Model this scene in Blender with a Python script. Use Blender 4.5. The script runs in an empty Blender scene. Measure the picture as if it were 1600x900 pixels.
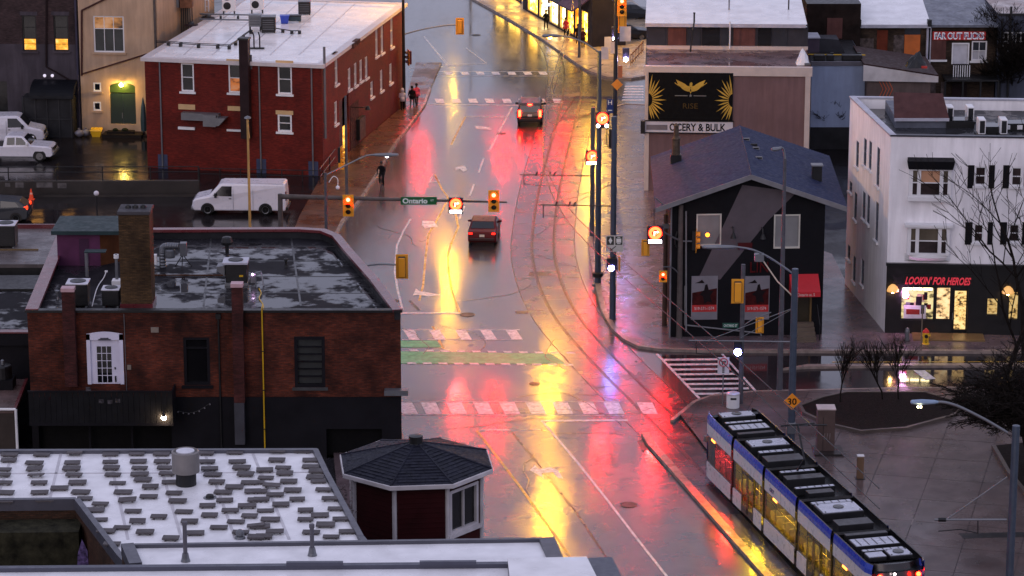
import bpy, bmesh, math, random
from mathutils import Vector, Matrix, noise
R=math.radians; rnd=random.Random(7)
sc=bpy.context.scene; col=sc.collection
# ---------------------------------------------------------------- camera
H=47.5; PITCH=15.0; FPX=4800.0
cam=bpy.data.cameras.new('camera'); cam.sensor_width=36; cam.lens=FPX/1600*36; cam.clip_start=1; cam.clip_end=3000
co=bpy.data.objects.new('camera',cam); col.objects.link(co); co.location=(0,0,H); co.rotation_euler=(R(90-PITCH),0,0); sc.camera=co
# ---------------------------------------------------------------- sky
SUN_EL,SUN_ROT=4.0,200.0
w=bpy.data.worlds.new('World'); sc.world=w; w.use_nodes=True; nt=w.node_tree; nt.nodes.clear()
o_=nt.nodes.new('ShaderNodeOutputWorld'); bg=nt.nodes.new('ShaderNodeBackground'); sky=nt.nodes.new('ShaderNodeTexSky')
sky.sky_type='NISHITA'; sky.sun_disc=False; sky.sun_elevation=R(SUN_EL); sky.sun_rotation=R(SUN_ROT)
mx=nt.nodes.new('ShaderNodeMixRGB'); mx.inputs[0].default_value=0.88; mx.inputs[2].default_value=(5.1,5.15,7.0,1)   # the cloud deck over the dusk sky
nt.links.new(sky.outputs[0],mx.inputs[1])
# even overcast dusk sky, a touch brighter to the north
tc=nt.nodes.new('ShaderNodeTexCoord'); sx_=nt.nodes.new('ShaderNodeSeparateXYZ'); nt.links.new(tc.outputs['Generated'],sx_.inputs[0])
def mth(op,a,b):
    q=nt.nodes.new('ShaderNodeMath'); q.operation=op
    for i,v in enumerate((a,b)):
        if hasattr(v,'links'): nt.links.new(v,q.inputs[i])
        else: q.inputs[i].default_value=v
    return q.outputs[0]
zz_=mth('MAXIMUM',sx_.outputs[2],0.0); g_=mth('ADD',mth('MULTIPLY',zz_,0.02),mth('ADD',mth('MULTIPLY',sx_.outputs[1],0.04),0.72))
vm=nt.nodes.new('ShaderNodeMixRGB'); vm.blend_type='MULTIPLY'; vm.inputs[0].default_value=1; nt.links.new(mx.outputs[0],vm.inputs[1]); nt.links.new(g_,vm.inputs[2])
nt.links.new(vm.outputs[0],bg.inputs[0]); bg.inputs[1].default_value=0.135
nt.links.new(bg.outputs[0],o_.inputs[0])
sl=bpy.data.lights.new('sun','SUN'); sl.energy=0.42; sl.angle=R(35); sl.color=(1,.86,.84)
so=bpy.data.objects.new('sun',sl); col.objects.link(so); so.rotation_euler=(R(68),0,R(-20))
sc.view_settings.view_transform='Standard'; sc.view_settings.look='None'; sc.view_settings.exposure=0.32; sc.view_settings.gamma=1
sc.cycles.use_denoising=True; sc.cycles.sample_clamp_indirect=6; sc.cycles.max_bounces=5; sc.cycles.diffuse_bounces=2; sc.cycles.glossy_bounces=3
# ---------------------------------------------------------------- photograph pixel -> world
cp,sp=math.cos(R(PITCH)),math.sin(R(PITCH))
def ray(px,py):
    u=(px-800)/FPX; v=(py-450)/FPX
    return Vector((u,cp-v*sp,-(sp+v*cp)))
def G(px,py,z=0.0):
    d=ray(px,py); t=(z-H)/d.z
    return Vector((d.x*t,d.y*t,z))
def S(P):   # pixels per metre at a point
    return FPX/(P.y*cp+(H-P.z)*sp)
def ZH(P,py):  # height at which the vertical through P is seen at row py
    d=ray(800,py); return H+P.y*d.z/d.y
def AT(px,py,Y):
    d=ray(px,py); t=Y/d.y; return Vector((d.x*t,Y,H+d.z*t))
# ---------------------------------------------------------------- mesh builder
class MB:
    def __init__(s): s.v=[]; s.f=[]; s.uv={}
    def add(s,vs,fs):
        n=len(s.v); s.v+= [Vector(a) for a in vs]; s.f+=[tuple(i+n for i in f) for f in fs]; return s
    def box(s,c,d,rz=0,rx=0,ry=0):
        m=Matrix.Rotation(rz,3,'Z')@Matrix.Rotation(ry,3,'Y')@Matrix.Rotation(rx,3,'X'); c=Vector(c)
        vs=[c+m@Vector((x*d[0]/2,y*d[1]/2,z*d[2]/2)) for z in(-1,1) for y in(-1,1) for x in(-1,1)]
        return s.add(vs,[(0,2,3,1),(4,5,7,6),(0,1,5,4),(1,3,7,5),(3,2,6,7),(2,0,4,6)])
    def hexa(s,b,t): # bottom 4, top 4 (ccw from above)
        return s.add(list(b)+list(t),[(3,2,1,0),(4,5,6,7),(0,1,5,4),(1,2,6,5),(2,3,7,6),(3,0,4,7)])
    def prism(s,poly,z0,z1,top=True,bot=True):
        n=len(poly); vs=[Vector((p[0],p[1],z0)) for p in poly]+[Vector((p[0],p[1],z1)) for p in poly]
        fs=[(i,(i+1)%n,(i+1)%n+n,i+n) for i in range(n)]
        if top: fs.append(tuple(range(n,2*n)))
        if bot: fs.append(tuple(range(n-1,-1,-1)))
        return s.add(vs,fs)
    def tube(s,p0,p1,r0,r1=None,n=8,caps=True):
        p0=Vector(p0);p1=Vector(p1); r1=r0 if r1 is None else r1
        d=(p1-p0).normalized(); a=d.orthogonal().normalized() if abs(d.z)<.99 else Vector((1,0,0)); a=(a-d*a.dot(d)).normalized(); b=d.cross(a)
        vs=[p+(a*math.cos(2*math.pi*i/n)+b*math.sin(2*math.pi*i/n))*r for p,r in((p0,r0),(p1,r1)) for i in range(n)]
        fs=[(i,(i+1)%n,(i+1)%n+n,i+n) for i in range(n)]
        if caps: fs+=[tuple(range(n-1,-1,-1)),tuple(range(n,2*n))]
        return s.add(vs,fs)
    def path(s,pts,r,n=6):
        pts=[Vector(p) for p in pts]
        for a,b in zip(pts,pts[1:]):
            if (b-a).length>1e-4: s.tube(a,b,r,n=n)
        return s
    def lathe(s,c,prof,n=16,axis='Z'):
        c=Vector(c); vs=[];fs=[]
        for r,h in prof:
            for i in range(n):
                a=2*math.pi*i/n; x,y=r*math.cos(a),r*math.sin(a)
                vs.append(c+(Vector((x,y,h)) if axis=='Z' else (Vector((x,h,y)) if axis=='Y' else Vector((h,x,y)))))
        m=len(prof)
        for j in range(m-1):
            for i in range(n): fs.append((j*n+i,j*n+(i+1)%n,(j+1)*n+(i+1)%n,(j+1)*n+i))
        fs+=[tuple(range(n-1,-1,-1)),tuple(range((m-1)*n,m*n))]
        return s.add(vs,fs)
    def ball(s,c,r,n=10,m=6,sz=1):
        prof=[(r*math.sin(math.pi*k/m)+1e-4,-r*sz*math.cos(math.pi*k/m)) for k in range(m+1)]
        return s.lathe(c,prof,n)
    def poly(s,pts): return s.add(pts,[tuple(range(len(pts)))])
def inset(pts,d=.035):
    P=[Vector((p[0],p[1],0)) for p in pts]; c=sum(P,Vector())/len(P); return [tuple((p+(c-p).normalized()*d)[:2]) for p in P]
def recalc(me):
    bm=bmesh.new(); bm.from_mesh(me); bmesh.ops.recalc_face_normals(bm,faces=bm.faces); bm.to_mesh(me); bm.free()
OFF={}
def tag(o,label=None,cat=None,group=None,kind=None):
    if label: o['label']=label
    if cat: o['category']=cat
    if group: o['group']=group
    if kind: o['kind']=kind
    return o
def T(name,loc,label,cat,group=None,rz=0,local=False):
    o=bpy.data.objects.new(name,None); col.objects.link(o); o.location=loc; o.rotation_euler=(0,0,rz); o.empty_display_size=.3
    OFF[o.name]=Vector((0,0,0)) if local else Vector(loc)
    return tag(o,label,cat,group)
def O(name,mb,m,parent=None,label=None,cat=None,group=None,kind=None,smooth=False,bev=0,fix=True,uv=None):
    vs=mb.v
    if parent is not None: off=OFF[parent.name]
    elif kind=='structure' or not vs: off=Vector((0,0,0))
    else:
        xs=[v.x for v in vs];ys=[v.y for v in vs];zs=[v.z for v in vs]
        off=Vector(((min(xs)+max(xs))/2,(min(ys)+max(ys))/2,min(zs)))
    me=bpy.data.meshes.new(name); me.from_pydata([tuple(v-off) for v in vs],[],mb.f)
    if fix: recalc(me)
    if mb.uv or uv:
        l=me.uv_layers.new(name='UVMap'); fn=uv
        for lp in me.loops:
            p=Vector(me.vertices[lp.vertex_index].co)+off; l.data[lp.index].uv=fn(p)
    if m is not None: me.materials.append(m)
    if smooth:
        for p in me.polygons: p.use_smooth=True
    o=bpy.data.objects.new(name,me); col.objects.link(o)
    if parent is not None:
        o.parent=parent; OFF[o.name]=off
    else:
        o.location=off; OFF[o.name]=off
    if bev:
        b=o.modifiers.new('bevel','BEVEL'); b.width=bev; b.segments=2; b.limit_method='ANGLE'; b.angle_limit=R(40)
    return tag(o,label,cat,group,kind)
def dup(root,loc,rz=None,label=None,group=None):
    def cp_(o,par):
        c=o.copy(); col.objects.link(c); c.parent=par; OFF[c.name]=OFF[o.name]
        for ch in [x for x in KIDS(o)]: cp_(ch,c)
        return c
    c=cp_(root,None); c.location=loc
    if rz is not None: c.rotation_euler=(0,0,rz)
    if label: c['label']=label
    if group: c['group']=group
    return c
def KIDS(o): return [x for x in list(col.objects) if x.parent==o]
# ---------------------------------------------------------------- materials
def nodes(name):
    m=bpy.data.materials.new(name); m.use_nodes=True; n=m.node_tree; b=n.nodes['Principled BSDF']; return m,n,b
def N(n,t,**k):
    x=n.nodes.new(t)
    for a,v in k.items():
        if a.startswith('i_'): x.inputs[a[2:].replace('_',' ')].default_value=v
        else: setattr(x,a,v)
    return x
def ramp(n,src,stops,interp='LINEAR'):
    r=n.nodes.new('ShaderNodeValToRGB'); e=r.color_ramp.elements; r.color_ramp.interpolation=interp
    while len(e)<len(stops): e.new(.5)
    for q,(p,c) in zip(e,stops): q.position=p; q.color=(c,c,c,1) if not hasattr(c,'__len__') else (*c,1)
    n.links.new(src,r.inputs[0]); return r.outputs[0]
def noise_(n,scale,detail=4,vec=None,rough=.55,sx=1,sy=1,sz=1):
    t=N(n,'ShaderNodeTexNoise'); t.inputs['Scale'].default_value=scale; t.inputs['Detail'].default_value=detail; t.inputs['Roughness'].default_value=rough
    if vec is None: vec=N(n,'ShaderNodeNewGeometry').outputs['Position']
    if (sx,sy,sz)!=(1,1,1):
        mp=N(n,'ShaderNodeMapping'); mp.inputs['Scale'].default_value=(sx,sy,sz); n.links.new(vec,mp.inputs[0]); vec=mp.outputs[0]
    n.links.new(vec,t.inputs['Vector']); return t.outputs['Fac']
MC={}
def pm(name,c,rough=.6,metal=0,var=.18,vs=1.2,bump=.15,bs=14,emit=None,es=0,spec=.5,coat=0,streak=0):
    if name in MC: return MC[name]
    if max(c)<.42 and not emit: c=tuple(x*.5 for x in c); spec=min(spec,.12) if rough>.45 else spec   # dark colours halved for deeper blacks
    m,n,b=nodes(name)
    f=noise_(n,vs,5)
    if streak:
        f2=noise_(n,3,3,sx=1,sy=1,sz=.12); mm=N(n,'ShaderNodeMath',operation='MULTIPLY'); n.links.new(f,mm.inputs[0]); n.links.new(f2,mm.inputs[1]); mm2=N(n,'ShaderNodeMath',operation='MULTIPLY'); mm2.inputs[1].default_value=2; n.links.new(mm.outputs[0],mm2.inputs[0]); f=mm2.outputs[0]
    lo=tuple(x*(1-var) for x in c); hi=tuple(min(1,x*(1+var)) for x in c)
    n.links.new(ramp(n,f,[(.3,lo),(.7,hi)]),b.inputs['Base Color'])
    b.inputs['Metallic'].default_value=metal; b.inputs['Specular IOR Level'].default_value=spec; b.inputs['Coat Weight'].default_value=coat; b.inputs['Coat Roughness'].default_value=.08
    g=noise_(n,vs*3,3); n.links.new(ramp(n,g,[(.3,max(.03,rough*.8)),(.7,min(1,rough*1.2))]),b.inputs['Roughness'])
    if bump:
        bb=N(n,'ShaderNodeBump'); bb.inputs['Strength'].default_value=bump; bb.inputs['Distance'].default_value=.02; n.links.new(noise_(n,bs,3),bb.inputs['Height']); n.links.new(bb.outputs[0],b.inputs['Normal'])
    if emit: b.inputs['Emission Color'].default_value=(*emit,1); b.inputs['Emission Strength'].default_value=es
    MC[name]=m; return m
def em(name,c,s):
    if name in MC: return MC[name]
    m,n,b=nodes(name); b.inputs['Base Color'].default_value=(*[x*.5 for x in c],1); b.inputs['Emission Color'].default_value=(*c,1); b.inputs['Emission Strength'].default_value=s; b.inputs['Roughness'].default_value=.3
    MC[name]=m; return m
def brick(name,c1,c2,mortar,bw=.22,bh=.075,rough=.7,var=.5):
    m,n,b=nodes(name); uv=N(n,'ShaderNodeUVMap')
    t=N(n,'ShaderNodeTexBrick'); t.inputs['Scale'].default_value=1; t.inputs['Brick Width'].default_value=bw; t.inputs['Row Height'].default_value=bh; t.inputs['Mortar Size'].default_value=.008
    c1,c2,mortar=[tuple(x*.72 for x in q) for q in (c1,c2,mortar)]; t.inputs['Color1'].default_value=(*c1,1); t.inputs['Color2'].default_value=(*c2,1); t.inputs['Mortar'].default_value=(*mortar,1); n.links.new(uv.outputs[0],t.inputs[0])
    g=ramp(n,noise_(n,.7,5),[(.3,1-var),(.72,1+var)]); g2=ramp(n,noise_(n,9,2,sx=.35,sy=.35,sz=1.6),[(.35,.6),(.7,1.35)])
    mm=N(n,'ShaderNodeMixRGB',blend_type='MULTIPLY'); mm.inputs[0].default_value=1; n.links.new(t.outputs[0],mm.inputs[1]); n.links.new(g,mm.inputs[2])
    m3=N(n,'ShaderNodeMixRGB',blend_type='MULTIPLY'); m3.inputs[0].default_value=.8; n.links.new(mm.outputs[0],m3.inputs[1]); n.links.new(g2,m3.inputs[2])
    n.links.new(m3.outputs[0],b.inputs['Base Color'])
    bb=N(n,'ShaderNodeBump'); bb.inputs['Strength'].default_value=.6; bb.inputs['Distance'].default_value=.01; bb.invert=True; n.links.new(t.outputs['Fac'],bb.inputs['Height']); n.links.new(bb.outputs[0],b.inputs['Normal'])
    b.inputs['Roughness'].default_value=rough; b.inputs['Specular IOR Level'].default_value=.2; MC[name]=m; return m
def wet(name,c,rdry=.42,rwet=.1,scale=.25,var=.35,lo=.42,hi=.6,bump=.12,bs=30,ior=1.36,st=(1,1),wave=0.0,sd=.5,ws=1.3):
    """rained-on surface: smooth where water stands, rougher where the grain shows"""
    m,n,b=nodes(name)
    f=noise_(n,scale,5,rough=.6,sx=st[0],sy=st[1]); f2=noise_(n,scale*6,3,sx=st[0],sy=st[1])
    mix=N(n,'ShaderNodeMath',operation='MULTIPLY_ADD'); mix.inputs[1].default_value=.22; n.links.new(f2,mix.inputs[0]); 
    s_=N(n,'ShaderNodeMath',operation='MULTIPLY_ADD'); s_.inputs[1].default_value=.78; n.links.new(f,s_.inputs[0]); n.links.new(mix.outputs[0],s_.inputs[2]); mix.inputs[2].default_value=0
    n.links.new(ramp(n,s_.outputs[0],[(lo,rdry),(hi,rwet)]),b.inputs['Roughness'])
    cc=ramp(n,noise_(n,scale*3,6),[(.3,tuple(x*(1-var) for x in c)),(.7,tuple(x*(1+var) for x in c))])
    n.links.new(cc,b.inputs['Base Color'])
    bb=N(n,'ShaderNodeBump'); bb.inputs['Distance'].default_value=.01; n.links.new(noise_(n,bs,2),bb.inputs['Height'])
    n.links.new(ramp(n,s_.outputs[0],[(lo,bump),(hi,bump*.1)]),bb.inputs['Strength'])
    nrm=bb.outputs[0]
    if wave:
        b2=N(n,'ShaderNodeBump'); b2.inputs['Strength'].default_value=wave; b2.inputs['Distance'].default_value=.05; n.links.new(noise_(n,ws,3),b2.inputs['Height']); n.links.new(nrm,b2.inputs['Normal']); nrm=b2.outputs[0]
    n.links.new(nrm,b.inputs['Normal'])
    b.inputs['IOR'].default_value=ior; n.links.new(ramp(n,s_.outputs[0],[(lo,sd),(hi,.5)]),b.inputs['Specular IOR Level']); MC[name]=m; return m
asphalt=wet('wet_asphalt',(.026,.025,.030),rdry=.26,rwet=.075,scale=.22,bump=.05,bs=40,lo=.34,hi=.64,ior=1.65,wave=.04,ws=1.8,st=(1.5,.35))
_b=asphalt.node_tree.nodes['Principled BSDF']; _b.inputs['Coat Weight'].default_value=.4; _b.inputs['Coat Roughness'].default_value=.40; _b.inputs['Coat IOR'].default_value=1.4
slab_m=wet('wet_track_slab',(.045,.040,.045),rdry=.34,rwet=.13,scale=.5,bump=.08,bs=25,ior=1.65,wave=.11,ws=2.6,lo=.3,hi=.75)
side_m=wet('wet_side_street',(.022,.019,.021),rdry=.3,rwet=.05,scale=.12,bump=.05,bs=30,lo=.36,hi=.55,ior=1.5,wave=.012)
lot_m=wet('wet_lot_asphalt',(.012,.010,.011),rdry=.26,rwet=.05,scale=.18,lo=.42,hi=.6,bump=.25,bs=20,ior=1.33,wave=.02,sd=.15)
walk_m=wet('wet_sidewalk',(.11,.08,.085),rdry=.36,rwet=.15,scale=.3,lo=.3,hi=.72,bump=.12,bs=25,ior=1.38)
plaza_m=wet('wet_plaza_concrete',(.095,.070,.066),rdry=.42,rwet=.10,scale=.22,lo=.42,hi=.62,bump=.1,bs=20,ior=1.36)
brwalk=wet('wet_brick_walk',(.10,.042,.024),rdry=.45,rwet=.16,scale=.4,bump=.2,bs=16,ior=1.38)
kerb_m=wet('wet_kerb',(.24,.185,.16),rdry=.45,rwet=.2,scale=.8,ior=1.38)
paint_w=wet('worn_white_paint',(.52,.50,.52),rdry=.4,rwet=.2,scale=1.6,ior=1.4,var=.45)
paint_y=wet('yellow_paint',(.50,.30,.03),rdry=.4,rwet=.2,scale=1.2,ior=1.4)
paint_g=wet('green_lane_paint',(.07,.42,.18),rdry=.5,rwet=.3,scale=.9,ior=1.3,var=.3)
steelrail=pm('rail_steel',(.10,.09,.09),.3,.8,var=.3)
white=pm('white_paint',(.72,.71,.72),.45,streak=0,var=.08)
whitewall=pm('white_stucco',(.84,.81,.83),.75,var=.10,vs=.5,bump=.3,bs=9,streak=1)
whiteroof=wet('white_roof_membrane',(.80,.79,.80),rdry=.4,rwet=.08,scale=.35,var=.13,bump=.1,bs=6,lo=.42,hi=.62,ior=1.33)
galv=pm('galvanised_steel',(.34,.35,.38),.42,.55,var=.15)
polem=pm('weathered_pole',(.20,.20,.23),.5,.3,var=.2,vs=3)
bluepole=pm('blue_grey_pole',(.115,.15,.215),.4,.3,var=.15,vs=3)
brownpole=pm('tan_pole',(.19,.16,.15),.55,.1,var=.2,vs=3)
dark=pm('black_metal',(.018,.018,.02),.45,.2,var=.3)
darkgrey=pm('charcoal_paint',(.045,.045,.05),.55,var=.3)
sigY=pm('signal_yellow',(.80,.33,.015),.45,var=.08)
tyre=pm('tyre_rubber',(.015,.015,.015),.6)
rim=pm('wheel_rim',(.35,.35,.37),.3,.7)
glass=pm('dark_glass',(.012,.013,.017),.07,0,var=.2,bump=.02,bs=2,spec=.6)
glassB=pm('blind_glass',(.15,.14,.16),.25,0,var=.3,vs=2,bump=.0)
red_e=em('red_signal_lens',(1,.0005,.00028),2400)
red_o=em('red_lens_rim',(1,.13,.02),3.2)
redt_e=em('tail_lamp',(1,.003,.001),220)
white_e=em('white_lamp',(.85,.75,1),60)
led_e=em('led_display_white',(1,.6,.45),6)
ledr_e=em('led_display_red',(1,.0028,.0007),190)
sod_e=em('sodium_lamp',(1,.42,.003),9500)
warm_e=em('warm_lamp',(1,.62,.25),40)
def lit(name,c,s,vs=3,dark_=.15):
    """lit interior seen through a pane: patches of shelves, people and lamps"""
    if name in MC: return MC[name]
    m,n,b=nodes(name); f=noise_(n,vs,4,sx=1,sy=1,sz=1.6); cr=ramp(n,f,[(.36,tuple(x*dark_ for x in c)),(.5,c),(.64,tuple(min(1,x*1.0+.12) for x in c))])
    n.links.new(cr,b.inputs['Emission Color']); b.inputs['Emission Strength'].default_value=s; b.inputs['Base Color'].default_value=(.02,.02,.02,1); b.inputs['Roughness'].default_value=.1
    MC[name]=m; return m
# ---------------------------------------------------------------- text
TX={}
def text_mesh(s,depth=.01,shear=0,bold=0):
    k=(s,depth,shear,bold)
    if k in TX: return TX[k]
    cu=bpy.data.curves.new('txt','FONT'); cu.body=s; cu.extrude=depth/2; cu.shear=shear; cu.offset=bold; cu.align_x='CENTER'; cu.align_y='CENTER'; cu.resolution_u=3
    ob=bpy.data.objects.new('txt',cu); col.objects.link(ob); bpy.context.view_layer.update()
    me=bpy.data.meshes.new_from_object(ob); vs=[v.co.copy() for v in me.vertices]; fs=[tuple(p.vertices) for p in me.polygons]
    bpy.data.objects.remove(ob); bpy.data.curves.remove(cu); bpy.data.meshes.remove(me)
    xs=[v.x for v in vs]; ys=[v.y for v in vs]; cx=(min(xs)+max(xs))/2; cy=(min(ys)+max(ys))/2
    vs=[Vector((v.x-cx,v.y-cy,v.z)) for v in vs]
    TX[k]=(vs,fs,max(xs)-min(xs),max(ys)-min(ys)); return TX[k]
def add_text(mb,s,c,u,up,width,height,depth=.01,shear=0,bold=0):
    """lettering centred at c; u = reading direction, up = up direction (unit vectors)"""
    vs,fs,w_,h_=text_mesh(s,depth,shear,bold); u=Vector(u);up=Vector(up);nn=u.cross(up); c=Vector(c)
    mb.add([c+u*(v.x*width/w_)+up*(v.y*height/h_)+nn*v.z for v in vs],fs)
# ---------------------------------------------------------------- walls
class Wall:
    def __init__(s,A,B,z0=0.0):
        s.A=Vector((A[0],A[1],0)); s.B=Vector((B[0],B[1],0)); s.L=(s.B-s.A).length; s.d=(s.B-s.A)/s.L; s.n=Vector((s.d.y,-s.d.x,0)); s.z0=z0
    def pt(s,u,z,o=0): p=s.A+s.d*u+s.n*o; return Vector((p.x,p.y,z))
    def hit(s,px,py,o=0):
        d=ray(px,py); c=Vector((0,0,H)); A=s.A+s.n*o
        t=(A-c).dot(s.n)/d.dot(s.n) if abs(d.dot(s.n))>1e-9 else 0
        # plane is vertical: solve using xy only
        t=((A.x-0)*s.n.x+(A.y-0)*s.n.y)/(d.x*s.n.x+d.y*s.n.y)
        p=c+d*t; return (p-s.A).dot(s.d),p.z
    def rect(s,x0,y0,x1,y1,o=0):
        ym=(y0+y1)/2; xm=(x0+x1)/2
        return s.hit(x0,ym,o)[0],s.hit(x1,ym,o)[0],s.hit(xm,y1,o)[1],s.hit(xm,y0,o)[1]
    def wbox(s,mb,u0,u1,z0,z1,o0,o1):
        P=s.pt
        return mb.hexa([P(u0,z0,o1),P(u1,z0,o1),P(u1,z0,o0),P(u0,z0,o0)],[P(u0,z1,o1),P(u1,z1,o1),P(u1,z1,o0),P(u0,z1,o0)])
    def pbox(s,mb,x0,y0,x1,y1,o0,o1):
        r=s.rect(x0,y0,x1,y1); return s.wbox(mb,*r,o0,o1)
    def uv(s,p): q=Vector((p.x,p.y,0))-s.A; return (q.dot(s.d)-q.dot(s.n),p.z)
    def mesh(s,z0,z1,holes=(),depth=.18,u0=0,u1=None,o=0):
        u1=s.L if u1 is None else u1; mb=MB()
        us=sorted({u0,u1,*[h[0] for h in holes],*[h[1] for h in holes]}); zs=sorted({z0,z1,*[h[2] for h in holes],*[h[3] for h in holes]})
        us=[x for x in us if u0-1e-6<=x<=u1+1e-6]; zs=[x for x in zs if z0-1e-6<=x<=z1+1e-6]
        for a,b in zip(us,us[1:]):
            for c,e in zip(zs,zs[1:]):
                um,zm=(a+b)/2,(c+e)/2
                if any(h[0]<um<h[1] and h[2]<zm<h[3] for h in holes): continue
                mb.poly([s.pt(a,c,o),s.pt(b,c,o),s.pt(b,e,o),s.pt(a,e,o)])
        for a,b,c,e in holes:
            P=s.pt; q=[(a,c),(b,c),(b,e),(a,e)]
            for (ua,za),(ub,zb) in zip(q,q[1:]+q[:1]): mb.poly([P(ua,za,o),P(ua,za,o-depth),P(ub,zb,o-depth),P(ub,zb,o)])
        return mb
def window(W,parent,r,fm,gm,depth=.16,fw=.07,cols=1,rows=2,sill=None,lintel=None,lowglass=None,fo=.03,name='window',split=.5):
    """frame standing in the opening, panes between its bars, stone sill and head"""
    u0,u1,z0,z1=r; f=MB(); o0,o1=-depth,-depth+fw+fo
    W.wbox(f,u0,u0+fw,z0,z1,o0,o1); W.wbox(f,u1-fw,u1,z0,z1,o0,o1); W.wbox(f,u0+fw,u1-fw,z1-fw,z1,o0,o1); W.wbox(f,u0+fw,u1-fw,z0,z0+fw,o0,o1)
    iu0,iu1,iz0,iz1=u0+fw,u1-fw,z0+fw,z1-fw; bt=.045
    zc=[iz0]+[iz0+(iz1-iz0)*(split if rows==2 else k/rows) for k in range(1,rows)]+[iz1]; uc=[iu0+(iu1-iu0)*k/cols for k in range(cols+1)]
    for z in zc[1:-1]: W.wbox(f,iu0,iu1,z-bt/2,z+bt/2,o0,o1-.01)
    for u in uc[1:-1]: W.wbox(f,u-bt/2,u+bt/2,iz0,iz1,o0,o1-.02)
    fr=O(name,f,fm,parent)
    for j in range(rows):
        g=MB()
        for i in range(cols): W.wbox(g,uc[i]+(bt/2 if i else 0),uc[i+1]-(bt/2 if i<cols-1 else 0),zc[j]+(bt/2 if j else 0),zc[j+1]-(bt/2 if j<rows-1 else 0),o0+.005,o0+.025)
        O('pane',g,(lowglass if (j==0 and lowglass) else gm),fr)
    if sill: s=MB(); W.wbox(s,u0-.12,u1+.12,z0-.14,z0-.003,-depth+.002,.12); O('sill',s,sill,fr)
    if lintel: s=MB(); W.wbox(s,u0-.12,u1+.12,z1+.003,z1+.28,-.05,.05); O('lintel',s,lintel,fr)
    return fr
def road_poly(name,pts,m,z=.004,kind='structure',parent=None,**k):
    P=[G(*p) for p in pts]; return O(name,MB().poly([Vector((p.x,p.y,z)) for p in P]),m,parent,kind=kind if parent is None else None,**k)
def raised(mb,pts,z0,z1):
    P=[G(*p) for p in pts]
    return mb.prism([(p.x,p.y) for p in P],z0,z1,bot=False)
def line(mb,pts,wd,z=.008):
    P=[G(*p) for p in pts]
    for a,b in zip(P,P[1:]):
        d=(b-a); d.z=0; d.normalize(); n_=Vector((-d.y,d.x,0))*wd/2
        mb.poly([Vector((q.x,q.y,z)) for q in (a-n_,b-n_,b+n_,a+n_)])
# ================================================================ GROUND
def sheet(name,x0,x1,y0,y1,z,m):
    mb=MB(); nx,ny=12,18
    for j in range(ny+1):
        for i in range(nx+1): mb.v.append(Vector((x0+(x1-x0)*i/nx,y0+(y1-y0)*j/ny,z)))
    for j in range(ny):
        for i in range(nx): a=j*(nx+1)+i; mb.f.append((a,a+1,a+nx+2,a+nx+1))
    return O(name,mb,m,kind='structure')
sheet('road',-400,400,30,900,0,asphalt)
LK=[(672,140),(663,165),(640,197),(617,226),(590,272),(562,315),(535,347),(520,378),(535,425),(565,480),(592,520),(604,580),(612,640),(640,720),(668,800),(700,930),(760,1300)]
# lots on the left
road_poly('parking_lot',[(-900,-40),(470,-40),(560,100),(505,272),(470,340),(452,380),(440,500),(420,700),(300,1300),(-900,1300)],lot_m,z=.004)
mb=MB(); raised(mb,[(690,100),(672,140)]+LK[1:8]+[(505,400),(452,380),(468,340),(503,276),(632,166),(650,100)],0,.13)
O('sidewalk_left',mb,brwalk,kind='structure')
mb=MB(); raised(mb,LK[8:]+[(560,1300),(540,900),(520,700),(470,520),(450,382),(505,401)],0,.128)
O('sidewalk_corner',mb,walk_m,kind='structure')
def kerbline(pts,wd,h,name='kerb',m=kerb_m,z0=0):
    P=[G(*p) for p in pts]; mb=MB(); L=[];Rr=[]
    for i,p in enumerate(P):
        a=P[max(0,i-1)];b=P[min(len(P)-1,i+1)]; d=(b-a); d.z=0; d.normalize(); n_=Vector((-d.y,d.x,0)); L.append(p+n_*wd/2); Rr.append(p-n_*wd/2)
    for i in range(len(P)-1):
        b_=[L[i],L[i+1],Rr[i+1],Rr[i]]; mb.hexa([Vector((q.x,q.y,z0)) for q in b_],[Vector((q.x,q.y,h)) for q in b_])
    return O(name,mb,m,kind='structure')
kerbline(LK,.18,.15)
# right kerb of the far block and its lit sidewalk
RK1=[(700,-30),(742,0),(800,32),(850,62),(905,101),(922,112),(950,122),(985,124),(1010,120)]
mb=MB(); raised(mb,RK1+[(1060,60),(960,-20),(880,-60),(760,-60)],0,.13); O('sidewalk_far',mb,wet('glow_tinted_wet_concrete',(.34,.27,.2),rdry=.5,rwet=.2,scale=.4,ior=1.35),kind='structure')  # sidewalk colour is raised and warmed to carry the storefront glow
kerbline(RK1,.5,.17)
RK2=[(1010,166),(975,165),(952,172),(945,190),(938,240),(930,300),(922,380),(932,440),(944,490),(960,517),(978,533),(1000,544),(1032,548),(1100,550),(1300,551),(1700,552)]
mb=MB(); raised(mb,RK2+[(1700,500),(1400,480),(1320,440),(1300,400),(1045,300),(1010,240)],0,.13); O('sidewalk_right',mb,walk_m,kind='structure')
kerbline(RK2,.3,.16)
mb=MB(); raised(mb,[(1010,240),(1010,166),(1200,120),(1700,130),(1700,500),(1400,480),(1320,440),(1300,400),(1045,300)],0,.1); O('back_yard_ground',mb,lot_m,kind='structure')
road_poly('side_street',[(1034,556),(1120,553),(1760,553),(1760,607),(1400,611),(1180,616),(1108,624),(1094,622)],side_m,z=.003)
# median in the side street
mb=MB(); raised(mb,[(1223,579),(1262,572.5),(1400,571.5),(1760,570),(1760,573.5),(1400,575),(1262,576.5)],0,.14); O('traffic_median',mb,kerb_m,kind='structure')
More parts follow.
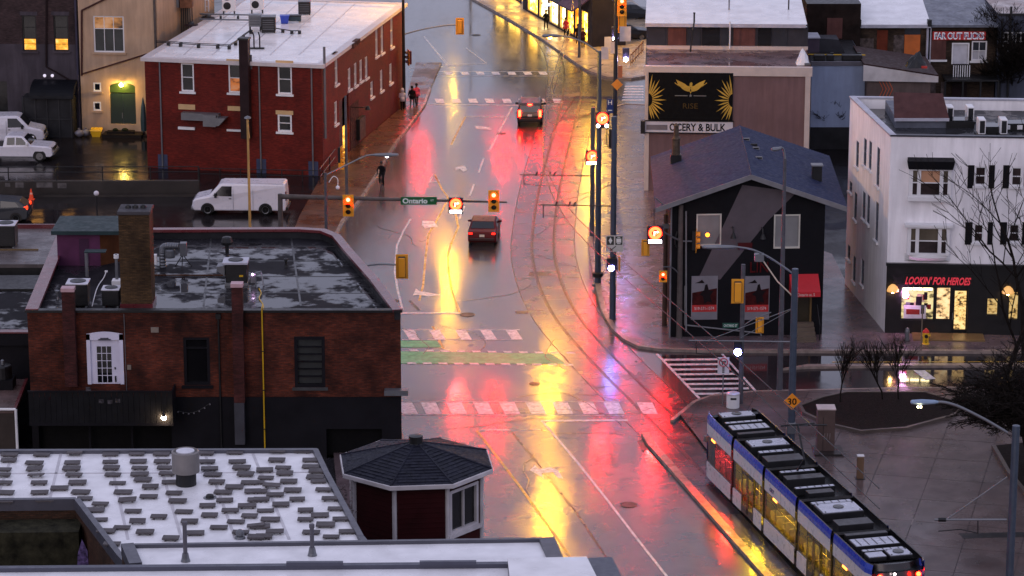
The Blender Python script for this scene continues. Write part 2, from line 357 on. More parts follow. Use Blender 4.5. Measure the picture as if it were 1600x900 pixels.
# plaza
PZ=[(1060,648),(1085,631),(1110,622),(1180,615),(1400,610),(1760,606),(1900,1300),(1560,1300),(1330,960),(1200,800)]
mb=MB(); raised(mb,PZ,0,.13); O('plaza_paving',mb,plaza_m,kind='structure')
kerbline([(1050,660),(1085,631),(1110,622),(1180,615),(1400,610),(1760,606)],.2,.15)
# concrete slabs, each laid on its own; joints show the bed between them
def clip(poly,cv):
    out=poly
    for i in range(len(cv)):
        a,b=cv[i],cv[(i+1)%len(cv)]; inn=out; out=[]
        f=lambda p:(b[0]-a[0])*(p[1]-a[1])-(b[1]-a[1])*(p[0]-a[0])
        for j in range(len(inn)):
            p,q=inn[j],inn[(j+1)%len(inn)]; fp,fq=f(p),f(q)
            if fp>=0: out.append(p)
            if (fp>=0)!=(fq>=0): t_=fp/(fp-fq); out.append((p[0]+(q[0]-p[0])*t_,p[1]+(q[1]-p[1])*t_))
        if len(out)<3: return []
    return out
def hull(P):
    P=sorted(set(P)); 
    def half(Q):
        h=[]
        for p in Q:
            while len(h)>1 and (h[-1][0]-h[-2][0])*(p[1]-h[-2][1])-(h[-1][1]-h[-2][1])*(p[0]-h[-2][0])<=0: h.pop()
            h.append(p)
        return h
    return half(P)[:-1]+half(P[::-1])[:-1]
def slabs(parent,region,cell,ang,z,m,ox=0,oy=0,h=.012,lim=(-30,45,100,240)):
    ca,sa=math.cos(ang),math.sin(ang); cv=hull([(p.x,p.y) for p in region]); rr=random.Random(5)
    for i in range(-60,60):
        for j in range(-60,60):
            c=[((i+a)*cell[0],(j+b)*cell[1]) for a,b in ((0,0),(1,0),(1,1),(0,1))]; g_=.018
            c=[(x+(g_ if k in(0,3) else -g_),y+(g_ if k in(0,1) else -g_)) for k,(x,y) in enumerate(c)]
            c=[(ox+x*ca-y*sa,oy+x*sa+y*ca) for x,y in c]
            if not(lim[0]<c[0][0]<lim[1] and lim[2]<c[0][1]<lim[3]): continue
            q=clip(c,cv)
            if len(q)<3: continue
            tx,ty,dz=rr.gauss(0,.0006),rr.gauss(0,.0006),rr.uniform(-.002,.002); cx,cy=q[0]; mb=MB(); n=len(q)
            mb.add([Vector((x,y,z-.01)) for x,y in q]+[Vector((x,y,z+h+dz+(x-cx)*tx+(y-cy)*ty)) for x,y in q],[tuple(range(n,2*n))]+[(k,(k+1)%n,(k+1)%n+n,k+n) for k in range(n)]); O('slab',mb,m,parent,fix=False)
pz=[o for o in col.objects if o.name.startswith('plaza_paving')][0]; pz.data.materials.clear(); pz.data.materials.append(pm('joint_dirt',(.09,.07,.07),.5))
slabs(pz,[G(*p) for p in PZ],(2.6,3.2),R(-14),.13,plaza_m,12,130,lim=(4,32,112,175))
sr_=[o for o in col.objects if o.name.startswith('sidewalk_right')][0]
slabs(sr_,[G(*p) for p in ((980,175),(962,180),(958,240),(952,300),(948,380),(955,440),(968,490),(990,520),(1035,540),(1045,540),(1032,400),(1005,240))],(1.7,2.4),R(-4),.13,walk_m,6,180,h=.008,lim=(3,12,155,235))
slabs(sr_,[G(*p) for p in ((1045,547),(1700,548),(1700,530),(1045,533))],(2.2,2.0),R(0),.13,walk_m,8,160,h=.008,lim=(6,30,150,175))
# kerb strip between road and tramway
kerbline([(1008,680),(1016,695),(1040,722),(1100,790),(1190,892),(1330,1050),(1500,1240)],.42,.16,'kerb',wet('wet_sandy_kerb',(.26,.18,.135),rdry=.45,rwet=.2,scale=.8,ior=1.38))
# ---- tramway
def smooth(P,k=6):
    out=[]
    for i in range(len(P)-1):
        p0=P[max(0,i-1)];p1=P[i];p2=P[i+1];p3=P[min(len(P)-1,i+2)]
        for j in range(k):
            t=j/k; out.append(.5*((2*p1)+(p2-p0)*t+(2*p0-5*p1+4*p2-p3)*t*t+(3*p1-p0-3*p2+p3)*t**3))
    return out+[P[-1]]
def offs(P,d):
    o=[]
    for i,p in enumerate(P):
        a=P[max(0,i-1)];b=P[min(len(P)-1,i+1)]; t=(b-a); t.z=0; t.normalize(); o.append(p+Vector((-t.y,t.x,0))*d)
    return o
TA=[(1480,1150),(1270,922),(1115,757),(1030,672),(987,630),(947,590),(905,545),(868,500),(843,452),(830,400),(832,350),(840,300),(849,262),(859,225),(870,185),(878,150),(880,110),(868,75),(838,40),(795,8),(740,-30)]
TAw=smooth([G(*p) for p in TA]); TC=offs(TAw,-.76); 
def band(name,P,d0,d1,z,m,kind='structure',parent=None):
    A_,B_=offs(P,d0),offs(P,d1); mb=MB()
    for i in range(len(P)-1): mb.poly([Vector((q.x,q.y,z)) for q in (A_[i],A_[i+1],B_[i+1],B_[i])])
    return O(name,mb,m,parent,kind=kind)
band('track_slab',TC,-2.0,2.0,.004,slab_m)
tk=T('tram_track',(TC[30].x,TC[30].y,0),'pair of steel rails set flush in the wet street','tram track')
for s_ in (-.76,.76):
    P=offs(TC,s_); A_,B_=offs(P,-.05),offs(P,.05); mb=MB()
    for i in range(len(P)-1):
        mb.hexa([Vector((q.x,q.y,-.05)) for q in (A_[i],A_[i+1],B_[i+1],B_[i])],[Vector((q.x,q.y,.014)) for q in (A_[i],A_[i+1],B_[i+1],B_[i])])
    O('rail',mb,steelrail,tk)
    A_,B_=offs(P,.05 if s_<0 else -.05),offs(P,.16 if s_<0 else -.16); mb=MB()
    for i in range(len(P)-1): mb.poly([Vector((q.x,q.y,.009)) for q in (A_[i],A_[i+1],B_[i+1],B_[i])])
    O('flangeway',mb,dark,tk)
mb=MB(); A_,B_=offs(TC,-2.03),offs(TC,-1.97)
for a_,b_ in ((A_,B_),(offs(TC,1.97),offs(TC,2.03))):
    for i in range(len(a_)-1): mb.poly([Vector((q.x,q.y,.008)) for q in (a_[i],a_[i+1],b_[i+1],b_[i])])
for i in range(8,len(TC)-1,2):   # cross joints of the slab
    a=offs(TC,-1.95)[i]; b=offs(TC,1.95)[i]; d=(b-a).normalized(); n_=Vector((-d.y,d.x,0))*.025
    mb.poly([Vector((r.x,r.y,.008)) for r in (a-n_,b-n_,b+n_,a+n_)])
O('slab_joints',mb,pm('joint_tar',(.03,.028,.03),.4),kind='structure')
# the brown paver strip either side of the tram berth
# ---- painted markings
def marks(name,m,lines=(),polys=(),z=.012):
    mb=MB()
    for pts,wd in lines: line(mb,pts,wd,z)
    for pts in polys: mb.poly([Vector((q.x,q.y,z+.001)) for q in (G(*p) for p in pts)])
    return O(name,mb,m,kind='structure')
marks('lane_lines',paint_w,[([(848,659),(900,720),(950,783),(1000,848),(1045,905),(1150,1040)],.13),
 ([(845,658),(981,657)],.3),([(749,672),(845,672)],.22),([(642,342),(630,362),(620,385),(617,425),(621,452),(629,484)],.12),
 ([(627,489.5),(719,489.5)],.28),([(800,168),(782,202),(765,235)],.12),([(756,247),(748,270)],.12),([(741,288),(734,306)],.12),([(726,322),(718,342)],.12),
 ([(728,182),(794,183)],.2),([(662,57),(700,103),(760,99)],.13),([(728,75),(760,99)],.1),([(640,107),(700,104)],.2),([(668,163),(870,166)],.16),([(640,119),(870,119)],.1),([(640,112),(870,112)],.1),
 ([(628,515.5),(812,515.5)],.08),([(628,531),(800,531)],.08),([(628,627.5),(968,627.5)],.08),([(628,648.5),(975,649)],.1),([(1026,553),(1096,626)],.16),([(1128,553),(1186,617)],.14),
 ([(676,273),(686,283)],.1),([(678,272),(671,285)],.1),([(671,285),(686,283)],.1)])
marks('centre_lines',paint_y,[([(727,183),(716,204),(705,226)],.14),([(745,673),(775,712),(812,760),(868,838),(905,890)],.14),([(679,273),(690,295),(699,307),(712,335),(716,355),(706,378),(700,397),(701,425),(706,455),(718,488)],.13),
 ([(697,317),(685,340),(670,365),(665,400),(661,447),(655,470)],.12),([(676,510),(693,545)],.12),([(1300,566),(1700,565)],.12)],)
def crosswalk(name,y0,y1,xs,wd,sk,label=None):
    r=O(name,MB().poly([Vector((p.x,p.y,.0065)) for p in (G(xs[0]-4,y1),G(xs[-1]+wd+4,y1),G(xs[-1]+wd+4-sk,y0),G(xs[0]-4-sk,y0))]),asphalt,kind='structure')
    for x in xs:
        mb=MB().poly([Vector((p.x,p.y,.013)) for p in (G(x,y1),G(x+wd,y1),G(x+wd-sk,y0),G(x-sk,y0))]); O('stripe',mb,paint_w,r)
crosswalk('crosswalk',516,531,[640,680,721,760,800],17,10)
crosswalk('crosswalk',629,647,[629,666,706,748,789,830,872,912,952,1004],24,9)
crosswalk('crosswalk',154.5,161,[682,708,734,760,787,813,840,866],13,3)
crosswalk('crosswalk',112.5,117,[672,697,722,746,770,795,820,844],12,3)
r=O('crosswalk',MB().poly([Vector((p.x,p.y,.006)) for p in (G(1033,556),G(1124,556),G(1180,616),G(1094,622))]),side_m,kind='structure')
for k in range(8):
    y=561+k*7.6; x0=1036+k*7.7; x1=1128+k*7.2
    O('stripe',MB().poly([Vector((p.x,p.y,.0125)) for p in (G(x0,y+3),G(x1,y+2),G(x1-2,y-1),G(x0-3,y))]),paint_w,r)
r=O('crosswalk',MB().poly([Vector((p.x,p.y,.006)) for p in (G(968,157),G(1010,160),G(1004,132),G(972,130))]),asphalt,kind='structure')
for k in range(6):
    y=134+k*4.3; O('stripe',MB().poly([Vector((p.x,p.y,.0125)) for p in (G(976-k,y+2),G(1006,y+2),G(1005,y),G(977-k,y))]),paint_w,r)
# green bicycle crossing with dashed edges
g=road_poly('bike_crossing',[(600,549),(862,553),(885,569),(600,568)],paint_g,z=.0135)
g2=road_poly('bike_box',[(622,532.5),(682,532.5),(690,543),(622,543)],paint_g,z=.0135)
for k in range(11):
    x=641+k*24.5; yy=547.5+k*.4
    O('dash',MB().poly([Vector((p.x,p.y,.0145)) for p in (G(x,yy+1.6),G(x+13,yy+1.6),G(x+11,yy-1),G(x-2,yy-1))]),paint_w,g)
    x-=4; yy=567.4+k*.25
    O('dash',MB().poly([Vector((p.x,p.y,.0145)) for p in (G(x,yy+1.6),G(x+14,yy+1.6),G(x+12,yy-1),G(x-2,yy-1))]),paint_w,g)
marks('lane_arrows',paint_w,[],[[(828,735),(836,727),(842,733),(860,730),(872,735),(880,748),(872,748),(864,738),(846,740),(850,748)],
 [(660,345),(678,346),(684,354),(664,357),(659,352)],[(712,262),(726,259),(730,266),(724,269),(719,264),(712,266)],[(645,462),(650,451),(655,455),(672,458),(688,461),(670,464),(655,461)],[(742,197),(765,199),(768,203),(744,201)],[(1427,579),(1445,579),(1462,592),(1446,594)]])
# asphalt patches, manholes
marks('asphalt_patches',wet('fresh_asphalt_patch',(.022,.021,.024),rdry=.4,rwet=.2,scale=.4),[([(800,675),(845,730),(872,765),(900,800),(950,875),(985,925)],.10),([(640,470),(655,485)],.2),([(880,555),(905,585),(935,610),(955,648)],.06)],
 [[(590,252),(612,236),(603,262),(582,276),(570,276)],[(965,512),(990,512),(1000,527),(975,527)],[(1008,683),(1018,700),(1004,706),(996,690)],[(828,425),(860,425),(862,431),(826,431)],[(805,486),(826,486),(824,490),(806,490)]],z=.0105)
for x,y,r_ in ((982,789,.36),(730,492,.4),(783,209,.3),(744,55,.35),(1004,478,.35),(835,600,.25),(616,470,.25)):
    p=G(x,y); O('manhole_cover',MB().lathe((p.x,p.y,.01 if x!=1004 else .134),[(r_+.05,0),(r_+.05,.012),(r_,.012),(r_,.006),(.01,.006)],20),dark,kind='structure')
for (x,y) in ((673,171),(716,380),(1003,472),(693,345)):
    pass
# planting bed
BED=[(1250,641),(1285,628),(1322,620),(1445,620),(1488,633),(1503,646),(1486,657),(1415,676),(1345,681),(1292,669),(1256,652)]
mb=MB(); raised(mb,BED,.13,.26); O('planting_bed_soil',mb,pm('dark_mulch',(.018,.012,.009),.9,var=.5,vs=4,bump=1,bs=20),kind='structure')
kerbline(BED+[BED[0]],.18,.3,'kerb',pm('bed_kerb',(.16,.12,.10),.4))
mb=MB(); raised(mb,[(1552,705),(1700,690),(1900,1000),(1620,800)],.13,.3); O('planting_bed_soil',mb,MC['dark_mulch'],kind='structure')
kerbline([(1552,705),(1575,745),(1620,800),(1700,880)],.2,.34,'kerb',MC['bed_kerb'])
mb=MB(); raised(mb,[(1498,838),(1600,836),(1610,843),(1505,846)],.13,.15); O('drain_grate',mb,dark,kind='structure')
mb=MB(); raised(mb,[(1397,812),(1425,812),(1435,824),(1408,824)],.13,.137); O('paving_plate',mb,kerb_m,kind='structure')
# distant ground beyond the frame is the same sheet
# ================================================================ BUILDINGS
def xy(p): return Vector((p[0],p[1],0))
def roofslab(mb,pts,z,t=.25): mb.prism([(p[0],p[1]) for p in pts],z-t,z)
def coping(mb,pts,z0,z1,wd,closed=True,out=.06):
    n=len(pts); rg=range(n) if closed else range(n-1)
    for i in rg:
        a=xy(pts[i]); b=xy(pts[(i+1)%n]); W=Wall(a,b); e=.0 if i%2 else .0
        W.wbox(mb,-out,W.L-wd if closed else W.L,z0,z1+.002*(i%2),-wd,out)
def grille(W,mb,r,o,n=6):
    u0,u1,z0,z1=r
    for k in range(n): z=z0+(z1-z0)*(k+.5)/n; W.wbox(mb,u0,u1,z-.012,z+.012,o,o+.02)
# ---------- dark brick building, far left
brD=brick('dark_brown_brick',(.060,.034,.036),(.085,.05,.05),(.05,.04,.04))
greyplaster=pm('grey_lilac_plaster',(.125,.105,.125),.8,var=.2,vs=.6,bump=.3,bs=5,streak=1)
W=Wall(G(-120,205),G(128,208)); t=T('brick_building',W.A,'dark brown brick building with grey rendered base and two orange-lit tall windows','building')
wr=[W.rect(35,24,57,80),W.rect(84,24,107,80)]; zs=W.hit(60,69)[1]; dr=W.rect(-12,127,12,192)
O('wall',W.mesh(zs,16,[(a,b,c,d) if c>zs else (a,b,zs,d) for a,b,c,d in wr],.2),brD,t,uv=W.uv)
O('rendered_base',W.mesh(0,zs,[(a,b,c,zs) for a,b,c,d in wr]+[(dr[0],dr[1],0.1,dr[3])],.2),greyplaster,t)
O('roof',MB().prism(inset([(W.A.x,W.A.y),(W.B.x,W.B.y),(W.B.x+4,W.B.y+18),(W.A.x+4,W.A.y+18)]),15.8,16),darkgrey,t)
Ws=Wall(W.B,W.B+Vector((4,18,0))); O('side_wall',Ws.mesh(0,16),brD,t,uv=Ws.uv)
orange=lit('orange_room',(1,.40,.03),1.3,2.2,.55); 
for k,r in enumerate(wr):
    f=window(W,t,r,dark,glass,.2,.09,1,3,sill=white if 0 else greyplaster,lintel=greyplaster,lowglass=orange)
O('door',(lambda m:(W.wbox(m,dr[0],dr[1],.1,dr[3],-.18,-.1),m)[1])(MB()),pm('black_door',(.01,.01,.01),.4),t)
mb=MB(); ox=.12
P=[W.pt(*W.hit(73,-60),ox),W.pt(*W.hit(73,104),ox),W.pt(*W.hit(88,112),ox),W.pt(*W.hit(120,131),ox)]; mb.path(P,.07); O('downpipe',mb,pm('brown_pipe',(.035,.02,.022),.5),t)
mb=MB(); mb.path([W.pt(W.L-.1,13,.15),W.pt(W.L-.1,.1,.15)],.09); O('downpipe',mb,pm('violet_grey_pipe',(.10,.09,.14),.5),t)
# vestibule under a barrel awning
r=W.rect(42,146,120,206); mb=MB(); W.wbox(mb,r[0],r[1],0,r[3],0,1.6); O('vestibule',mb,darkgrey,t)
mb=MB(); 
for k in range(5): u=r[0]+.1+(r[1]-r[0]-.2)*k/4; W.wbox(mb,u-.04,u+.04,0,r[3],1.6,1.66)
W.wbox(mb,r[0],r[1],r[3]*.45,r[3]*.45+.06,1.601,1.65); O('vestibule_frame',mb,pm('grey_frame',(.07,.07,.075),.5),t)
mb=MB(); ra=W.rect(54,124,122,146); n=8; vs=[]; 
for u in (ra[0],ra[1]):
    for k in range(n+1): a=math.pi/2*k/n; vs.append(W.pt(u,ra[2]+(ra[3]-ra[2])*math.sin(a),2.0*math.cos(a)))
fs=[(k,k+1,k+n+2,k+n+1) for k in range(n)]+[tuple(range(n+1)),tuple(range(n+1,2*n+2))]; mb.add(vs,fs); O('awning',mb,pm('black_canvas',(.012,.013,.018),.5,var=.2),t,fix=True)
for x in (71,83):
    u,z=W.hit(x,117); mb=MB(); mb.tube(W.pt(u,z,0),W.pt(u,z,.25),.05); mb.ball(W.pt(u,z,.3),.12); O('flood_lamp',mb,pm('lamp_shell',(.4,.4,.45),.3,emit=(.9,.8,1),es=.6),t)
# ---------- cream building
cream=pm('cream_render',(.43,.29,.19),.8,var=.14,vs=.5,bump=.25,bs=5,streak=1)
W=Wall(G(129,209),G(251,211)); t=T('rendered_building',W.A,'cream rendered building with lamp over its arched green door','building')
wr=W.rect(146,25,194,82); d_=W.rect(172,129,212,194); sm=[W.rect(146,129,158,143),W.rect(146,159,158,173)]
O('wall',W.mesh(0,15,[wr,d_]+sm,.2),cream,t); Ws=Wall(W.B,W.B+Vector((3,12,0))); O('side_wall',Ws.mesh(0,15),cream,t)
O('roof',MB().prism(inset([(W.A.x,W.A.y),(W.B.x,W.B.y),(W.B.x+3,W.B.y+12),(W.A.x+3,W.A.y+12)]),14.8,15),darkgrey,t)
f=window(W,t,wr,white,lit('dim_room',(.55,.22,.05),.55,.9,.06),.2,.1,3,2,sill=cream,split=.66,lowglass=pm('reflecting_glass',(.035,.045,.05),.08,var=.7,vs=.8,bump=0))
for r in sm: window(W,t,r,white,glass,.12,.1,1,1,sill=cream)
mb=MB(); W.wbox(mb,(d_[0]+d_[1])/2+.01,d_[1],.25,d_[3]*.78,-.18,-.1); W.wbox(mb,d_[0],(d_[0]+d_[1])/2-.01,.25,d_[3]*.78,-.18,-.1); gd=O('door',mb,pm('dark_green_door',(.012,.035,.028),.4),t)
mb=MB(); W.wbox(mb,(d_[0]+d_[1])/2-.1,(d_[0]+d_[1])/2-.06,1.2,1.6,-.1,-.05); O('handle',mb,galv,gd)
mb=MB(); W.wbox(mb,d_[0],d_[1],d_[3]*.8,d_[3],-.18,-.12); O('transom',mb,pm('green_transom',(.03,.07,.01),.4),t)
# arched head closing the top corners of the opening
mb=MB(); uc=(d_[0]+d_[1])/2; hw=(d_[1]-d_[0])/2
for s_ in(-1,1):
    pts=[W.pt(uc+s_*hw,d_[3],.0)]+[W.pt(uc+s_*hw*math.cos(a),d_[3]-.35+.35*math.sin(a),.0) for a in [math.pi/2*k/6 for k in range(7)]]
    mb.poly([p+W.n*.004 for p in pts])
O('arch_spandrel',mb,cream,t)
mb=MB(); W.wbox(mb,d_[0]-.4,d_[1]+.6,0,.24,0,1.3); O('door_step',mb,pm('dark_steps',(.03,.022,.018),.6),t)
u,z=W.hit(191,131); mb=MB(); mb.tube(W.pt(u,z+.1,0),W.pt(u,z+.1,.3),.03); mb.box(W.pt(u,z+.08,.3),(.3,.25,.1)); lf=O('wall_lamp',mb,dark,t)
O('bulb',MB().ball(W.pt(u,z,.35),.14),em('door_lamp',(1,.62,.12),420),lf)
mb=MB(); ox=.1; mb.path([W.pt(*W.hit(185,-12),ox),W.pt(*W.hit(128,16),ox),W.pt(*W.hit(128,118),ox)],.07); mb.path([W.pt(*W.hit(129,115),ox),W.pt(*W.hit(230,84),ox)],.06); O('downpipe',mb,pm('rust_pipe',(.12,.05,.045),.5),t)
mb=MB(); mb.path([W.pt(W.L-.15,14.8,.12),W.pt(W.L-.15,.1,.12)],.09); O('downpipe',mb,brownpole,t)
# set back wing of the cream building
W2=Wall(G(252,190),G(300,190)); wr=W2.rect(261,30,281,58); wr2=W2.rect(283,60,292,75); O('wing_wall',W2.mesh(0,15,[wr],.2),cream,t)
window(W2,t,wr,pm('grey_window_frame',(.28,.25,.23),.5),glassB,.2,.1,1,2)
mb=MB(); W2.pbox(mb,255,-30,281,9,0,.8); O('wall_box',mb,galv,t)
mb=MB(); W2.pbox(mb,283,-20,302,9,0,1.0); O('wall_box',mb,pm('rusty_box',(.35,.16,.09),.6,var=.4,vs=3),t)
mb=MB()
for k in range(6): x=284+k*3.3; u,z=W2.hit(x,10); W2.wbox(mb,u-.04,u+.04,z-2.2,z,.3,.38)
O('balustrade',mb,dark,t)
# ---------- red painted brick building with white roof
redp=brick('red_painted_brick',(.19,.018,.011),(.165,.015,.009),(.15,.014,.008),var=.28,rough=.55)
A=G(231,262);B=G(505,275);C=G(633,163); D=A+(C-B); zr=ZH(A,90)
t=T('brick_building',A,'two storey red painted brick building with wet white roof','building'); RB=t
Wf=Wall(A,B); Wr=Wall(B,C)
up=[Wf.rect(283,99,303,143),Wf.rect(357,99,380,145),Wf.rect(434,101,456,147)]; lo_=[Wf.rect(434,179,456,206)]
O('wall',Wf.mesh(0,zr,up+lo_,.16),redp,t,uv=Wf.uv)
hw_=[(523,82,528,132),(543,106,549,140),(553,98,558,134),(562,93,566,127),(570,88,575,122),(587,37,590,88),(595,32,599,83),(610,24,614,74),(523,158,527,194),(579,127,583,152),(594,109,598,142),(609,99,612,130)]
hs=[]
for q in hw_:
    r=Wr.rect(*q); uu=(r[0]+r[1])/2; hs.append((uu-.45,uu+.45,r[2],r[3]))
doors=[Wr.rect(530,152,545,226)]
hs2=[h for h in hs if h[0]>0.1]
O('side_wall',Wr.mesh(0,zr,hs2+[(doors[0][0],doors[0][1],.12,doors[0][3])],.2),redp,t,uv=Wr.uv)
for X,Y in ((C,D),(D,A)): W_=Wall(X,Y); O('rear_wall',W_.mesh(0,zr),redp,t,uv=W_.uv)
lint=pm('cream_lintel',(.55,.36,.17),.7,var=.15)
for k,r in enumerate(up): window(Wf,t,r,white,glass,.16,.1,1,2,sill=white,lintel=lint,lowglass=lit('orange_corner',(1,.25,.02),.35,1.2,.02) if k==1 else None)
for r in lo_: window(Wf,t,r,white,glass,.16,.12,1,2,sill=white,lintel=lint)
for q in ((279,163,305,171),(356,166,381,173)): mb=MB(); Wf.pbox(mb,*q,0,.05); O('lintel',mb,lint,t)
for q in ((279,198,305,202),(355,202,382,205)): mb=MB(); Wf.pbox(mb,*q,0,.14); O('sill',mb,white,t)
for i,h in enumerate(hs2): window(Wr,t,h,white,glass if i in(1,2,3,4) else glassB,.2,.12,1,2,sill=white)
mb=MB(); r=doors[0]; Wr.wbox(mb,r[0],(r[0]+r[1])/2,.12,r[3],-.18,-.12); O('door',mb,dark,t)
mb=MB(); Wr.wbox(mb,(r[0]+r[1])/2+.02,r[1],.12,r[3]*.5,-.18,-.13); O('door_pane',mb,lit('doorway_glow',(1,.42,.03),1.6,2,.4),t)
mb=MB(); r=Wr.rect(547,160,560,212); Wr.wbox(mb,r[0],r[1],.14,r[3],.0,.03); O('wall_mural',mb,pm('brown_mural',(.13,.06,.05),.7,var=.9,vs=5),t)
r=Wr.rect(556,183,565,210); mb=MB(); Wr.wbox(mb,r[0],r[1],.5,r[3],.03,.3); O('notice_board',mb,dark,t)
r=Wr.rect(548,160,566,168); mb=MB(); mb.path([Wr.pt(r[0],r[3],.05),Wr.pt(r[0],r[3],.9),Wr.pt(r[0]+.6,r[3],1.1)],.04); mb.lathe(Wr.pt(r[0]+.6,r[3]-.25,1.1),[(.22,0),(.08,.25)],10); O('wall_lantern',mb,dark,t)
for q in ((545,66,553,73),(550,62,556,68)): mb=MB(); Wr.pbox(mb,*q,0,.35); O('wall_vent',mb,MC['brown_mural'],t)
# roof with turned-up metal edge
ins=[A,B,C,D]; mb=MB(); mb.prism(inset([(p.x,p.y) for p in ins]),zr-.3,zr-.02); ro=O('roof',mb,whiteroof,t)
mb=MB(); coping(mb,[A,B,C,D],zr-.22,zr+.03,.35,out=.22); O('roof_edge',mb,pm('roof_edge_metal',(.55,.50,.50),.35,var=.1),ro)
for x,cl in ((250,galv),(405,galv),(487,galv)):
    u,z=Wf.hit(x,100); mb=MB(); mb.path([Wf.pt(u,zr-.25,.1),Wf.pt(u,.1,.1)],.06); dp=O('downpipe',mb,cl,t)
    mb=MB(); Wf.wbox(mb,u-.35,u+.35,0,1.0,0.002,.03); O('painted_patch',mb,pm('blue_patch',(.10,.12,.22),.7),dp)
mb=MB(); u,z=Wr.hit(516,100); mb.path([Wr.pt(.25,zr+1.2,.15),Wr.pt(.25,2.6,.15)],.09); O('downpipe',mb,galv,t)
# dark flue stack on the front
ff=T('flue_stack',Wf.pt(*[Wf.hit(386,262)[0],0],.0),'tall dark brown flue stack on the front of the red building','flue')
u,_=Wf.hit(386,150); ztop=Wf.hit(386,60)[1]; zbot=Wf.hit(386,214)[1]
mb=MB(); Wf.wbox(mb,u-.32,u+.32,zbot,ztop,.05,.65); O('shaft',mb,pm('dark_rust_steel',(.045,.025,.028),.5,var=.3),ff)
mb=MB(); Wf.wbox(mb,u-.38,u+.38,ztop,ztop+.12,-.0,.72); O('cap',mb,dark,ff)
mb=MB(); Wf.wbox(mb,u-.42,u+.42,zr-.5,zr+.5,.0,.04); O('flashing',mb,galv,ff)
dc=T('wall_duct',Wf.pt(Wf.hit(322,190)[0],Wf.hit(322,190)[1],0),'grey sheet metal duct along the lower wall of the red building','duct')
mb=MB(); Wf.pbox(mb,287,175,345,186,.03,.6); O('duct',mb,galv,dc); mb=MB(); r=Wf.rect(323,176,343,194); Wf.wbox(mb,*r,.1,.9); 
O('duct_box',mb,galv,dc); mb=MB(); r=Wf.rect(343,181,358,193); P=Wf.pt; mb.hexa([P(r[0],r[2],.9),P(r[0]+.2,r[2],.9),P(r[0]+.2,r[2],.1),P(r[0],r[2],.1)],[P(r[0],r[3],.9),P(r[1],r[3],.9),P(r[1],r[3],.1),P(r[0],r[3],.1)]); O('duct_hood',mb,galv,dc)
# equipment on the white roof
def on(px,py,z): return G(px,py,z)
def mini_split(px,py,z,label,w_=1.0,h_=1.5):
    p=on(px,py,z); t=T('air_conditioner',p,label,'air conditioner','outdoor units on the white roof')
    mb=MB().box(p+Vector((0,0,.25+h_/2)),(w_,.4,h_)); O('casing',mb,white,t,bev=.03)
    for k in (0,1):
        c=p+Vector((-.12,-.21,.25+h_*(.27+.46*k))); O('fan',MB().lathe(c,[(.28,0),(.28,-.02),(.05,-.03)],16,'Y'),dark,t)
    mb=MB(); 
    for s_ in(-.4,.4): mb.box(p+Vector((s_*w_,0,.125)),(.08,.5,.25))
    O('foot',mb,dark,t)
mini_split(358,22,zr,'left white two-fan outdoor unit on the red building roof')
mini_split(402,20,zr,'right white two-fan outdoor unit on the red building roof')
def roofbox(name,px,py,z,d,m,label,cat,legs=False,rz=0,bits=None):
    p=on(px,py,z); t=T(name,p,label,cat); lift=.35 if legs else .06
    O('casing',MB().box(p+Vector((0,0,lift+d[2]/2)),d,rz),m,t,bev=.03)
    mb=MB()
    for sx in(-1,1):
        for sy in(-1,1): mb.box(p+Vector((sx*d[0]*.42,sy*d[1]*.42,lift/2)),(.08,.08,lift))
    O('feet',mb,dark,t)
    mb=MB().box(p+Vector((0,0,lift+d[2]+.02)),(d[0]*1.05,d[1]*1.05,.04),rz); O('lid',mb,galv,t)
    mb=MB(); 
    for k in range(5): mb.box(p+Vector((0,-d[1]/2-.01,lift+d[2]*(.2+.15*k))),(d[0]*.8,.02,.03),0)
    O('louvre',mb,galv if m is dark else dark,t); return t
roofbox('air_handler',420,50,zr,(1.0,.9,1.1),dark,'black boxy condenser on feet on the red building roof','condenser')
roofbox('air_handler',399,48,zr,(.9,.7,.8),galv,'grey metal box beside the black condenser on the red roof','roof box',True)
roofbox('air_handler',476,22,zr,(.9,.7,.9),dark,'small black unit at the back of the white roof','roof unit')
p=on(445,36,zr); tt=T('storage_bin',p,'blue bin on the white roof of the red building','bin'); O('body',MB().hexa([p+Vector(v) for v in((-.25,-.25,0),(.25,-.25,0),(.25,.25,0),(-.25,.25,0))],[p+Vector(v) for v in((-.32,-.3,.55),(.32,-.3,.55),(.32,.3,.55),(-.32,.3,.55))]),pm('blue_plastic',(.03,.07,.45),.4),tt); O('rim',MB().box(p+Vector((0,0,.56)),(.7,.66,.05)),pm('blue_plastic',(.03,.07,.45),.4),tt)
p=on(461,34,zr); tt=T('equipment_case',p,'dark teal case by the blue bin on the roof','case'); O('body',MB().box(p+Vector((0,0,.25)),(.9,.5,.35)),pm('teal_dark',(.03,.08,.10),.4),tt); O('lid',MB().box(p+Vector((0,0,.47)),(.96,.56,.08)),dark,tt)
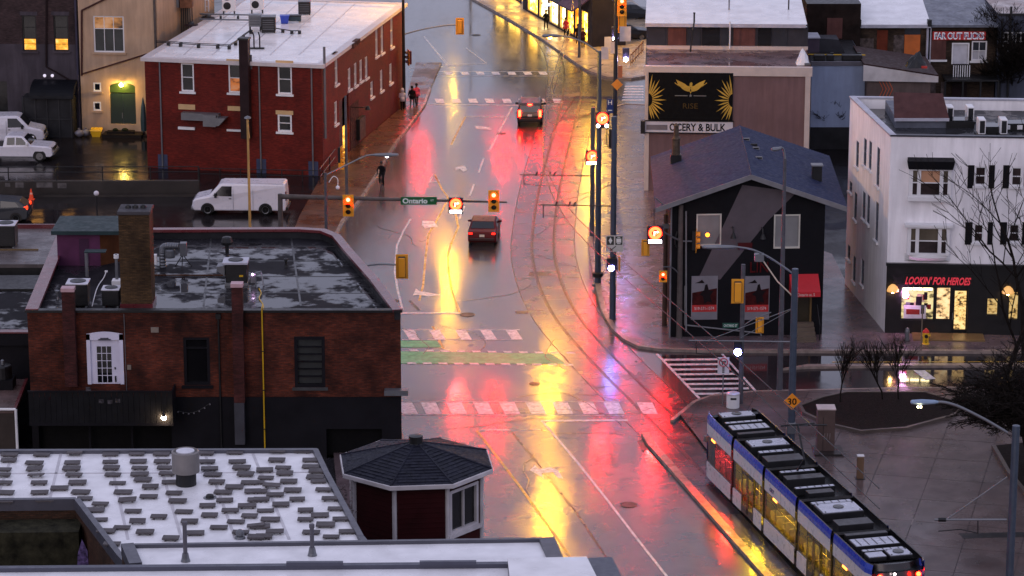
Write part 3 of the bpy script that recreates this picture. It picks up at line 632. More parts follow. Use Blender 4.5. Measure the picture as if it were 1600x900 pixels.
# pipes on sleepers running over the roof
tt=T('roof_pipe',on(300,64,zr),'twin dark pipes on small blocks crossing the white roof','pipe')
PP=[on(244,66,zr+.2),on(263,67,zr+.2),on(282,68,zr+.2),on(310,70,zr+.2),on(340,71,zr+.2),on(358,72,zr+.2),on(368,66,zr+.2),on(380,56,zr+.2),on(392,48,zr+.2)]
O('pipe',MB().path(PP,.035),dark,tt); O('pipe',MB().path([q+Vector((.0,.25,.05)) for q in PP],.03),dark,tt)
for q in PP[1:]: mb=MB().box(q-Vector((0,-.1,.1)),(.22,.5,.2)); O('block',mb,dark,tt)
tt=T('roof_pipe',on(455,50,zr),'dark pipe on blocks right of the black condenser','pipe'); PP=[on(430,44,zr+.2),on(442,46,zr+.2),on(456,48,zr+.2),on(468,48,zr+.2)]
O('pipe',MB().path(PP,.04),dark,tt)
for q in PP[1:]: O('block',MB().box(q-Vector((0,0,.1)),(.22,.4,.2)),dark,tt)
tt=T('unit_platform',on(350,25,zr),'steel platform frame under the outdoor units on the white roof','platform')
for y in (22,30): O('rail',MB().path([on(312,y,zr+.18),on(425,y+2,zr+.18)],.06),galv,tt)
for x in (318,345,372,398,420): O('post',MB().box(on(x,29,zr)+Vector((0,0,.1)),(.15,.3,.2)),dark,tt)
for k,(x,y,l) in enumerate(((299,40,'flat dark drain cover on the left of the white roof'),(325,29,'brownish flat hatch near the pipe platform'))):
    p=on(x,y,zr); tt=T('roof_drain',p,l,'roof drain'); O('ring',MB().lathe(p,[(.5,0),(.5,.08),(.3,.12),(.1,.12)],16),MC['dark_rust_steel'],tt); O('strainer',MB().lathe(p+Vector((0,0,.1)),[(.28,0),(.2,.15),(.05,.2)],12),dark,tt)
tt=T('ladder_rack',on(300,24,zr),'tall white and yellow ladder rack at the left end of the roof','rack')
for x in (321,326): O('upright',MB().path([on(x,18,zr),on(x,18,zr)+Vector((0,0,2.6))],.06),white,tt)
for k in range(5): O('rung',MB().path([on(321,18,zr)+Vector((0,0,.4+.45*k)),on(326,18,zr)+Vector((0,0,.4+.45*k))],.03),white,tt)
tt=T('exhaust_pipe',on(405,75,zr),'bent brown exhaust legs beside the flue on the white roof','pipe')
for x in (397,406): O('leg',MB().path([on(x,76,zr),on(x,76,zr)+Vector((0,0,.9)),on(x,76,zr)+Vector((-.1,.3,1.1))],.05),MC['dark_rust_steel'],tt)
O('base',MB().box(on(402,76,zr)+Vector((0,0,.04)),(1.0,.3,.08)),dark,tt)
# ---------- garbage, bins by the cream building
p=G(151,213); tt=T('grit_bin',p,'yellow grit bin by the steps of the cream building','bin'); O('body',MB().hexa([p+Vector(v) for v in((-.28,-.3,0),(.28,-.3,0),(.28,.3,0),(-.28,.3,0))],[p+Vector(v) for v in((-.4,-.35,.45),(.4,-.35,.45),(.4,.35,.45),(-.4,.35,.45))]),pm('yellow_plastic',(.75,.42,.01),.4),tt); O('lid',MB().hexa([p+Vector(v) for v in((-.44,-.38,.45),(.44,-.38,.45),(.44,.38,.45),(-.44,.38,.45))],[p+Vector(v) for v in((-.4,-.3,.56),(.4,-.3,.56),(.4,.36,.6),(-.4,.36,.6))]),MC['yellow_plastic'],tt)
for k,(x,l) in enumerate(((124,'left pale rubbish bag against the cream building'),(134,'right pale rubbish bag against the cream building'))):
    p=G(x,214-k); tt=T('rubbish_bag',p,l,'rubbish bag','rubbish bags by the cream building'); mb=MB().ball(p+Vector((0,0,.28)),.33,12,8,.85)
    mb.v=[v+Vector((noise.noise(v*4)*.1,noise.noise(v*4+Vector((5,0,0)))*.1,0)) for v in mb.v]; O('bag',mb,pm('pale_plastic_bag',(.32,.30,.36),.35),tt,smooth=True); O('knot',MB().lathe(p+Vector((0,0,.5)),[(.04,0),(.1,.15),(.02,.18)],8),MC['pale_plastic_bag'],tt)
p=G(225,213); tt=T('umbrella_stand',p,'furled dark umbrella against the left corner of the red building','umbrella'); O('cover',MB().lathe(p,[(.2,.4),(.22,1.2),(.16,2.2),(.03,2.9)],10),MC['teal_dark'],tt); O('base',MB().lathe(p,[(.35,0),(.35,.1),(.05,.12),(.05,.4)],12),dark,tt)
p=G(190,212); tt=T('planter_box',p,'dark planter boxes at the foot of the green door steps','planter'); O('box',MB().box(p+Vector((0,-.3,.22)),(2.0,.5,.44)),MC['dark_steps'],tt); O('plants',MB().ball(p+Vector((.3,-.3,.5)),.25,8,5,.6).ball(p+Vector((-.4,-.3,.5)),.22,8,5,.6),pm('dark_leaves',(.02,.03,.015),.8),tt)
# ---------- low wall with railing between the two lots
A=G(-60,306);B=G(312,305); W=Wall(A,B); t=T('retaining_wall',A,'low dark concrete wall with steel railing between the two parking lots','wall')
hw=ZH(A,283); O('wall',MB().hexa([W.pt(0,0,0),W.pt(W.L,0,0),W.pt(W.L,0,-.3),W.pt(0,0,-.3)],[W.pt(0,hw,0),W.pt(W.L,hw,0),W.pt(W.L,hw,-.3),W.pt(0,hw,-.3)]),pm('dark_wet_concrete',(.045,.035,.032),.45,var=.4,vs=1),t,bev=.03)
for q in ((24,285,37,293),(57,285,82,293),(90,286,104,294),(8,286,16,292)): mb=MB(); W.pbox(mb,*q,0.001,.006); O('paint_patch',mb,pm('grey_patch_paint',(.22,.2,.2),.7,var=.4,vs=2),t)
zt=ZH(A,262); mb=MB()
for z in (zt,(zt+hw)/2+.1): mb.path([W.pt(0,z,-.15),W.pt(W.L,z,-.15)],.035)
rl=O('railing',mb,dark,t)
for x in (13,88,160,235,310): u,_=W.hit(x,284); O('post',MB().path([W.pt(u,hw,-.15),W.pt(u,zt,-.15)],.04),dark,rl)
mb=MB(); W.wbox(mb,0,W.L,.0,.14,.3,.45); O('wheel_stop',mb,MC['dark_wet_concrete'],t)
# second railing towards the pavement along the red building
A=G(312,280);B=G(505,284); W=Wall(A,B); t=T('railing',A,'thin dark railing in front of the red building','railing')
zt=ZH(A,263)
for z in(zt,zt*.5): O('rail',MB().path([W.pt(0,z,0),W.pt(W.L,z,0)],.03),dark,t)
for k in range(7): O('post',MB().path([W.pt(W.L*k/6,0,0),W.pt(W.L*k/6,zt,0)],.035),dark,t)
A=G(500,290);B=G(530,250); W=Wall(A,B); t=T('railing',A,'short slanting railing at the corner of the red building','railing')
for z in(1.15,.6): O('rail',MB().path([W.pt(0,z,0),W.pt(W.L,z,0)],.03),galv,t)
for k in range(3): O('post',MB().path([W.pt(W.L*k/2,0,0),W.pt(W.L*k/2,1.15,0)],.035),dark,t)
# ================================================================ FRONT BRICK BUILDING (left centre)
brF=brick('weathered_red_brick',(.15,.030,.013),(.085,.019,.010),(.055,.03,.025),.24,.08,.75,.75)
brC=brick('yellow_brown_brick',(.11,.06,.025),(.075,.042,.02),(.05,.035,.02),.24,.08,.8,.6)
pinkc=pm('red_metal_coping',(.27,.045,.055),.3,.1,var=.25,vs=.8,coat=.3)
greyp=pm('slate_grey_paint',(.016,.015,.020),.6,var=.25,vs=.8)
A=G(52,715);B=G(628,715); zc=ZH(A,484); zrf=zc-.5
Wf=Wall(A,B); t=T('brick_building',A,'dark red brick corner building with grey ground floor, white door and red-edged flat roof','building'); FB=t
R0=[G(60,480,zc),G(627,487,zc)]
back=[G(590,437,zc),G(548,390,zc),G(530,368,zc),G(508,359,zc),G(470,356.5,zc),G(95,358,zc)]
foot=[Vector((A.x,A.y,0)),Vector((B.x,B.y,0))]+[Vector((p.x,p.y,0)) for p in back]
zg=Wf.hit(400,620)[1]; wd=Wf.rect(136,518,193,600); w1=Wf.rect(287,527,328,602); w2=Wf.rect(460,526,508,605)
gar=Wf.rect(510,670,597,706)
O('wall',Wf.mesh(zg,zc-.12,[(wd[0],wd[1],max(zg,wd[2]),wd[3]-.13),w1,w2],.22),brF,t,uv=Wf.uv)
und=[(Wf.hit(60,660)[0],Wf.hit(268,660)[0],.0,Wf.hit(200,655)[1])]
O('ground_floor_wall',Wf.mesh(0,zg,und+[(gar[0],gar[1],0,gar[3])],.5,o=.03),greyp,t)
mb=MB(); Wf.wbox(mb,und[0][0]-.2,und[0][1]+.2,0,und[0][3]+.2,-.6,-.5); O('recess_back',mb,pm('black_recess',(.006,.006,.007),.6),t)
mb=MB(); Wf.wbox(mb,gar[0],gar[1],0,gar[3],-.5,-.4); O('garage_door',mb,MC['black_recess'],t)
for x in (140,206,270): mb=MB(); u,_=Wf.hit(x,670); Wf.wbox(mb,u-.05,u+.05,0,und[0][3],-.1,.02); O('post',mb,greyp,t)
for i in range(1,len(foot)):
    a,b=foot[i],foot[(i+1)%len(foot)]; W_=Wall(a,b)
    if W_.L>.2: O('side_wall',W_.mesh(0,zc-.12,o=0),brF,t,uv=W_.uv)
roofm=wet('puddled_dark_roof',(.016,.015,.018),rdry=.6,rwet=.03,scale=.36,var=.3,lo=.47,hi=.55,bump=.35,bs=14,ior=1.5,wave=.01,sd=.04)
mb=MB(); mb.prism(inset([(p.x,p.y) for p in foot],.05),zrf-.2,zrf); rf=O('roof',mb,roofm,t)
mb=MB()
for i in range(len(foot)):
    a,b=foot[i],foot[(i+1)%len(foot)]; W_=Wall(a,b); W_.wbox(mb,0,W_.L,zrf,zc-.122,-.3,-.003)
O('parapet',mb,darkgrey,t)
fc=MB(); Wf.wbox(fc,-.1,Wf.L+.1,zc-.12,zc,-.3,.12); O('front_coping',fc,dark,t)
for i in range(1,len(foot)):
    a,b=foot[i],foot[(i+1)%len(foot)]; W_=Wall(a,b); mb=MB(); wd_=.55 if i==len(foot)-1 else .4
    W_.wbox(mb,-.04,W_.L+.04,zc-.12,zc+.03+.003*i,-wd_,.08); O('coping',mb,pinkc,t,bev=.015)
# door with arched frame
dk=pm('white_door_paint',(.62,.60,.72),.45,var=.06)
mb=MB(); u0,u1,z0,z1=wd; z0=max(z0,zg)
Wf.wbox(mb,u0,u0+.18,z0,z1-.12,-.15,.06); Wf.wbox(mb,u1-.18,u1,z0,z1-.12,-.15,.06); 
n=8; arc=[(u0+(u1-u0)*k/n, z1-.12+.12*math.sin(math.pi*k/n)) for k in range(n+1)]
vs=[Wf.pt(u,z,o) for o in(.06,-.15) for u,z in arc+[(u1,z1-.42),(u0,z1-.42)]]; m_=n+3
mb.add(vs,[tuple(range(m_)),tuple(range(2*m_-1,m_-1,-1))]+[(i,(i+1)%m_,(i+1)%m_+m_,i+m_) for i in range(m_)])
dfr=O('door_frame',mb,dk,t)
mb=MB(); Wf.wbox(mb,u0+.18,u1-.18,z0,z1-.42,-.16,-.06); dd=O('door',mb,dk,t)
du=(u1-u0-.36); gx0=u0+.18+du*.2; gx1=u0+.18+du*.72; gz0=z0+.05; gz1=z1-.75; ew=(gx1-gx0)/3; eh=(gz1-gz0)/5
for i in range(3):
    for j in range(5): mb=MB(); Wf.wbox(mb,gx0+i*ew+.02,gx0+(i+1)*ew-.02,gz0+j*eh+.02,gz0+(j+1)*eh-.02,-.06,-.045); O('pane',mb,glass,dd)
mb=MB(); Wf.wbox(mb,gx1+.12,gx1+.19,z0+.1,z0+.4,-.06,-.01); Wf.wbox(mb,gx1+.12,gx1+.18,z0+.75,z0+.85,-.06,0); O('handle',mb,dark,dd)
mb=MB(); Wf.wbox(mb,(u0+u1)/2-.3,(u0+u1)/2+.3,z1-.42,z1-.36,.06,.12); Wf.wbox(mb,(u0+u1)/2-.2,(u0+u1)/2+.2,z1-.36,z1-.3,.06,.09); O('door_ornament',mb,pm('grey_ornament',(.15,.14,.17),.5),dfr)
window(Wf,t,w1,greyp,pm('black_pane',(.01,.01,.012),.12,bump=0),.2,.14,1,2,sill=greyp,split=.8); window(Wf,t,w2,greyp,pm('shuttered_pane',(.05,.055,.055),.4,bump=0),.2,.16,1,6,sill=pm('grey_stone_sill',(.12,.12,.12),.7))
# balcony
r=Wf.rect(52,598,275,651); bl=T('balcony',Wf.pt(r[0],r[2],0),'dark boarded balcony under the white door','balcony'); 
mb=MB(); Wf.wbox(mb,r[0],r[1],r[2],r[2]+.15,.03,1.5); O('deck',mb,greyp,bl)
nb=26
for k in range(nb):
    a=r[0]+(r[1]-r[0])*k/nb; mb=MB(); Wf.wbox(mb,a+.008,a+(r[1]-r[0])/nb-.008,r[2]+.15,r[3]-.05,1.45,1.49); O('board',mb,pm('charcoal_board',(.016,.016,.019),.6,var=.3),bl)
mb=MB(); Wf.wbox(mb,r[0]-.02,r[1]+.02,r[3]-.05,r[3]+.03,1.41,1.53); Wf.wbox(mb,r[1]-.06,r[1],r[2]+.15,r[3]-.05,.03,1.44); O('handrail',mb,greyp,bl)
for x,y in ((138,608),(158,627),(184,626),(172,628)):
    u,z=Wf.hit(x,y,1.5); mb=MB(); Wf.wbox(mb,u-.12,u+.12,z-.1,z+.1,1.495,1.51); O('sticker',mb,pm('faded_sticker',(.10,.09,.10),.6,var=.9,vs=9),bl)
# pilasters / gas pipe / lamps
pil=pm('dark_red_paint',(.09,.016,.014),.5,var=.25)
for x0,x1,y0,y1 in ((100,119,452,600),(364,381,445,625)):
    u0,_=Wf.hit(x0,500);u1,_=Wf.hit(x1,500); zt=Wf.hit((x0+x1)/2,y0)[1]; zb=Wf.hit((x0+x1)/2,y1)[1]
    s_=T('brick_flue',Wf.pt((u0+u1)/2,zb,.2),'narrow dark red chimney flue with pale cap left of the white door' if x0<200 else 'tall dark red chimney flue left of the yellow gas pipe','chimney')
    mb=MB(); Wf.wbox(mb,u0,u1,zb,zt,.035,.5); O('shaft',mb,brick('dull_red_brick',(.085,.02,.018),(.065,.017,.015),(.05,.02,.018)) if 'dull_red_brick' not in MC else MC['dull_red_brick'],s_,uv=Wf.uv)
    mb=MB(); Wf.wbox(mb,u0-.03,u1+.03,zt,zt+.18,.0,.54); O('cap',mb,pm('pink_cap',(.45,.28,.30),.5),s_)
    if x0>200: mb=MB(); Wf.wbox(mb,u0,u1-.05,Wf.hit(370,690)[1],zb,.035,.5); O('painted_foot',mb,pm('grey_flue_paint',(.10,.10,.12),.6),s_)
gp=T('gas_pipe',Wf.pt(Wf.hit(412,705)[0],0,.12),'thin yellow gas pipe running down the brick front','pipe'); u,_=Wf.hit(412,600)
O('pipe',MB().path([Wf.pt(u,0,.12),Wf.pt(u,zc+.1,.12),Wf.pt(u,zc+.15,-.5)],.035),pm('gas_yellow',(.55,.33,.01),.4),gp); 
for z in (1.5,3.5,5.5): mb=MB(); Wf.wbox(mb,u-.06,u+.06,z,z+.05,.03,.16); O('bracket',mb,dark,gp)
for x,m_ in ((344,dark),):
    u,_=Wf.hit(x,600); tt=T('downpipe',Wf.pt(u,0,.1),'black downpipe between the dark window and the red flue','downpipe'); O('pipe',MB().path([Wf.pt(u,0,.1),Wf.pt(u,zc-.2,.1)],.05),m_,tt); O('hopper',MB().box(Wf.pt(u,zc-.3,.12),(.25,.2,.25)),m_,tt)
u,z=Wf.hit(256,653,1.6); tt=T('wall_lamp',Wf.pt(u,z,.6),'glowing round lamp under the right end of the balcony','lamp'); O('bulb',MB().ball(Wf.pt(u,z,1.6),.12),em('porch_lamp',(1,.7,.42),160),tt); O('holder',MB().tube(Wf.pt(u,z+.35,1.6),Wf.pt(u,z+.09,1.6),.03,.09),dark,tt)
mb=MB(); r=Wf.rect(236,511,248,519); Wf.wbox(mb,*r,0,.08); O('wall_box',mb,pm('beige_plastic',(.4,.33,.27),.6),t)
mb=MB(); r=Wf.rect(199,570,205,577); Wf.wbox(mb,*r,0,.08); O('wall_box',mb,MC['beige_plastic'],t)
# corner ledge on the right
r=Wf.rect(601,606,630,614); mb=MB(); Wf.wbox(mb,r[0],Wf.L+.35,r[2],r[3],.031,.5); O('corner_ledge',mb,galv,t)
u,_=Wf.hit(450,500)
tt=T('wall_conduit',Wf.pt(Wf.hit(196,620)[0],0,.05),'thin grey cable running down beside the white door','cable'); O('cable',MB().path([Wf.pt(Wf.hit(196,560)[0],zc-.2,.03),Wf.pt(Wf.hit(197,580)[0],zg,.03)],.018),galv,tt)
tt=T('string_lights',Wf.pt(Wf.hit(300,640)[0],zg-.6,.1),'string of small dark bulbs on the grey wall','string lights'); pts=[]
for k in range(13):
    q=k/12; x=278+50*q; y=642-12*q+8*math.sin(math.pi*q); u,z=Wf.hit(x,y,.1); pts.append(Wf.pt(u,z,.1))
O('wire',MB().path(pts,.012,5),dark,tt)
for p in pts[::2]: O('bulb',MB().ball(p-Vector((0,0,.06)),.045,8,5),pm('dim_bulb',(.3,.28,.3),.1),tt)
# ---- rooftop: chimney, penthouse, units
pc=G(213.5,482,zrf); cw=48/S(pc); ch=ZH(pc,336)-zrf
t=T('brick_chimney',pc,'tall square yellow-brown brick chimney on the flat roof','chimney')
cb=MB().box(pc+Vector((0,cw/2,ch/2)),(cw,cw,ch)); Wc=Wall(pc-Vector((cw/2,0,0)),pc+Vector((cw/2,0,0))); O('shaft',cb,brC,t,uv=Wc.uv)
O('cap',MB().box(pc+Vector((0,cw/2,ch+.09)),(cw+.1,cw+.1,.18)),pm('grey_cap_stone',(.12,.11,.12),.6),t,bev=.03)
for dx in(-.35,0,.4): O('pot',MB().lathe(pc+Vector((dx,cw/2,ch+.18)),[(.16,0),(.14,.14),(.1,.14),(.1,.02)],10),dark,t)
O('flashing',MB().box(pc+Vector((0,cw/2,.12)),(cw+.1,cw+.1,.24)),pinkc,t)
pp=G(137,415,zrf); pw=93/S(pp); phh=ZH(pp,365)-zrf; t=T('roof_penthouse',pp,'purple stair penthouse with teal roof edge and brown side','penthouse')
O('wall',MB().box(pp+Vector((-pw*.14,1.5,phh/2)),(pw*.72,3,phh)),pm('purple_paint',(.17,.05,.13),.6,var=.2),t)
q=pp+Vector((pw*.22,0,0)); O('brown_side',MB().hexa([q+Vector((0,.0,0)),q+Vector((pw*.28,.9,0)),q+Vector((pw*.28,3,0)),q+Vector((0,3,0))],[q+Vector((0,.0,phh)),q+Vector((pw*.28,.9,phh)),q+Vector((pw*.28,3,phh)),q+Vector((0,3,phh))]),pm('brown_board',(.16,.055,.02),.6,var=.3),t)
O('roof',MB().box(pp+Vector((0,1.4,phh+.1)),(pw+.5,3.4,.2)),pm('teal_fascia',(.045,.08,.085),.5),t)
O('side_door',MB().box(pp+Vector((-pw*.05,-.02,.75)),(.5,.03,1.4)),pm('dull_violet',(.10,.04,.09),.6),t)
def condenser(px,py,z,w_,h_,label,grp='condensers on the flat brick building roof'):
    p=G(px,py,z); t=T('condenser_unit',p,label,'condenser',grp)
    O('cabinet',MB().box(p+Vector((0,w_/2,h_/2+.08)),(w_,w_,h_)),dark,t,bev=.04)
    O('top_plate',MB().box(p+Vector((0,w_/2,h_+.11)),(w_+.06,w_+.06,.06)),pm('pale_top',(.55,.54,.6),.4),t,bev=.02)
    O('fan_guard',MB().lathe(p+Vector((0,w_/2,h_+.14)),[(w_*.38,0),(w_*.38,.03),(w_*.1,.05),(.02,.05)],18),dark,t)
    mb=MB(); 
    for k in range(8): mb.box(p+Vector((0,-.005,.2+h_*k/9)),(w_*.9,.012,.02))
    O('louvre',mb,darkgrey,t); mb=MB()
    for s_ in(-1,1): mb.box(p+Vector((s_*w_*.4,w_/2,.04)),(.1,w_,.08))
    O('base_rail',mb,galv,t); return t
condenser(121,481,zrf,1.05,1.1,'large dark condenser with pale top by the left pink parapet'); condenser(173,481,zrf,.85,.8,'smaller dark condenser left of the brick chimney')
condenser(8,388,G(0,0,0).z+5.0,1.15,1.2,'dark condenser unit at the far left edge of the neighbouring roof','')
p=G(368,446,zrf); t=T('rooftop_unit',p,'dark rooftop ventilation unit with pale lid and side hood right of the chimney','rooftop unit')
O('cabinet',MB().box(p+Vector((.05,.5,.62)),(1.1,1.0,.95)),dark,t,bev=.03); O('lid',MB().box(p+Vector((0,.5,1.16)),(1.3,1.15,.12)),pm('pale_lid',(.42,.42,.48),.35),t,bev=.02)
O('fan_guard',MB().lathe(p+Vector((0,.5,1.22)),[(.38,0),(.38,.04),(.03,.05)],16),dark,t)
O('side_hood',MB().hexa([p+Vector(v) for v in((-.95,.1,.75),(-.55,.1,.45),(-.55,.9,.45),(-.95,.9,.75))],[p+Vector(v) for v in((-.95,.1,.95),(-.55,.1,1.0),(-.55,.9,1.0),(-.95,.9,.95))]),galv,t)
O('stand',MB().box(p+Vector((.05,.5,.07)),(1.2,1.1,.14)),galv,t); O('label_plate',MB().box(p+Vector((.3,-.012,.5)),(.2,.015,.1)),MC['gas_yellow'],t)
p=G(395,448,zrf); t=T('gas_meter_set',p,'small lit control box and pipes beside the rooftop unit','meter'); O('box',MB().box(p+Vector((0,.3,.35)),(.25,.25,.4)),galv,t); O('pipe',MB().path([p+Vector((.15,0,0)),p+Vector((.15,0,.7)),p+Vector((.4,.4,.7)),p+Vector((.55,.2,0))],.04),galv,t); O('indicator',MB().ball(p+Vector((0,.1,.62)),.05,8,5),em('indicator_glow',(.9,.5,1),25),t)
p=G(410,470,zrf); t=T('gas_hose',p,'yellow gas hose lying across the wet flat roof','hose')
O('hose',MB().path(smooth([G(404,450,zrf+.04),G(408,458,zrf+.04),G(405,466,zrf+.05),G(411,476,zrf+.04),G(412,484,zrf+.5)]),.03),MC['gas_yellow'],t); O('valve',MB().ball(G(404,450,zrf+.06),.07,8,5),dark,t)
p=G(262,418,zrf); t=T('vent_duct',p,'silver elbow duct and fan box on a tripod behind the chimney','duct')
O('duct',MB().path(smooth([p+Vector((-.25,0,0)),p+Vector((-.25,0,.9)),p+Vector((-.1,0,1.15)),p+Vector((.6,0,1.15))]),.17,10),galv,t,smooth=True)
O('fan_box',MB().box(p+Vector((.85,0,1.0)),(.35,.4,.7)),galv,t,bev=.02); O('drum',MB().lathe(p+Vector((.15,-.05,.55)),[(.25,0),(.27,.1),(.27,.4),(.2,.45)],14),galv,t)
mb=MB(); 
for a in range(3): mb.tube(p+Vector((.8,.0,.7)),p+Vector((.8+.5*math.cos(2.1*a+.5),.5*math.sin(2.1*a+.5),0)),.025)
O('tripod',mb,dark,t); O('white_box',MB().box(p+Vector((-.75,0,.45)),(.4,.3,.5)),white,t)
for k,(x,y,l) in enumerate(((355,395,'mushroom vent at the back of the wet flat roof'),(183,445,'silver pipe vent on white base left of the chimney'),(136,432,'pale vertical vent pipe before the purple penthouse'),(447,418,'short dark roof vent in the middle of the puddles'),(90,468,'small pale vent near the left pink parapet'))):
    p=G(x,y,zrf); t=T('roof_vent',p,l,'roof vent')
    if k==0: O('stem',MB().lathe(p,[(.1,0),(.1,.5)],10),dark,t); O('cap',MB().lathe(p+Vector((0,0,.45)),[(.3,0),(.32,.15),(.25,.4),(.1,.45)],8),dark,t)
    elif k==1: O('stem',MB().lathe(p,[(.08,.2),(.08,1.6)],10),galv,t); O('base',MB().box(p+Vector((0,0,.15)),(.5,.5,.3)),white,t,bev=.05); O('collar',MB().lathe(p+Vector((0,0,1.4)),[(.13,0),(.13,.2)],10),white,t)
    elif k==2: O('stem',MB().lathe(p,[(.09,0),(.09,1.3)],10),galv,t); O('shelf',MB().box(p+Vector((.45,.2,1.3)),(1.1,.6,.05)),MC['teal_fascia'],t)
    else: O('stem',MB().lathe(p,[(.1,0),(.06,.15),(.06,.4)],10),galv if k==4 else dark,t); O('cap',MB().lathe(p+Vector((0,0,.38)),[(.12,0),(.12,.08),(.03,.12)],10),galv if k==4 else dark,t)
t=T('roof_cable',G(155,440,zrf),'white cable curling over the roof left of the chimney','cable'); O('cable',MB().path(smooth([G(166,424,zrf+.03),G(162,434,zrf+.03),G(155,444,zrf+.03),G(150,455,zrf+.05),G(144,478,zrf+.03)]),.025),white,t); O('plug',MB().box(G(166,424,zrf+.05),(.15,.1,.08)),white,t)
# water pipes lying on the roof
t=T('roof_pipe',G(300,432,zrf),'thin brown pipe lying across the back of the wet roof','pipe'); O('pipe',MB().path([G(240,430,zrf+.06),G(360,430,zrf+.06)],.04),MC['brown_board'],t)
for x in(250,290,330): O('block',MB().box(G(x,430,zrf)+Vector((0,0,.03)),(.2,.2,.06)),dark,t)
mb=MB()
for q in((535,408),(565,445),(590,478)):
    t=T('edge_vent',G(q[0]-12,q[1],zrf),{535:'upper',565:'middle',590:'lower'}[q[0]]+' slim pale flashing strip beside the right parapet','flashing'); d=(G(q[0],q[1]+12,zrf)-G(q[0]-12,q[1]-6,zrf)).normalized(); p=G(q[0]-8,q[1],zrf)
    O('strip',MB().hexa([p,p+d*1.3,p+d*1.3+Vector((.08,0,0)),p+Vector((.08,0,0))],[p+Vector((0,0,.1)),p+d*1.3+Vector((0,0,.1)),p+d*1.3+Vector((.08,0,.1)),p+Vector((.08,0,.1))]),galv,t); O('clip',MB().box(p+d*.6+Vector((0,0,.12)),(.12,.12,.05)),dark,t)
# ---------- neighbours at the left edge
t=T('flat_roofed_building',G(-60,420,5),'low grey roofed building behind the pink parapet at the left edge','building')
P=[G(-160,413,5),G(78,413,5),G(104,357,5),G(-160,357,5)]; O('roof',MB().prism(inset([(p.x,p.y) for p in P]),4.8,5),wet('grey_felt_roof',(.10,.085,.085),rdry=.5,rwet=.2,scale=.5),t)
W=Wall(P[0],P[1]); O('wall',W.mesh(0,4.8),dark,t); mb=MB(); W2=Wall(P[2],P[3]); W2.wbox(mb,0,W2.L,4.9,5.25,-.05,.1); O('coping',mb,pinkc,t)
mb=MB(); W3=Wall(G(-160,392,5),G(60,391,5)); W3.wbox(mb,0,W3.L,5,5.08,-.04,.04); O('roof_pipe',mb,pm('tan_pipe',(.3,.2,.1),.5),t)
t=T('flat_roofed_building',G(-60,520,4.6),'dark building with puddled roof left of the brick front','building')
P=[G(-160,528,4.6),G(52,528,4.6),G(56,455,4.6),G(-160,455,4.6)]; O('roof',MB().prism(inset([(p.x,p.y) for p in P]),4.4,4.6),roofm,t)
W=Wall(P[0],P[1]); O('wall',W.mesh(0,4.55,o=0),greyp,t); mb=MB(); W.wbox(mb,0,W.L,4.3,4.95,-.05,.35); O('parapet',mb,greyp,t)
mb=MB(); W.wbox(mb,0,W.L,4.95,5.02,-.1,.4); O('coping',mb,pinkc,t)
W5=Wall(P[3],P[2]); mb=MB(); W5.wbox(mb,0,W5.L,0,4.7,-3,-.1); O('rear_block',mb,dark,t)
t=T('lean_to',G(-60,665,2.6),'low lean-to with brown roof and pale gutter at the left edge','lean-to')
P=[G(-160,640,2.7),G(22,640,2.7),G(41,592,2.7),G(-160,592,2.7)]; O('roof',MB().prism(inset([(p.x,p.y) for p in P]),2.5,2.7),wet('brown_felt_roof',(.11,.07,.065),rdry=.5,rwet=.2,scale=.6),t)
W=Wall(P[0],P[1]); O('wall',W.mesh(0,2.5),pm('brown_shed_wall',(.09,.07,.06),.7),t); mb=MB(); mb.path([W.pt(0,2.75,.12),W.pt(W.L+.1,2.75,.12),W.pt(W.L+.1,0,.12)],.07,8); O('gutter',mb,white,t)
W=Wall(P[1],P[2]); mb=MB(); W.wbox(mb,0,W.L,2.6,2.75,-.05,.1); O('edge_trim',mb,pinkc,t)
p=G(5,590,3.2); t=T('roof_cowl',p,'black cowl with silver knob at the left edge above the lean-to','roof cowl'); O('drum',MB().lathe(p,[(.45,0),(.45,.6),(.4,.66),(.1,.7)],16),dark,t); O('knob',MB().lathe(p+Vector((0,0,.7)),[(.1,0),(.1,.2),(.03,.25)],10),galv,t); O('curb',MB().box(p+Vector((0,0,-.3)),(1.1,1.1,.6)),greyp,t)
# ================================================================ WHITE ROOF BUILDING (bottom left)
zw=12.0; whm=pm('roof_metal_edge',(.15,.15,.19),.4,.2,var=.1)
P=[G(-140,787,zw),G(118,784,zw),G(185,872,zw),G(240,930,zw),G(640,930,zw),G(566,842,zw),G(512,742,zw),G(495,706,zw),G(-140,708,zw)]
t=T('white_roofed_building',P[0],'building with wet white flat roof dotted with grey pavers, bottom left','building'); WR=t
rf=O('roof',MB().prism(inset([(p.x,p.y) for p in P]),zw-.3,zw),whiteroof,t)
mb=MB()
for i,(a,b) in enumerate(((0,1),(1,2),(2,3),(4,5),(5,6),(6,7),(7,8))):
    W=Wall(P[a],P[b]); W.wbox(mb,0,W.L,zw-.3,zw+.12+.002*i,-.16,.05)
O('edge',mb,whm,rf)
brB=brick('brown_brick',(.085,.036,.02),(.06,.03,.018),(.04,.03,.02))
for a,b in ((0,1),(1,2),(2,3),(4,5),(5,6),(6,7),(7,8)): W=Wall(P[a],P[b]); O('wall',W.mesh(0,zw-.3),brB,t,uv=W.uv)
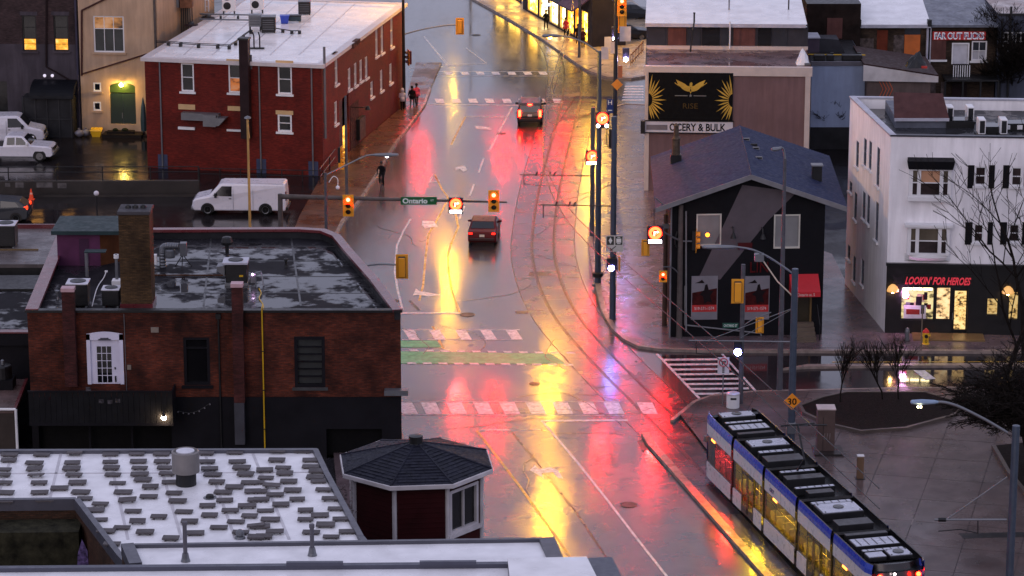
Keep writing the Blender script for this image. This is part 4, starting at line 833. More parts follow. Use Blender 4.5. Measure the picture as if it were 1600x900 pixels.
pv1=[(60,148),(262,148),(468,143),(692,142),(855,142),(1010,142),(1290,140),(1470,132),(55,182),(452,195),(690,190),(865,188),(1015,192),(1292,192),(1483,190),(18,238),(218,238),(447,236),(697,232),(873,231),(1030,228),(1310,236),(1510,230),(15,275),(226,278),(463,276),(706,272),(873,269),(1045,268),(1330,270),(1535,270),(25,325),(245,325),(485,323),(735,323),(893,303),(1068,318),(1355,320),(1560,320),(372,357),(940,350),(1465,347),(30,383),(248,384),(505,382),(770,380),(1088,386),(1395,382),(1580,376),(530,420),(797,435),(930,410),(1110,437),(1405,433),(1600,430),(30,434),(280,430),(627,457),(1297,467),(1545,470),(595,492),(832,500),(1150,502),(1440,500),(623,552),(993,538),(1310,526),(1560,530),(860,567),(1185,567),(1475,565),(762,603),(1368,602),(1600,597),(663,625),(907,634),(1220,637),(1505,635),(1068,672),(700,706),(1600,665),(215,198)]
pv2=[(137,128),(290,125),(130,182),(345,180),(342,220),(55,245),(180,265),(385,250),(62,290),(205,315),(370,288),(390,312),(98,345),(230,370),(422,368),(5,320),(120,398),(20,375),(258,428),(462,425),(35,430),(156,460),(60,495),(500,485),(310,497),(400,525),(90,552),(310,555),(530,550),(435,587),(30,597),(118,632),(345,632),(570,628),(470,660),(50,662),(170,228)]
pav=pm('concrete_paver',(.20,.18,.185),.6,var=.15,vs=2); first=None
def inside(p,poly):
    c=False;n=len(poly)
    for i in range(n):
        a,b=poly[i],poly[(i+1)%n]
        if (a.y>p.y)!=(b.y>p.y) and p.x<(b.x-a.x)*(p.y-a.y)/(b.y-a.y)+a.x: c=not c
    return c
pl=[(x/4,y/4+675) for x,y in pv1]+[(x/4+400,y/4+675) for x,y in pv2]
for i,(x,y) in enumerate(pl):
    q=G(x,y+1,zw)
    if not inside(q,P): continue
    if first is None:
        mb=MB().box((0,0,.075),(.60,.35,.045)).box((-.18,0,.026),(.06,.3,.052)).box((.18,0,.026),(.06,.3,.052)); first=O('paver',mb,pav,rf); first.data.transform(Matrix.Translation(OFF[rf.name])); o=first
    else: o=first.copy(); col.objects.link(o)
    tilt=(.0,0) if rnd.random()>.08 else (rnd.uniform(-.12,.12),rnd.uniform(-.1,.1))
    o.location=q-OFF[rf.name]; o.rotation_euler=(tilt[0],tilt[1],rnd.uniform(-.07,.07)); s_=rnd.uniform(.92,1.1); o.scale=(s_,s_*rnd.uniform(.85,1.15),rnd.uniform(.8,1.3))
    if abs(tilt[0])+abs(tilt[1])>0: o.location.z+=.04
p=G(291,757,zw); t=T('exhaust_fan',p,'round grey exhaust fan on the paver-dotted white roof','roof fan')
O('curb',MB().lathe(p,[(.37,0),(.37,.55)],20),dark,t); O('drum',MB().lathe(p+Vector((0,0,.45)),[(.36,0),(.50,.05),(.50,.80),(.44,.84),(.40,.76)],28),pm('pale_fan_metal',(.38,.35,.34),.45,.2),t); O('cap',MB().lathe(p+Vector((0,0,1.24)),[(.33,0),(.33,.05),(.12,.1)],24),pm('pale_cap',(.6,.6,.65),.4),t)
for k,(x,y0,y1,l) in enumerate(((290,815,877,'plain vent pipe standing behind the lower grey coping'),(488,819,868,'thin grey post in the middle of the white roof edge'))):
    p=G(x,y1,13.0); h=ZH(p,y0)-13.0; t=T('vent_pipe',p,l,'vent pipe'); O('pipe',MB().lathe(p,[(.07,0),(.07,h)],12),pm('grey_vent',(.24,.23,.27),.5),t); O('collar',MB().lathe(p,[(.16,0),(.13,.1),(.1,.28)],12),galv,t); O('top',MB().lathe(p+Vector((0,0,h)),[(.09,-.12),(.09,0),(.03,.02)],12),MC['grey_vent'],t)
p=G(328,778,zw); t=T('roof_drain',p,'small black roof drain among the pavers','roof drain'); O('strainer',MB().lathe(p,[(.16,0),(.13,.12),(.04,.15)],12),dark,t); O('ring',MB().lathe(p,[(.24,0),(.24,.02),(.1,.02)],16),galv,t)
p=G(375,841,zw); t=T('roof_vent',p,'little round vent between two pavers by the coping','roof vent'); O('ball',MB().ball(p+Vector((0,0,.18)),.15),galv,t); O('ring',MB().lathe(p,[(.2,0),(.15,.08)],12),galv,t)
# lower yard between the wings
t=T('yard_wall',G(-60,900,6),'rough dark stone wall with graffiti below the white roof','wall'); W=Wall(G(-140,940,5.5),G(125,940,5.5)); W=Wall(Vector((P[0].x,P[0].y-1.6,0)),Vector((P[1].x+.3,P[1].y-1.6,0)))
zt=W.hit(60,832)[1]; O('wall',MB().hexa([W.pt(0,0,0),W.pt(W.L,0,0),W.pt(W.L,0,-1.4),W.pt(0,0,-1.4)],[W.pt(0,zt,0),W.pt(W.L,zt,0),W.pt(W.L,zt,-1.4),W.pt(0,zt,-1.4)]),pm('mossy_rubble',(.045,.042,.025),.9,var=.7,vs=2.5,bump=1,bs=9),t)
mb=MB(); r=W.rect(120,842,138,890); 
vs=[(r[0],r[2]),(r[1],r[2]),(r[1]-.02,r[2]+(r[3]-r[2])*.6),((r[0]+r[1])/2,r[3]),(r[0]+.03,r[2]+(r[3]-r[2])*.5)]
mb.add([W.pt(u,z,o) for o in(.005,.02) for u,z in vs],[(0,1,2,3,4),(9,8,7,6,5)]+[(i,(i+1)%5,(i+1)%5+5,i+5) for i in range(5)]); O('graffiti',mb,pm('violet_graffiti',(.20,.14,.34),.6,var=.9,vs=7),t)
# nearer roofs
zn=13.0; whn=pm('navy_grey_edge',(.12,.125,.18),.4,.2,var=.1)
P=[G(203,886,zn),G(885,886,zn),G(865,845,zn),G(190,855,zn)]; t=T('white_roofed_building',P[0],'narrow wet white roof strip with grey edging at the bottom','building')
rf=O('roof',MB().prism(inset([(p.x,p.y) for p in P]),zn-.25,zn),whiteroof,t); mb=MB()
W=Wall(P[2],P[3]); W.wbox(mb,0,W.L,zn-.25,zn+.12,-.14,.02); W=Wall(P[1],P[2]); W.wbox(mb,0,W.L,zn-.25,zn+.123,-.5,.02); W=Wall(P[3],P[0]); W.wbox(mb,0,W.L,zn-.25,zn+.125,-.4,.02); O('edge',mb,whm,rf)
for a,b in ((1,2),(2,3),(3,0)): W=Wall(P[a],P[b]); O('wall',W.mesh(0,zn-.25),brB,t,uv=W.uv)
t=T('white_roofed_building',G(0,900,13.6),'nearest white roof along the bottom edge of the picture','building'); zq=13.6
P=[G(-140,1100,zq),G(930,1100,zq),G(930,886,zq),G(-140,892,zq)]; rf=O('roof',MB().prism(inset([(p.x,p.y) for p in P]),zq-.3,zq),whiteroof,t); mb=MB(); W=Wall(G(796,884,zq),P[3]); W.wbox(mb,0,W.L,zq-.3,zq+.14,-.22,.02); O('edge',mb,whn,rf)
for a,b in ((1,2),(2,3)): W=Wall(P[a],P[b]); O('wall',W.mesh(0,zq-.3),greyp,t)
for x in (492,700): mb=MB(); W.wbox(mb,*(lambda u:(u-.9,u+.9))(W.hit(x,884)[0]),zq+.14,zq+.26,-.15,.0); O('edge_cap',mb,whn,rf)
A_=G(799,905,zq);B_=G(921,905,zq);C_=G(903,868,zq+.35);D_=G(793,870,zq+.35)
t=T('roof_hatch',A_,'white raised roof box at the right end of the nearest roof','roof hatch'); zz=zq+.35
Pb=[G(799,925,zz),G(945,925,zz),G(917,869,zz),G(793,872,zz)]; O('box',MB().prism([(p.x,p.y) for p in Pb],zq,zz-.05),galv,t); mb=MB(); mb.prism([(p.x,p.y) for p in Pb],zz-.05,zz); O('lid',mb,whiteroof,t,bev=.02)
W=Wall(Pb[1],Pb[2]); mb=MB(); W.wbox(mb,0,W.L,zq-.9,zz-.06,.02,.8); O('side_flashing',mb,whn,t)
# ---------- octagonal turret
zt=10.2; c=G(650,722,zt); rr=(770-527)/2/S(c)*1.02; t=T('octagonal_turret',Vector((c.x,c.y,0)),'octagonal dark red turret with black shingled roof and white corner boards','turret')
oct_=[Vector((c.x+rr*math.cos(R(22.5+45*k+6)),c.y+rr*math.sin(R(22.5+45*k+6)),0)) for k in range(8)]
ins=[c*0+Vector((c.x,c.y,0))+(p-Vector((c.x,c.y,0)))*.86 for p in oct_]
apx=Vector((c.x,c.y,ZH(c,690))); rm=pm('shingle_black',(.028,.030,.050),.6,var=.35,vs=3,bump=.4,bs=12)
mb=MB(); 
for k in range(8): a=oct_[k];b=oct_[(k+1)%8]; mb.add([Vector((a.x,a.y,zt)),Vector((b.x,b.y,zt)),apx],[(0,1,2)])
mb.poly([Vector((p.x,p.y,zt-.02)) for p in oct_]); rf=O('roof',mb,rm,t)
sh=MB(); rows=15
for k in range(8):
    a=Vector((oct_[k].x,oct_[k].y,zt));b=Vector((oct_[(k+1)%8].x,oct_[(k+1)%8].y,zt)); nrm=(b-a).cross(apx-a).normalized()
    if nrm.z<0: nrm=-nrm
    for r_ in range(rows):
        q0=r_/rows;q1=(r_+1.15)/rows; q1=min(q1,1); L0=a.lerp(apx,q0);R0_=b.lerp(apx,q0); n=max(1,int((R0_-L0).length/.33)); off_=(.5 if r_%2 else 0)
        for i in range(-1,n+1):
            s0=max(0,(i+off_)/n);s1=min(1,(i+off_+.96)/n)
            if s1-s0<.02: continue
            p0=L0.lerp(R0_,s0);p1=L0.lerp(R0_,s1); t0=a.lerp(apx,q1);t1=b.lerp(apx,q1); p2=t0.lerp(t1,s1);p3=t0.lerp(t1,s0); h=.022+rnd.random()*.02
            sh.add([p0+nrm*h,p1+nrm*h,p2+nrm*.008,p3+nrm*.008,p0,p1],[(0,1,2,3),(4,5,1,0)])
O('shingles',sh,rm,rf,kind='stuff',fix=False)
hp=MB()
for k in range(8): hp.tube(Vector((oct_[k].x,oct_[k].y,zt+.02)),apx,.05,.05,5)
O('hip_caps',hp,rm,rf); O('roof_cap',MB().lathe(apx-Vector((0,0,.12)),[(.34,0),(.27,.08),(.27,.36),(.1,.38)],14),dark,t)
mb=MB()
for k in range(8): W=Wall(oct_[k],oct_[(k+1)%8]); W.wbox(mb,-.03,W.L+.03,zt-.16,zt+.02,-.06,.06)
O('gutter',mb,pm('cream_gutter',(.50,.47,.48),.4),t,bev=.02)
tw=pm('oxblood_cladding',(.060,.009,.011),.55,var=.25,vs=1); cbm=MC['cream_gutter']
for k in range(8):
    W=Wall(ins[k],ins[(k+1)%8]); n_=W.n
    mx_=(W.A.x+W.B.x)/2; face_right = n_.x>.5 and n_.y<0
    if face_right:
        r=W.rect(703,750,750,818); u0=.12;u1=W.L-.2; z1=zt-.45; z0=z1-1.75
        O('wall',W.mesh(0,zt-.1,[(u0,u1,z0,z1)],.12),tw,t); window(W,t,(u0,u1,z0,z1),cbm,glass,.12,.12,2,1,sill=cbm)
    else: O('wall',W.mesh(0,zt-.1),tw,t)
    mb=MB(); 
    for j in range(46): z=zt-.25-j*.2; W.wbox(mb,.06,W.L-.06,z-.012,z,0,.018) if not face_right else W.wbox(mb,.06,.11,z-.012,z,0,.01)
    O('cladding_laps',mb,tw,t)
mb=MB()
for k in range(8): p=ins[k]; mb.tube(Vector((p.x,p.y,0)),Vector((p.x,p.y,zt-.1)),.09,n=8)
O('corner_boards',mb,cbm,t)
t=T('climbing_plant',G(535,800,10),'pale dried creeper hanging on the wall beside the turret','creeper'); mb=MB(); st=MB()
q=[G(528,760,10.4),G(534,775,10.2),G(538,790,9.8),G(546,800,9.5)]; st.path(smooth(q),.03,5)
for i in range(150): b=smooth(q)[rnd.randrange(19)]; c_=b+Vector((rnd.gauss(0,.14),rnd.gauss(0,.1)-.2,rnd.gauss(0,.14))); a=rnd.random()*6; s_=.06; mb.add([c_+Vector((math.cos(a)*s_,0,math.sin(a)*s_)),c_+Vector((-math.sin(a)*s_,.03,math.cos(a)*s_)),c_-Vector((math.cos(a)*s_,0,math.sin(a)*s_))],[(0,1,2)])
O('stem',st,dark,t); O('leaves',mb,pm('dry_leaves',(.35,.28,.28),.8,var=.4,vs=8),t,fix=False)
# ================================================================ RIGHT SIDE BUILDINGS
mauve=pm('mauve_render',(.33,.20,.20),.75,var=.12,vs=.5,streak=1); creamt=pm('cream_trim',(.50,.42,.38),.6,var=.1)
A=G(1006,300);B=G(1262,303); W=Wall(A,B); z0=ZH(A,103); t=T('rendered_building',A,'mauve rendered building with a black gold-emblem billboard','building'); d_=(W.n*-16)
O('wall',W.mesh(0,z0-.6),mauve,t); mb=MB(); W.wbox(mb,-.1,W.L+.1,z0-.6,z0,-.3,.12); O('cornice',mb,creamt,t)
mb=MB(); W.wbox(mb,W.L-.35,W.L,0,z0-.6,0.002,.1); O('pilaster',mb,creamt,t); mb=MB(); W.wbox(mb,0,.3,0,z0-.6,0.002,.1); O('pilaster',mb,creamt,t)
Ws=Wall(W.A-W.n*16,W.A); O('side_wall',Ws.mesh(0,z0),creamt,t); Ws=Wall(W.B,W.B-W.n*16); O('side_wall',Ws.mesh(0,z0),mauve,t)
O('roof',MB().prism(inset([(p.x,p.y) for p in (W.A,W.B,W.B-W.n*16,W.A-W.n*16)]),z0-.4,z0-.1),wet('brown_puddled_roof',(.13,.08,.08),rdry=.5,rwet=.05,scale=.5,lo=.48,hi=.54),t)
b=T('billboard',W.pt(*(lambda r:((r[0]+r[1])/2,r[2]))(W.rect(1012,113,1145,187)),.1),'black billboard with gold winged emblem and gold sunbursts','billboard')
r=W.rect(1013,113,1145,187); mb=MB(); W.wbox(mb,*r,.01,.16); O('panel',mb,pm('billboard_black',(.008,.008,.009),.7,var=.1,bump=0),b); gold=pm('gold_print',(.48,.30,.04),.4,var=.25,bump=0)
uc=(r[0]+r[1])/2; zc_=r[3]-(r[3]-r[2])*.30; k_=(r[1]-r[0])/133
def wp(u,z,o=.165): return W.pt(u,z,o)
mb=MB()
for s_ in(-1,1):
    pts=[(0,-.05),(.10,.06),(.22,.08),(.36,.20),(.52,.30),(.94,.50),(.84,.26),(.70,.05),(.52,-.14),(.38,-.24),(.2,-.30),(.05,-.32)]
    mb.poly([wp(uc+s_*x*1.05,zc_+y) for x,y in pts])
    for j in range(3): a=.35+.18*j; mb.poly([wp(uc+s_*a,zc_-.22+.1*j,.17),wp(uc+s_*(a+.34),zc_+.12+.1*j,.17),wp(uc+s_*(a+.38),zc_+.08+.1*j,.17)])
mb.poly([wp(uc-.09,zc_),wp(uc+.09,zc_),wp(uc+.12,zc_+.26),wp(uc+.03,zc_+.34),wp(uc-.06,zc_+.26)]); mb.poly([wp(uc-.07,zc_-.3),wp(uc,zc_-.46),wp(uc+.07,zc_-.3)])
O('emblem',mb,gold,b,fix=False)
for side,ux in ((1,r[0]),(-1,r[1])):
    mb=MB()
    for j in range(13):
        a=R(-78+j*13); r0,r1=.45,2.0-.35*(j%2); zz=(r[2]+r[3])/2-.25
        def cl(u,z): return (min(max(u,r[0]+.01),r[1]-.01),min(max(z,r[2]+.01),r[3]-.01))
        p0=cl(ux+side*r0*math.cos(a)*.62,zz+r0*math.sin(a)); p1=cl(ux+side*r1*math.cos(a)*.62,zz+r1*math.sin(a)*.9); w_=.055
        dx,dz=p1[0]-p0[0],p1[1]-p0[1]; L=math.hypot(dx,dz)+1e-6; nx,nz=-dz/L*w_,dx/L*w_
        mb.poly([wp(*cl(p0[0]-nx*.6,p0[1]-nz*.6)),wp(*cl((p0[0]+p1[0])/2-nx,(p0[1]+p1[1])/2-nz)),wp(*cl(*p1)),wp(*cl((p0[0]+p1[0])/2+nx,(p0[1]+p1[1])/2+nz)),wp(*cl(p0[0]+nx*.6,p0[1]+nz*.6))])
    O('sunburst',mb,gold,b,fix=False)
mb=MB(); add_text(mb,'RISE',wp(uc,r[2]+(r[3]-r[2])*.30,.168),W.d,(0,0,1),1.0,.36,.004); O('lettering',mb,pm('dim_gold',(.16,.10,.03),.5,bump=0),b)
mb=MB(); W.wbox(mb,uc-1.05,uc-.2,zc_-.62,zc_-.57,.161,.165); W.wbox(mb,uc+.2,uc+1.05,zc_-.62,zc_-.57,.161,.165); 
st=[wp(uc+.12*(1 if i%2==0 else .45)*math.sin(math.pi*i/5),zc_-.58+.12*(1 if i%2==0 else .45)*math.cos(math.pi*i/5),.17) for i in range(10)]; mb.poly(st); O('star_line',mb,pm('silver_print',(.4,.4,.38),.5,bump=0),b,fix=False)
sr=W.rect(1008,189,1145,206); b=T('shop_sign',W.pt(sr[0],sr[2],.1),'long white sign reading OCERY & BULK under the billboard','sign')
mb=MB(); W.wbox(mb,sr[0],sr[1],sr[2],sr[3],.01,.2); O('panel',mb,pm('sign_white',(.55,.52,.55),.4,var=.06,bump=0),b)
mb=MB(); W.wbox(mb,sr[0]-.05,sr[1]+.05,sr[3],sr[3]+.06,.0,.24); W.wbox(mb,sr[0]-.05,sr[1]+.05,sr[2]-.06,sr[2],.0,.24); W.wbox(mb,sr[0]-.3,sr[0],sr[2]-.06,sr[3]+.06,.0,.5); O('frame',mb,dark,b)
mb=MB(); q=W.rect(1010,194,1043,202); W.wbox(mb,q[0],q[1],q[2],q[3],.2,.21); O('covering_strip',mb,pm('grey_strip',(.33,.30,.33),.5),b)
q=W.rect(1046,192,1134,204); mb=MB(); add_text(mb,'OCERY & BULK',W.pt((q[0]+q[1])/2,(q[2]+q[3])/2,.206),W.d,(0,0,1),q[1]-q[0],q[3]-q[2],.01,bold=.025); O('lettering',mb,pm('black_print',(.02,.02,.025),.5,bump=0),b)
# upper storey with white roof standing on the mauve building
A=G(1010,76,z0-.1);B=G(1262,78,z0-.1); W=Wall(A,B); t=T('upper_storey',A,'white roofed storey with dark windows above the mauve building','building'); z1=W.hit(1100,38)[1]
O('wall',W.mesh(z0-.1,z1),pm('slate_wall',(.075,.075,.09),.7),t)
for x0,x1,m_ in ((1010,1040,'slate_glass'),(1044,1072,'pink_board'),(1074,1094,'slate_glass'),(1097,1124,'black_pane'),(1127,1140,'slate_glass'),(1146,1180,'pink_board'),(1184,1205,'black_pane'),(1208,1230,'slate_glass')):
    mm={'pink_board':pm('pink_board',(.20,.085,.075),.6,var=.2,streak=1),'slate_glass':pm('slate_glass',(.05,.055,.07),.2,bump=0),'black_pane':MC['black_pane']}[m_]
    q=W.rect(x0,40,x1,75); mb=MB(); W.wbox(mb,q[0],q[1],z0+.0,z1-.1,.0,.05); O('panel',mb,mm,t)
mb=MB(); W.wbox(mb,0,W.L,z0-.1,z0+.15,.051,.2); O('base_flashing',mb,creamt,t)
mb=MB(); W.wbox(mb,-.1,W.L-.2,z1-.12,z1+.12,-.1,.45); O('gutter',mb,pm('pale_gutter',(.40,.40,.46),.4),t)
zr2=z1+.12; P=[W.pt(-.1,zr2,.4),W.pt(W.L-.1,zr2,.4),G(1236,-70,zr2+1.6),G(1014,-70,zr2+1.6)]; mb=MB(); mb.add(P,[(0,1,2,3)]); mb.add([p-Vector((0,0,.2)) for p in P],[(3,2,1,0)]); O('roof',mb,whiteroof,t)
Ws=Wall(W.B,W.B-W.n*14); O('side_wall',Ws.mesh(z0-2,z1),MC['slate_wall'],t)
q=W.hit(1140,20); mb=MB(); mb.path([W.pt(W.hit(1140,60)[0],z0,.5),W.pt(W.hit(1140,60)[0],z1+.3,.5)],.05); O('downpipe',mb,white,t)
p=G(1084,40,z1+.1); tt=T('roof_pipe',p,'thin black bent pipe rising over the gutter of the white roof','pipe'); O('pipe',MB().path([p+Vector((-.25,-.7,-1.7)),p+Vector((-.1,-.6,-.2)),p+Vector((0,-.4,.3)),p+Vector((0,-.4,.9))],.06),dark,tt); O('cap',MB().lathe(p+Vector((0,-.4,.9)),[(.08,0),(.08,.08)],8),dark,tt)
for x,l in ((1139,'slim antenna post near the middle of the white roof'),(1232,'thin dark pole at the right end of the white roof')):
    p=G(x,22,zr2); tt=T('roof_post',p,l,'post'); O('post',MB().lathe(p,[(.05,0),(.05,1.1)],8),dark if x>1200 else galv,tt); O('foot',MB().lathe(p,[(.2,0),(.15,.08)],10),galv,tt)
# ---- rear row of houses
def house(px0,px1,ybase,ytop,m,label,name='terraced_house',uv=True,depth=10,holes=(),ybase2=None):
    A=G(px0,ybase);B=G(px1,ybase2 or ybase); W=Wall(A,B); zt=ZH(A,ytop); t=T(name,A,label,'house'); hs=[W.rect(*h) for h in holes]
    O('wall',W.mesh(0,zt,hs,.15),m,t,uv=W.uv if uv else None)
    for a,b in ((W.B,W.B-W.n*depth),(W.A-W.n*depth,W.A)): w_=Wall(a,b); O('side_wall',w_.mesh(0,zt),m,t,uv=w_.uv if uv else None)
    return W,t,zt,hs
brH=brick('brown_house_brick',(.060,.038,.022),(.045,.028,.02),(.04,.03,.025),.24,.08,.8,.8)
def pitch(W,t,zt,yb,m,ex=.1,over=.3,x0=None,x1=None):
    dz=1.2; P=[W.pt(-ex,zt,over),W.pt(W.L+ex,zt,over)]; x0=x0; x1=x1
    Q=[G(x1,yb,zt+dz),G(x0,yb,zt+dz)]; mb=MB(); mb.add(P+Q+[p-Vector((0,0,.18)) for p in P+Q],[(0,1,2,3),(7,6,5,4),(0,1,5,4),(1,2,6,5),(2,3,7,6),(3,0,4,7)]); return O('roof',mb,m,t)
W,t,zt,hs=house(1256,1340,195,6,pm('black_brown_wall',(.035,.022,.018),.8,var=.4),'tall dark brown wall block with a faded pink door, behind the roofs',uv=False)
O('roof',MB().prism(inset([(p.x,p.y) for p in (W.A,W.B,W.B-W.n*10,W.A-W.n*10)]),zt-.2,zt),dark,t); q=W.rect(1292,28,1316,60); mb=MB(); W.wbox(mb,*q,0,.08); O('blocked_door',mb,MC['pink_board'],t)
W,t,zt,hs=house(1337,1446,192,37,brH,'brown brick house with white roof and orange shutters',holes=[(1370,47,1387,84),(1413,44,1438,88)])
pitch(W,t,zt,-30,whiteroof,x0=1325,x1=1432)
orb=pm('orange_board',(.55,.13,.02),.5,var=.2)
for k,h in enumerate(hs): mb=MB(); W.wbox(mb,h[0],h[1],h[2],h[3]-(.5 if k else 0),-.12,-.04); O('shutter',mb,orb if k else pm('rust_board',(.28,.06,.03),.6,var=.3),t)
mb=MB(); W.wbox(mb,hs[1][0],hs[1][1],hs[1][3]-.5,hs[1][3],-.12,-.05); O('shutter_top',mb,MC['slate_glass'],t)
mb=MB(); W.wbox(mb,-.1,W.L+.1,zt-.25,zt-.02,.2,.42); O('gutter',mb,MC['pale_gutter'],t); mb=MB(); mb.path([W.pt(W.L-.1,zt-.3,.2),W.pt(W.L-.1,.2,.2)],.09); mb.path([W.pt(W.L+.15,zt-.3,.1),W.pt(W.L+.15,.2,.1)],.05); O('downpipe',mb,MC['pale_gutter'],t)
mb=MB(); 
for sx in (0,W.L): mb.box(W.pt(sx,zt+.1,.2),(.3,.5,.5))
O('parapet_end',mb,dark,t)
for q_,m_ in (((1396,55,1412,95),'stain'),((1340,60,1365,80),'stain')): q=W.rect(*q_); mb=MB(); W.wbox(mb,*q,.002,.01); O('worn_patch',mb,pm('worn_plaster',(.17,.13,.12),.8,var=.7,vs=3),t)
W,t,zt,hs=house(1448,1551,192,38,brH,'brown brick house with the red FAR OUT FLICKS sign and a white door',holes=[(1489,69,1512,100),(1518,64,1542,95)])
pitch(W,t,zt,-30,wet('slate_grey_roof',(.13,.14,.17),rdry=.5,rwet=.3,scale=.8),x0=1432,x1=1530)
q=W.rect(1457,49,1540,62); b=T('shop_sign',W.pt((q[0]+q[1])/2,q[2],.1),'red sign with blue and white letters reading FAR OUT FLICKS','sign'); mb=MB(); W.wbox(mb,*q,.01,.12); O('panel',mb,pm('sign_red',(.45,.02,.02),.45,var=.1,bump=0),b)
mb=MB(); add_text(mb,'FAR OUT FLICKS',W.pt((q[0]+q[1])/2,(q[2]+q[3])/2,.125),W.d,(0,0,1),(q[1]-q[0])*.94,(q[3]-q[2])*.88,.008,bold=.05); O('lettering_outline',mb,pm('sign_letter_white',(.9,.9,.95),.5,bump=0),b)
mb=MB(); add_text(mb,'FAR OUT FLICKS',W.pt((q[0]+q[1])/2,(q[2]+q[3])/2,.135),W.d,(0,0,1),(q[1]-q[0])*.90,(q[3]-q[2])*.55,.008); O('lettering',mb,pm('sign_blue',(.03,.05,.30),.5,bump=0),b)
mb=MB(); W.wbox(mb,hs[0][0],hs[0][1],hs[0][2],hs[0][3],-.14,-.07); O('door',mb,pm('door_white',(.50,.50,.55),.5),t)
mb=MB(); W.wbox(mb,hs[0][0]-.1,hs[0][0],hs[0][2],hs[0][3]+.1,0,.05); W.wbox(mb,hs[0][1],hs[0][1]+.1,hs[0][2],hs[0][3]+.1,0,.05); W.wbox(mb,hs[0][0],hs[0][1],hs[0][3],hs[0][3]+.1,0,.05); O('door_frame',mb,white,t)
window(W,t,hs[1],white,pm('sash_pane',(.03,.035,.045),.15,bump=0),.15,.1,2,2,sill=white,lowglass=pm('curtained_pane',(.42,.42,.46),.4,bump=0))
q=W.rect(1487,98,1512,117); mb=MB(); W.wbox(mb,q[0],q[1],q[2]-.1,q[2],0,1.0); O('balcony_floor',mb,dark,t)
for k in range(8): u=q[0]+(q[1]-q[0])*k/7; mb=MB(); W.wbox(mb,u-.03,u+.03,q[2],q[3],.95,1.0); O('baluster',mb,white,t)
mb=MB(); W.wbox(mb,q[0],q[1],q[3],q[3]+.06,.94,1.01); O('handrail',mb,dark,t)
q=W.rect(1453,62,1478,93); mb=MB(); W.wbox(mb,*q,0,.05); O('blocked_window',mb,MC['pink_board'],t); mb=MB(); W.wbox(mb,q[0]-.1,q[1]+.1,q[2]-.15,q[2]-.003,0,.12); O('sill',mb,white,t)
for q_ in ((1452,125,1462,145),(1470,128,1477,155),(1487,130,1510,170)): q=W.rect(*q_); mb=MB(); W.wbox(mb,*q,.002,.06); O('lower_door',mb,MC['worn_plaster'] if q_[0]<1480 else MC['dark_rust_steel'],t)
mb=MB(); q=W.rect(1470,116,1552,190); W.wbox(mb,q[0],q[1],q[3]-.12,q[3],0,2.2)
for k in range(4): u=q[0]+(q[1]-q[0])*k/3; W.wbox(mb,u-.06,u+.06,0,q[3]-.12,2.0,2.15)
O('porch',mb,dark,t)
W,t,zt,hs=house(1553,1680,192,22,pm('slate_blue_render',(.12,.135,.19),.75,var=.2,vs=.5,streak=1),'slate blue rendered house at the top right edge',uv=False,holes=[(1567,50,1583,80),(1586,50,1604,80)])
O('roof',MB().prism(inset([(p.x,p.y) for p in (W.A,W.B,W.B-W.n*10,W.A-W.n*10)]),zt-.25,zt),wet('pale_flat_roof',(.33,.26,.24),rdry=.5,rwet=.2,scale=.6),t)
for h in hs: window(W,t,h,white,MC['sash_pane'],.15,.1,2,2,sill=white)
mb=MB(); W.wbox(mb,0,W.L,zt-.1,zt+.05,-.05,.1); mb.path([W.pt(.9,zt+.6,.2),W.pt(.9,.2,.2)],.09); mb.path([W.pt(.3,zt-.3,.2),W.pt(.3,.2,.2)],.06); O('gutter',mb,dark,t)
# ---- middle row
W,t,zt,hs=house(1265,1348,235,97,pm('ice_blue_render',(.26,.32,.46),.7,var=.1,vs=.6,streak=1),'pale blue windowless block with dark top','building_block' if 0 else 'storage_block',uv=False,depth=9)
t['category']='building'; O('roof',MB().prism(inset([(p.x,p.y) for p in (W.A,W.B,W.B-W.n*9,W.A-W.n*9)]),zt-.2,zt-.02),darkgrey,t); mb=MB(); W.wbox(mb,-.05,W.L+.05,zt-.25,zt+.03,-.2,.08); O('edge',mb,MC['grey_vent'],t); mb=MB(); W.wbox(mb,0,W.L,0,1.7,.003,.06); O('plinth',mb,darkgrey,t)
p=G(1255,76,zt); tt=T('rooftop_shed',G(1255,80,zt-.1),'mauve boxy shed with dark lean-to on the roofs behind the billboard','shed')
W_=Wall(G(1229,84,zt-.1),G(1280,84,zt-.1)); h=W_.hit(1250,60)[1]; mb=MB(); W_.wbox(mb,0,W_.L,zt-.1,h,-2,0); O('wall',mb,pm('lilac_wall',(.17,.13,.18),.7),tt); mb=MB(); W_.wbox(mb,-.05,W_.L+.05,h,h+.08,-2,.1); O('roof',mb,MC['pale_gutter'],tt)
mb=MB(); a=W_.pt(W_.L,zt-.1,0);b=W_.pt(W_.L+1.9,zt-.1,0); mb.hexa([a,b,b-W_.n*2,a-W_.n*2],[a+Vector((0,0,h-zt+.1)),a+W_.d*1.4+Vector((0,0,h-zt)),a+W_.d*1.4-W_.n*2+Vector((0,0,h-zt)),a-W_.n*2+Vector((0,0,h-zt))]); O('lean_to',mb,MC['slate_wall'],tt)
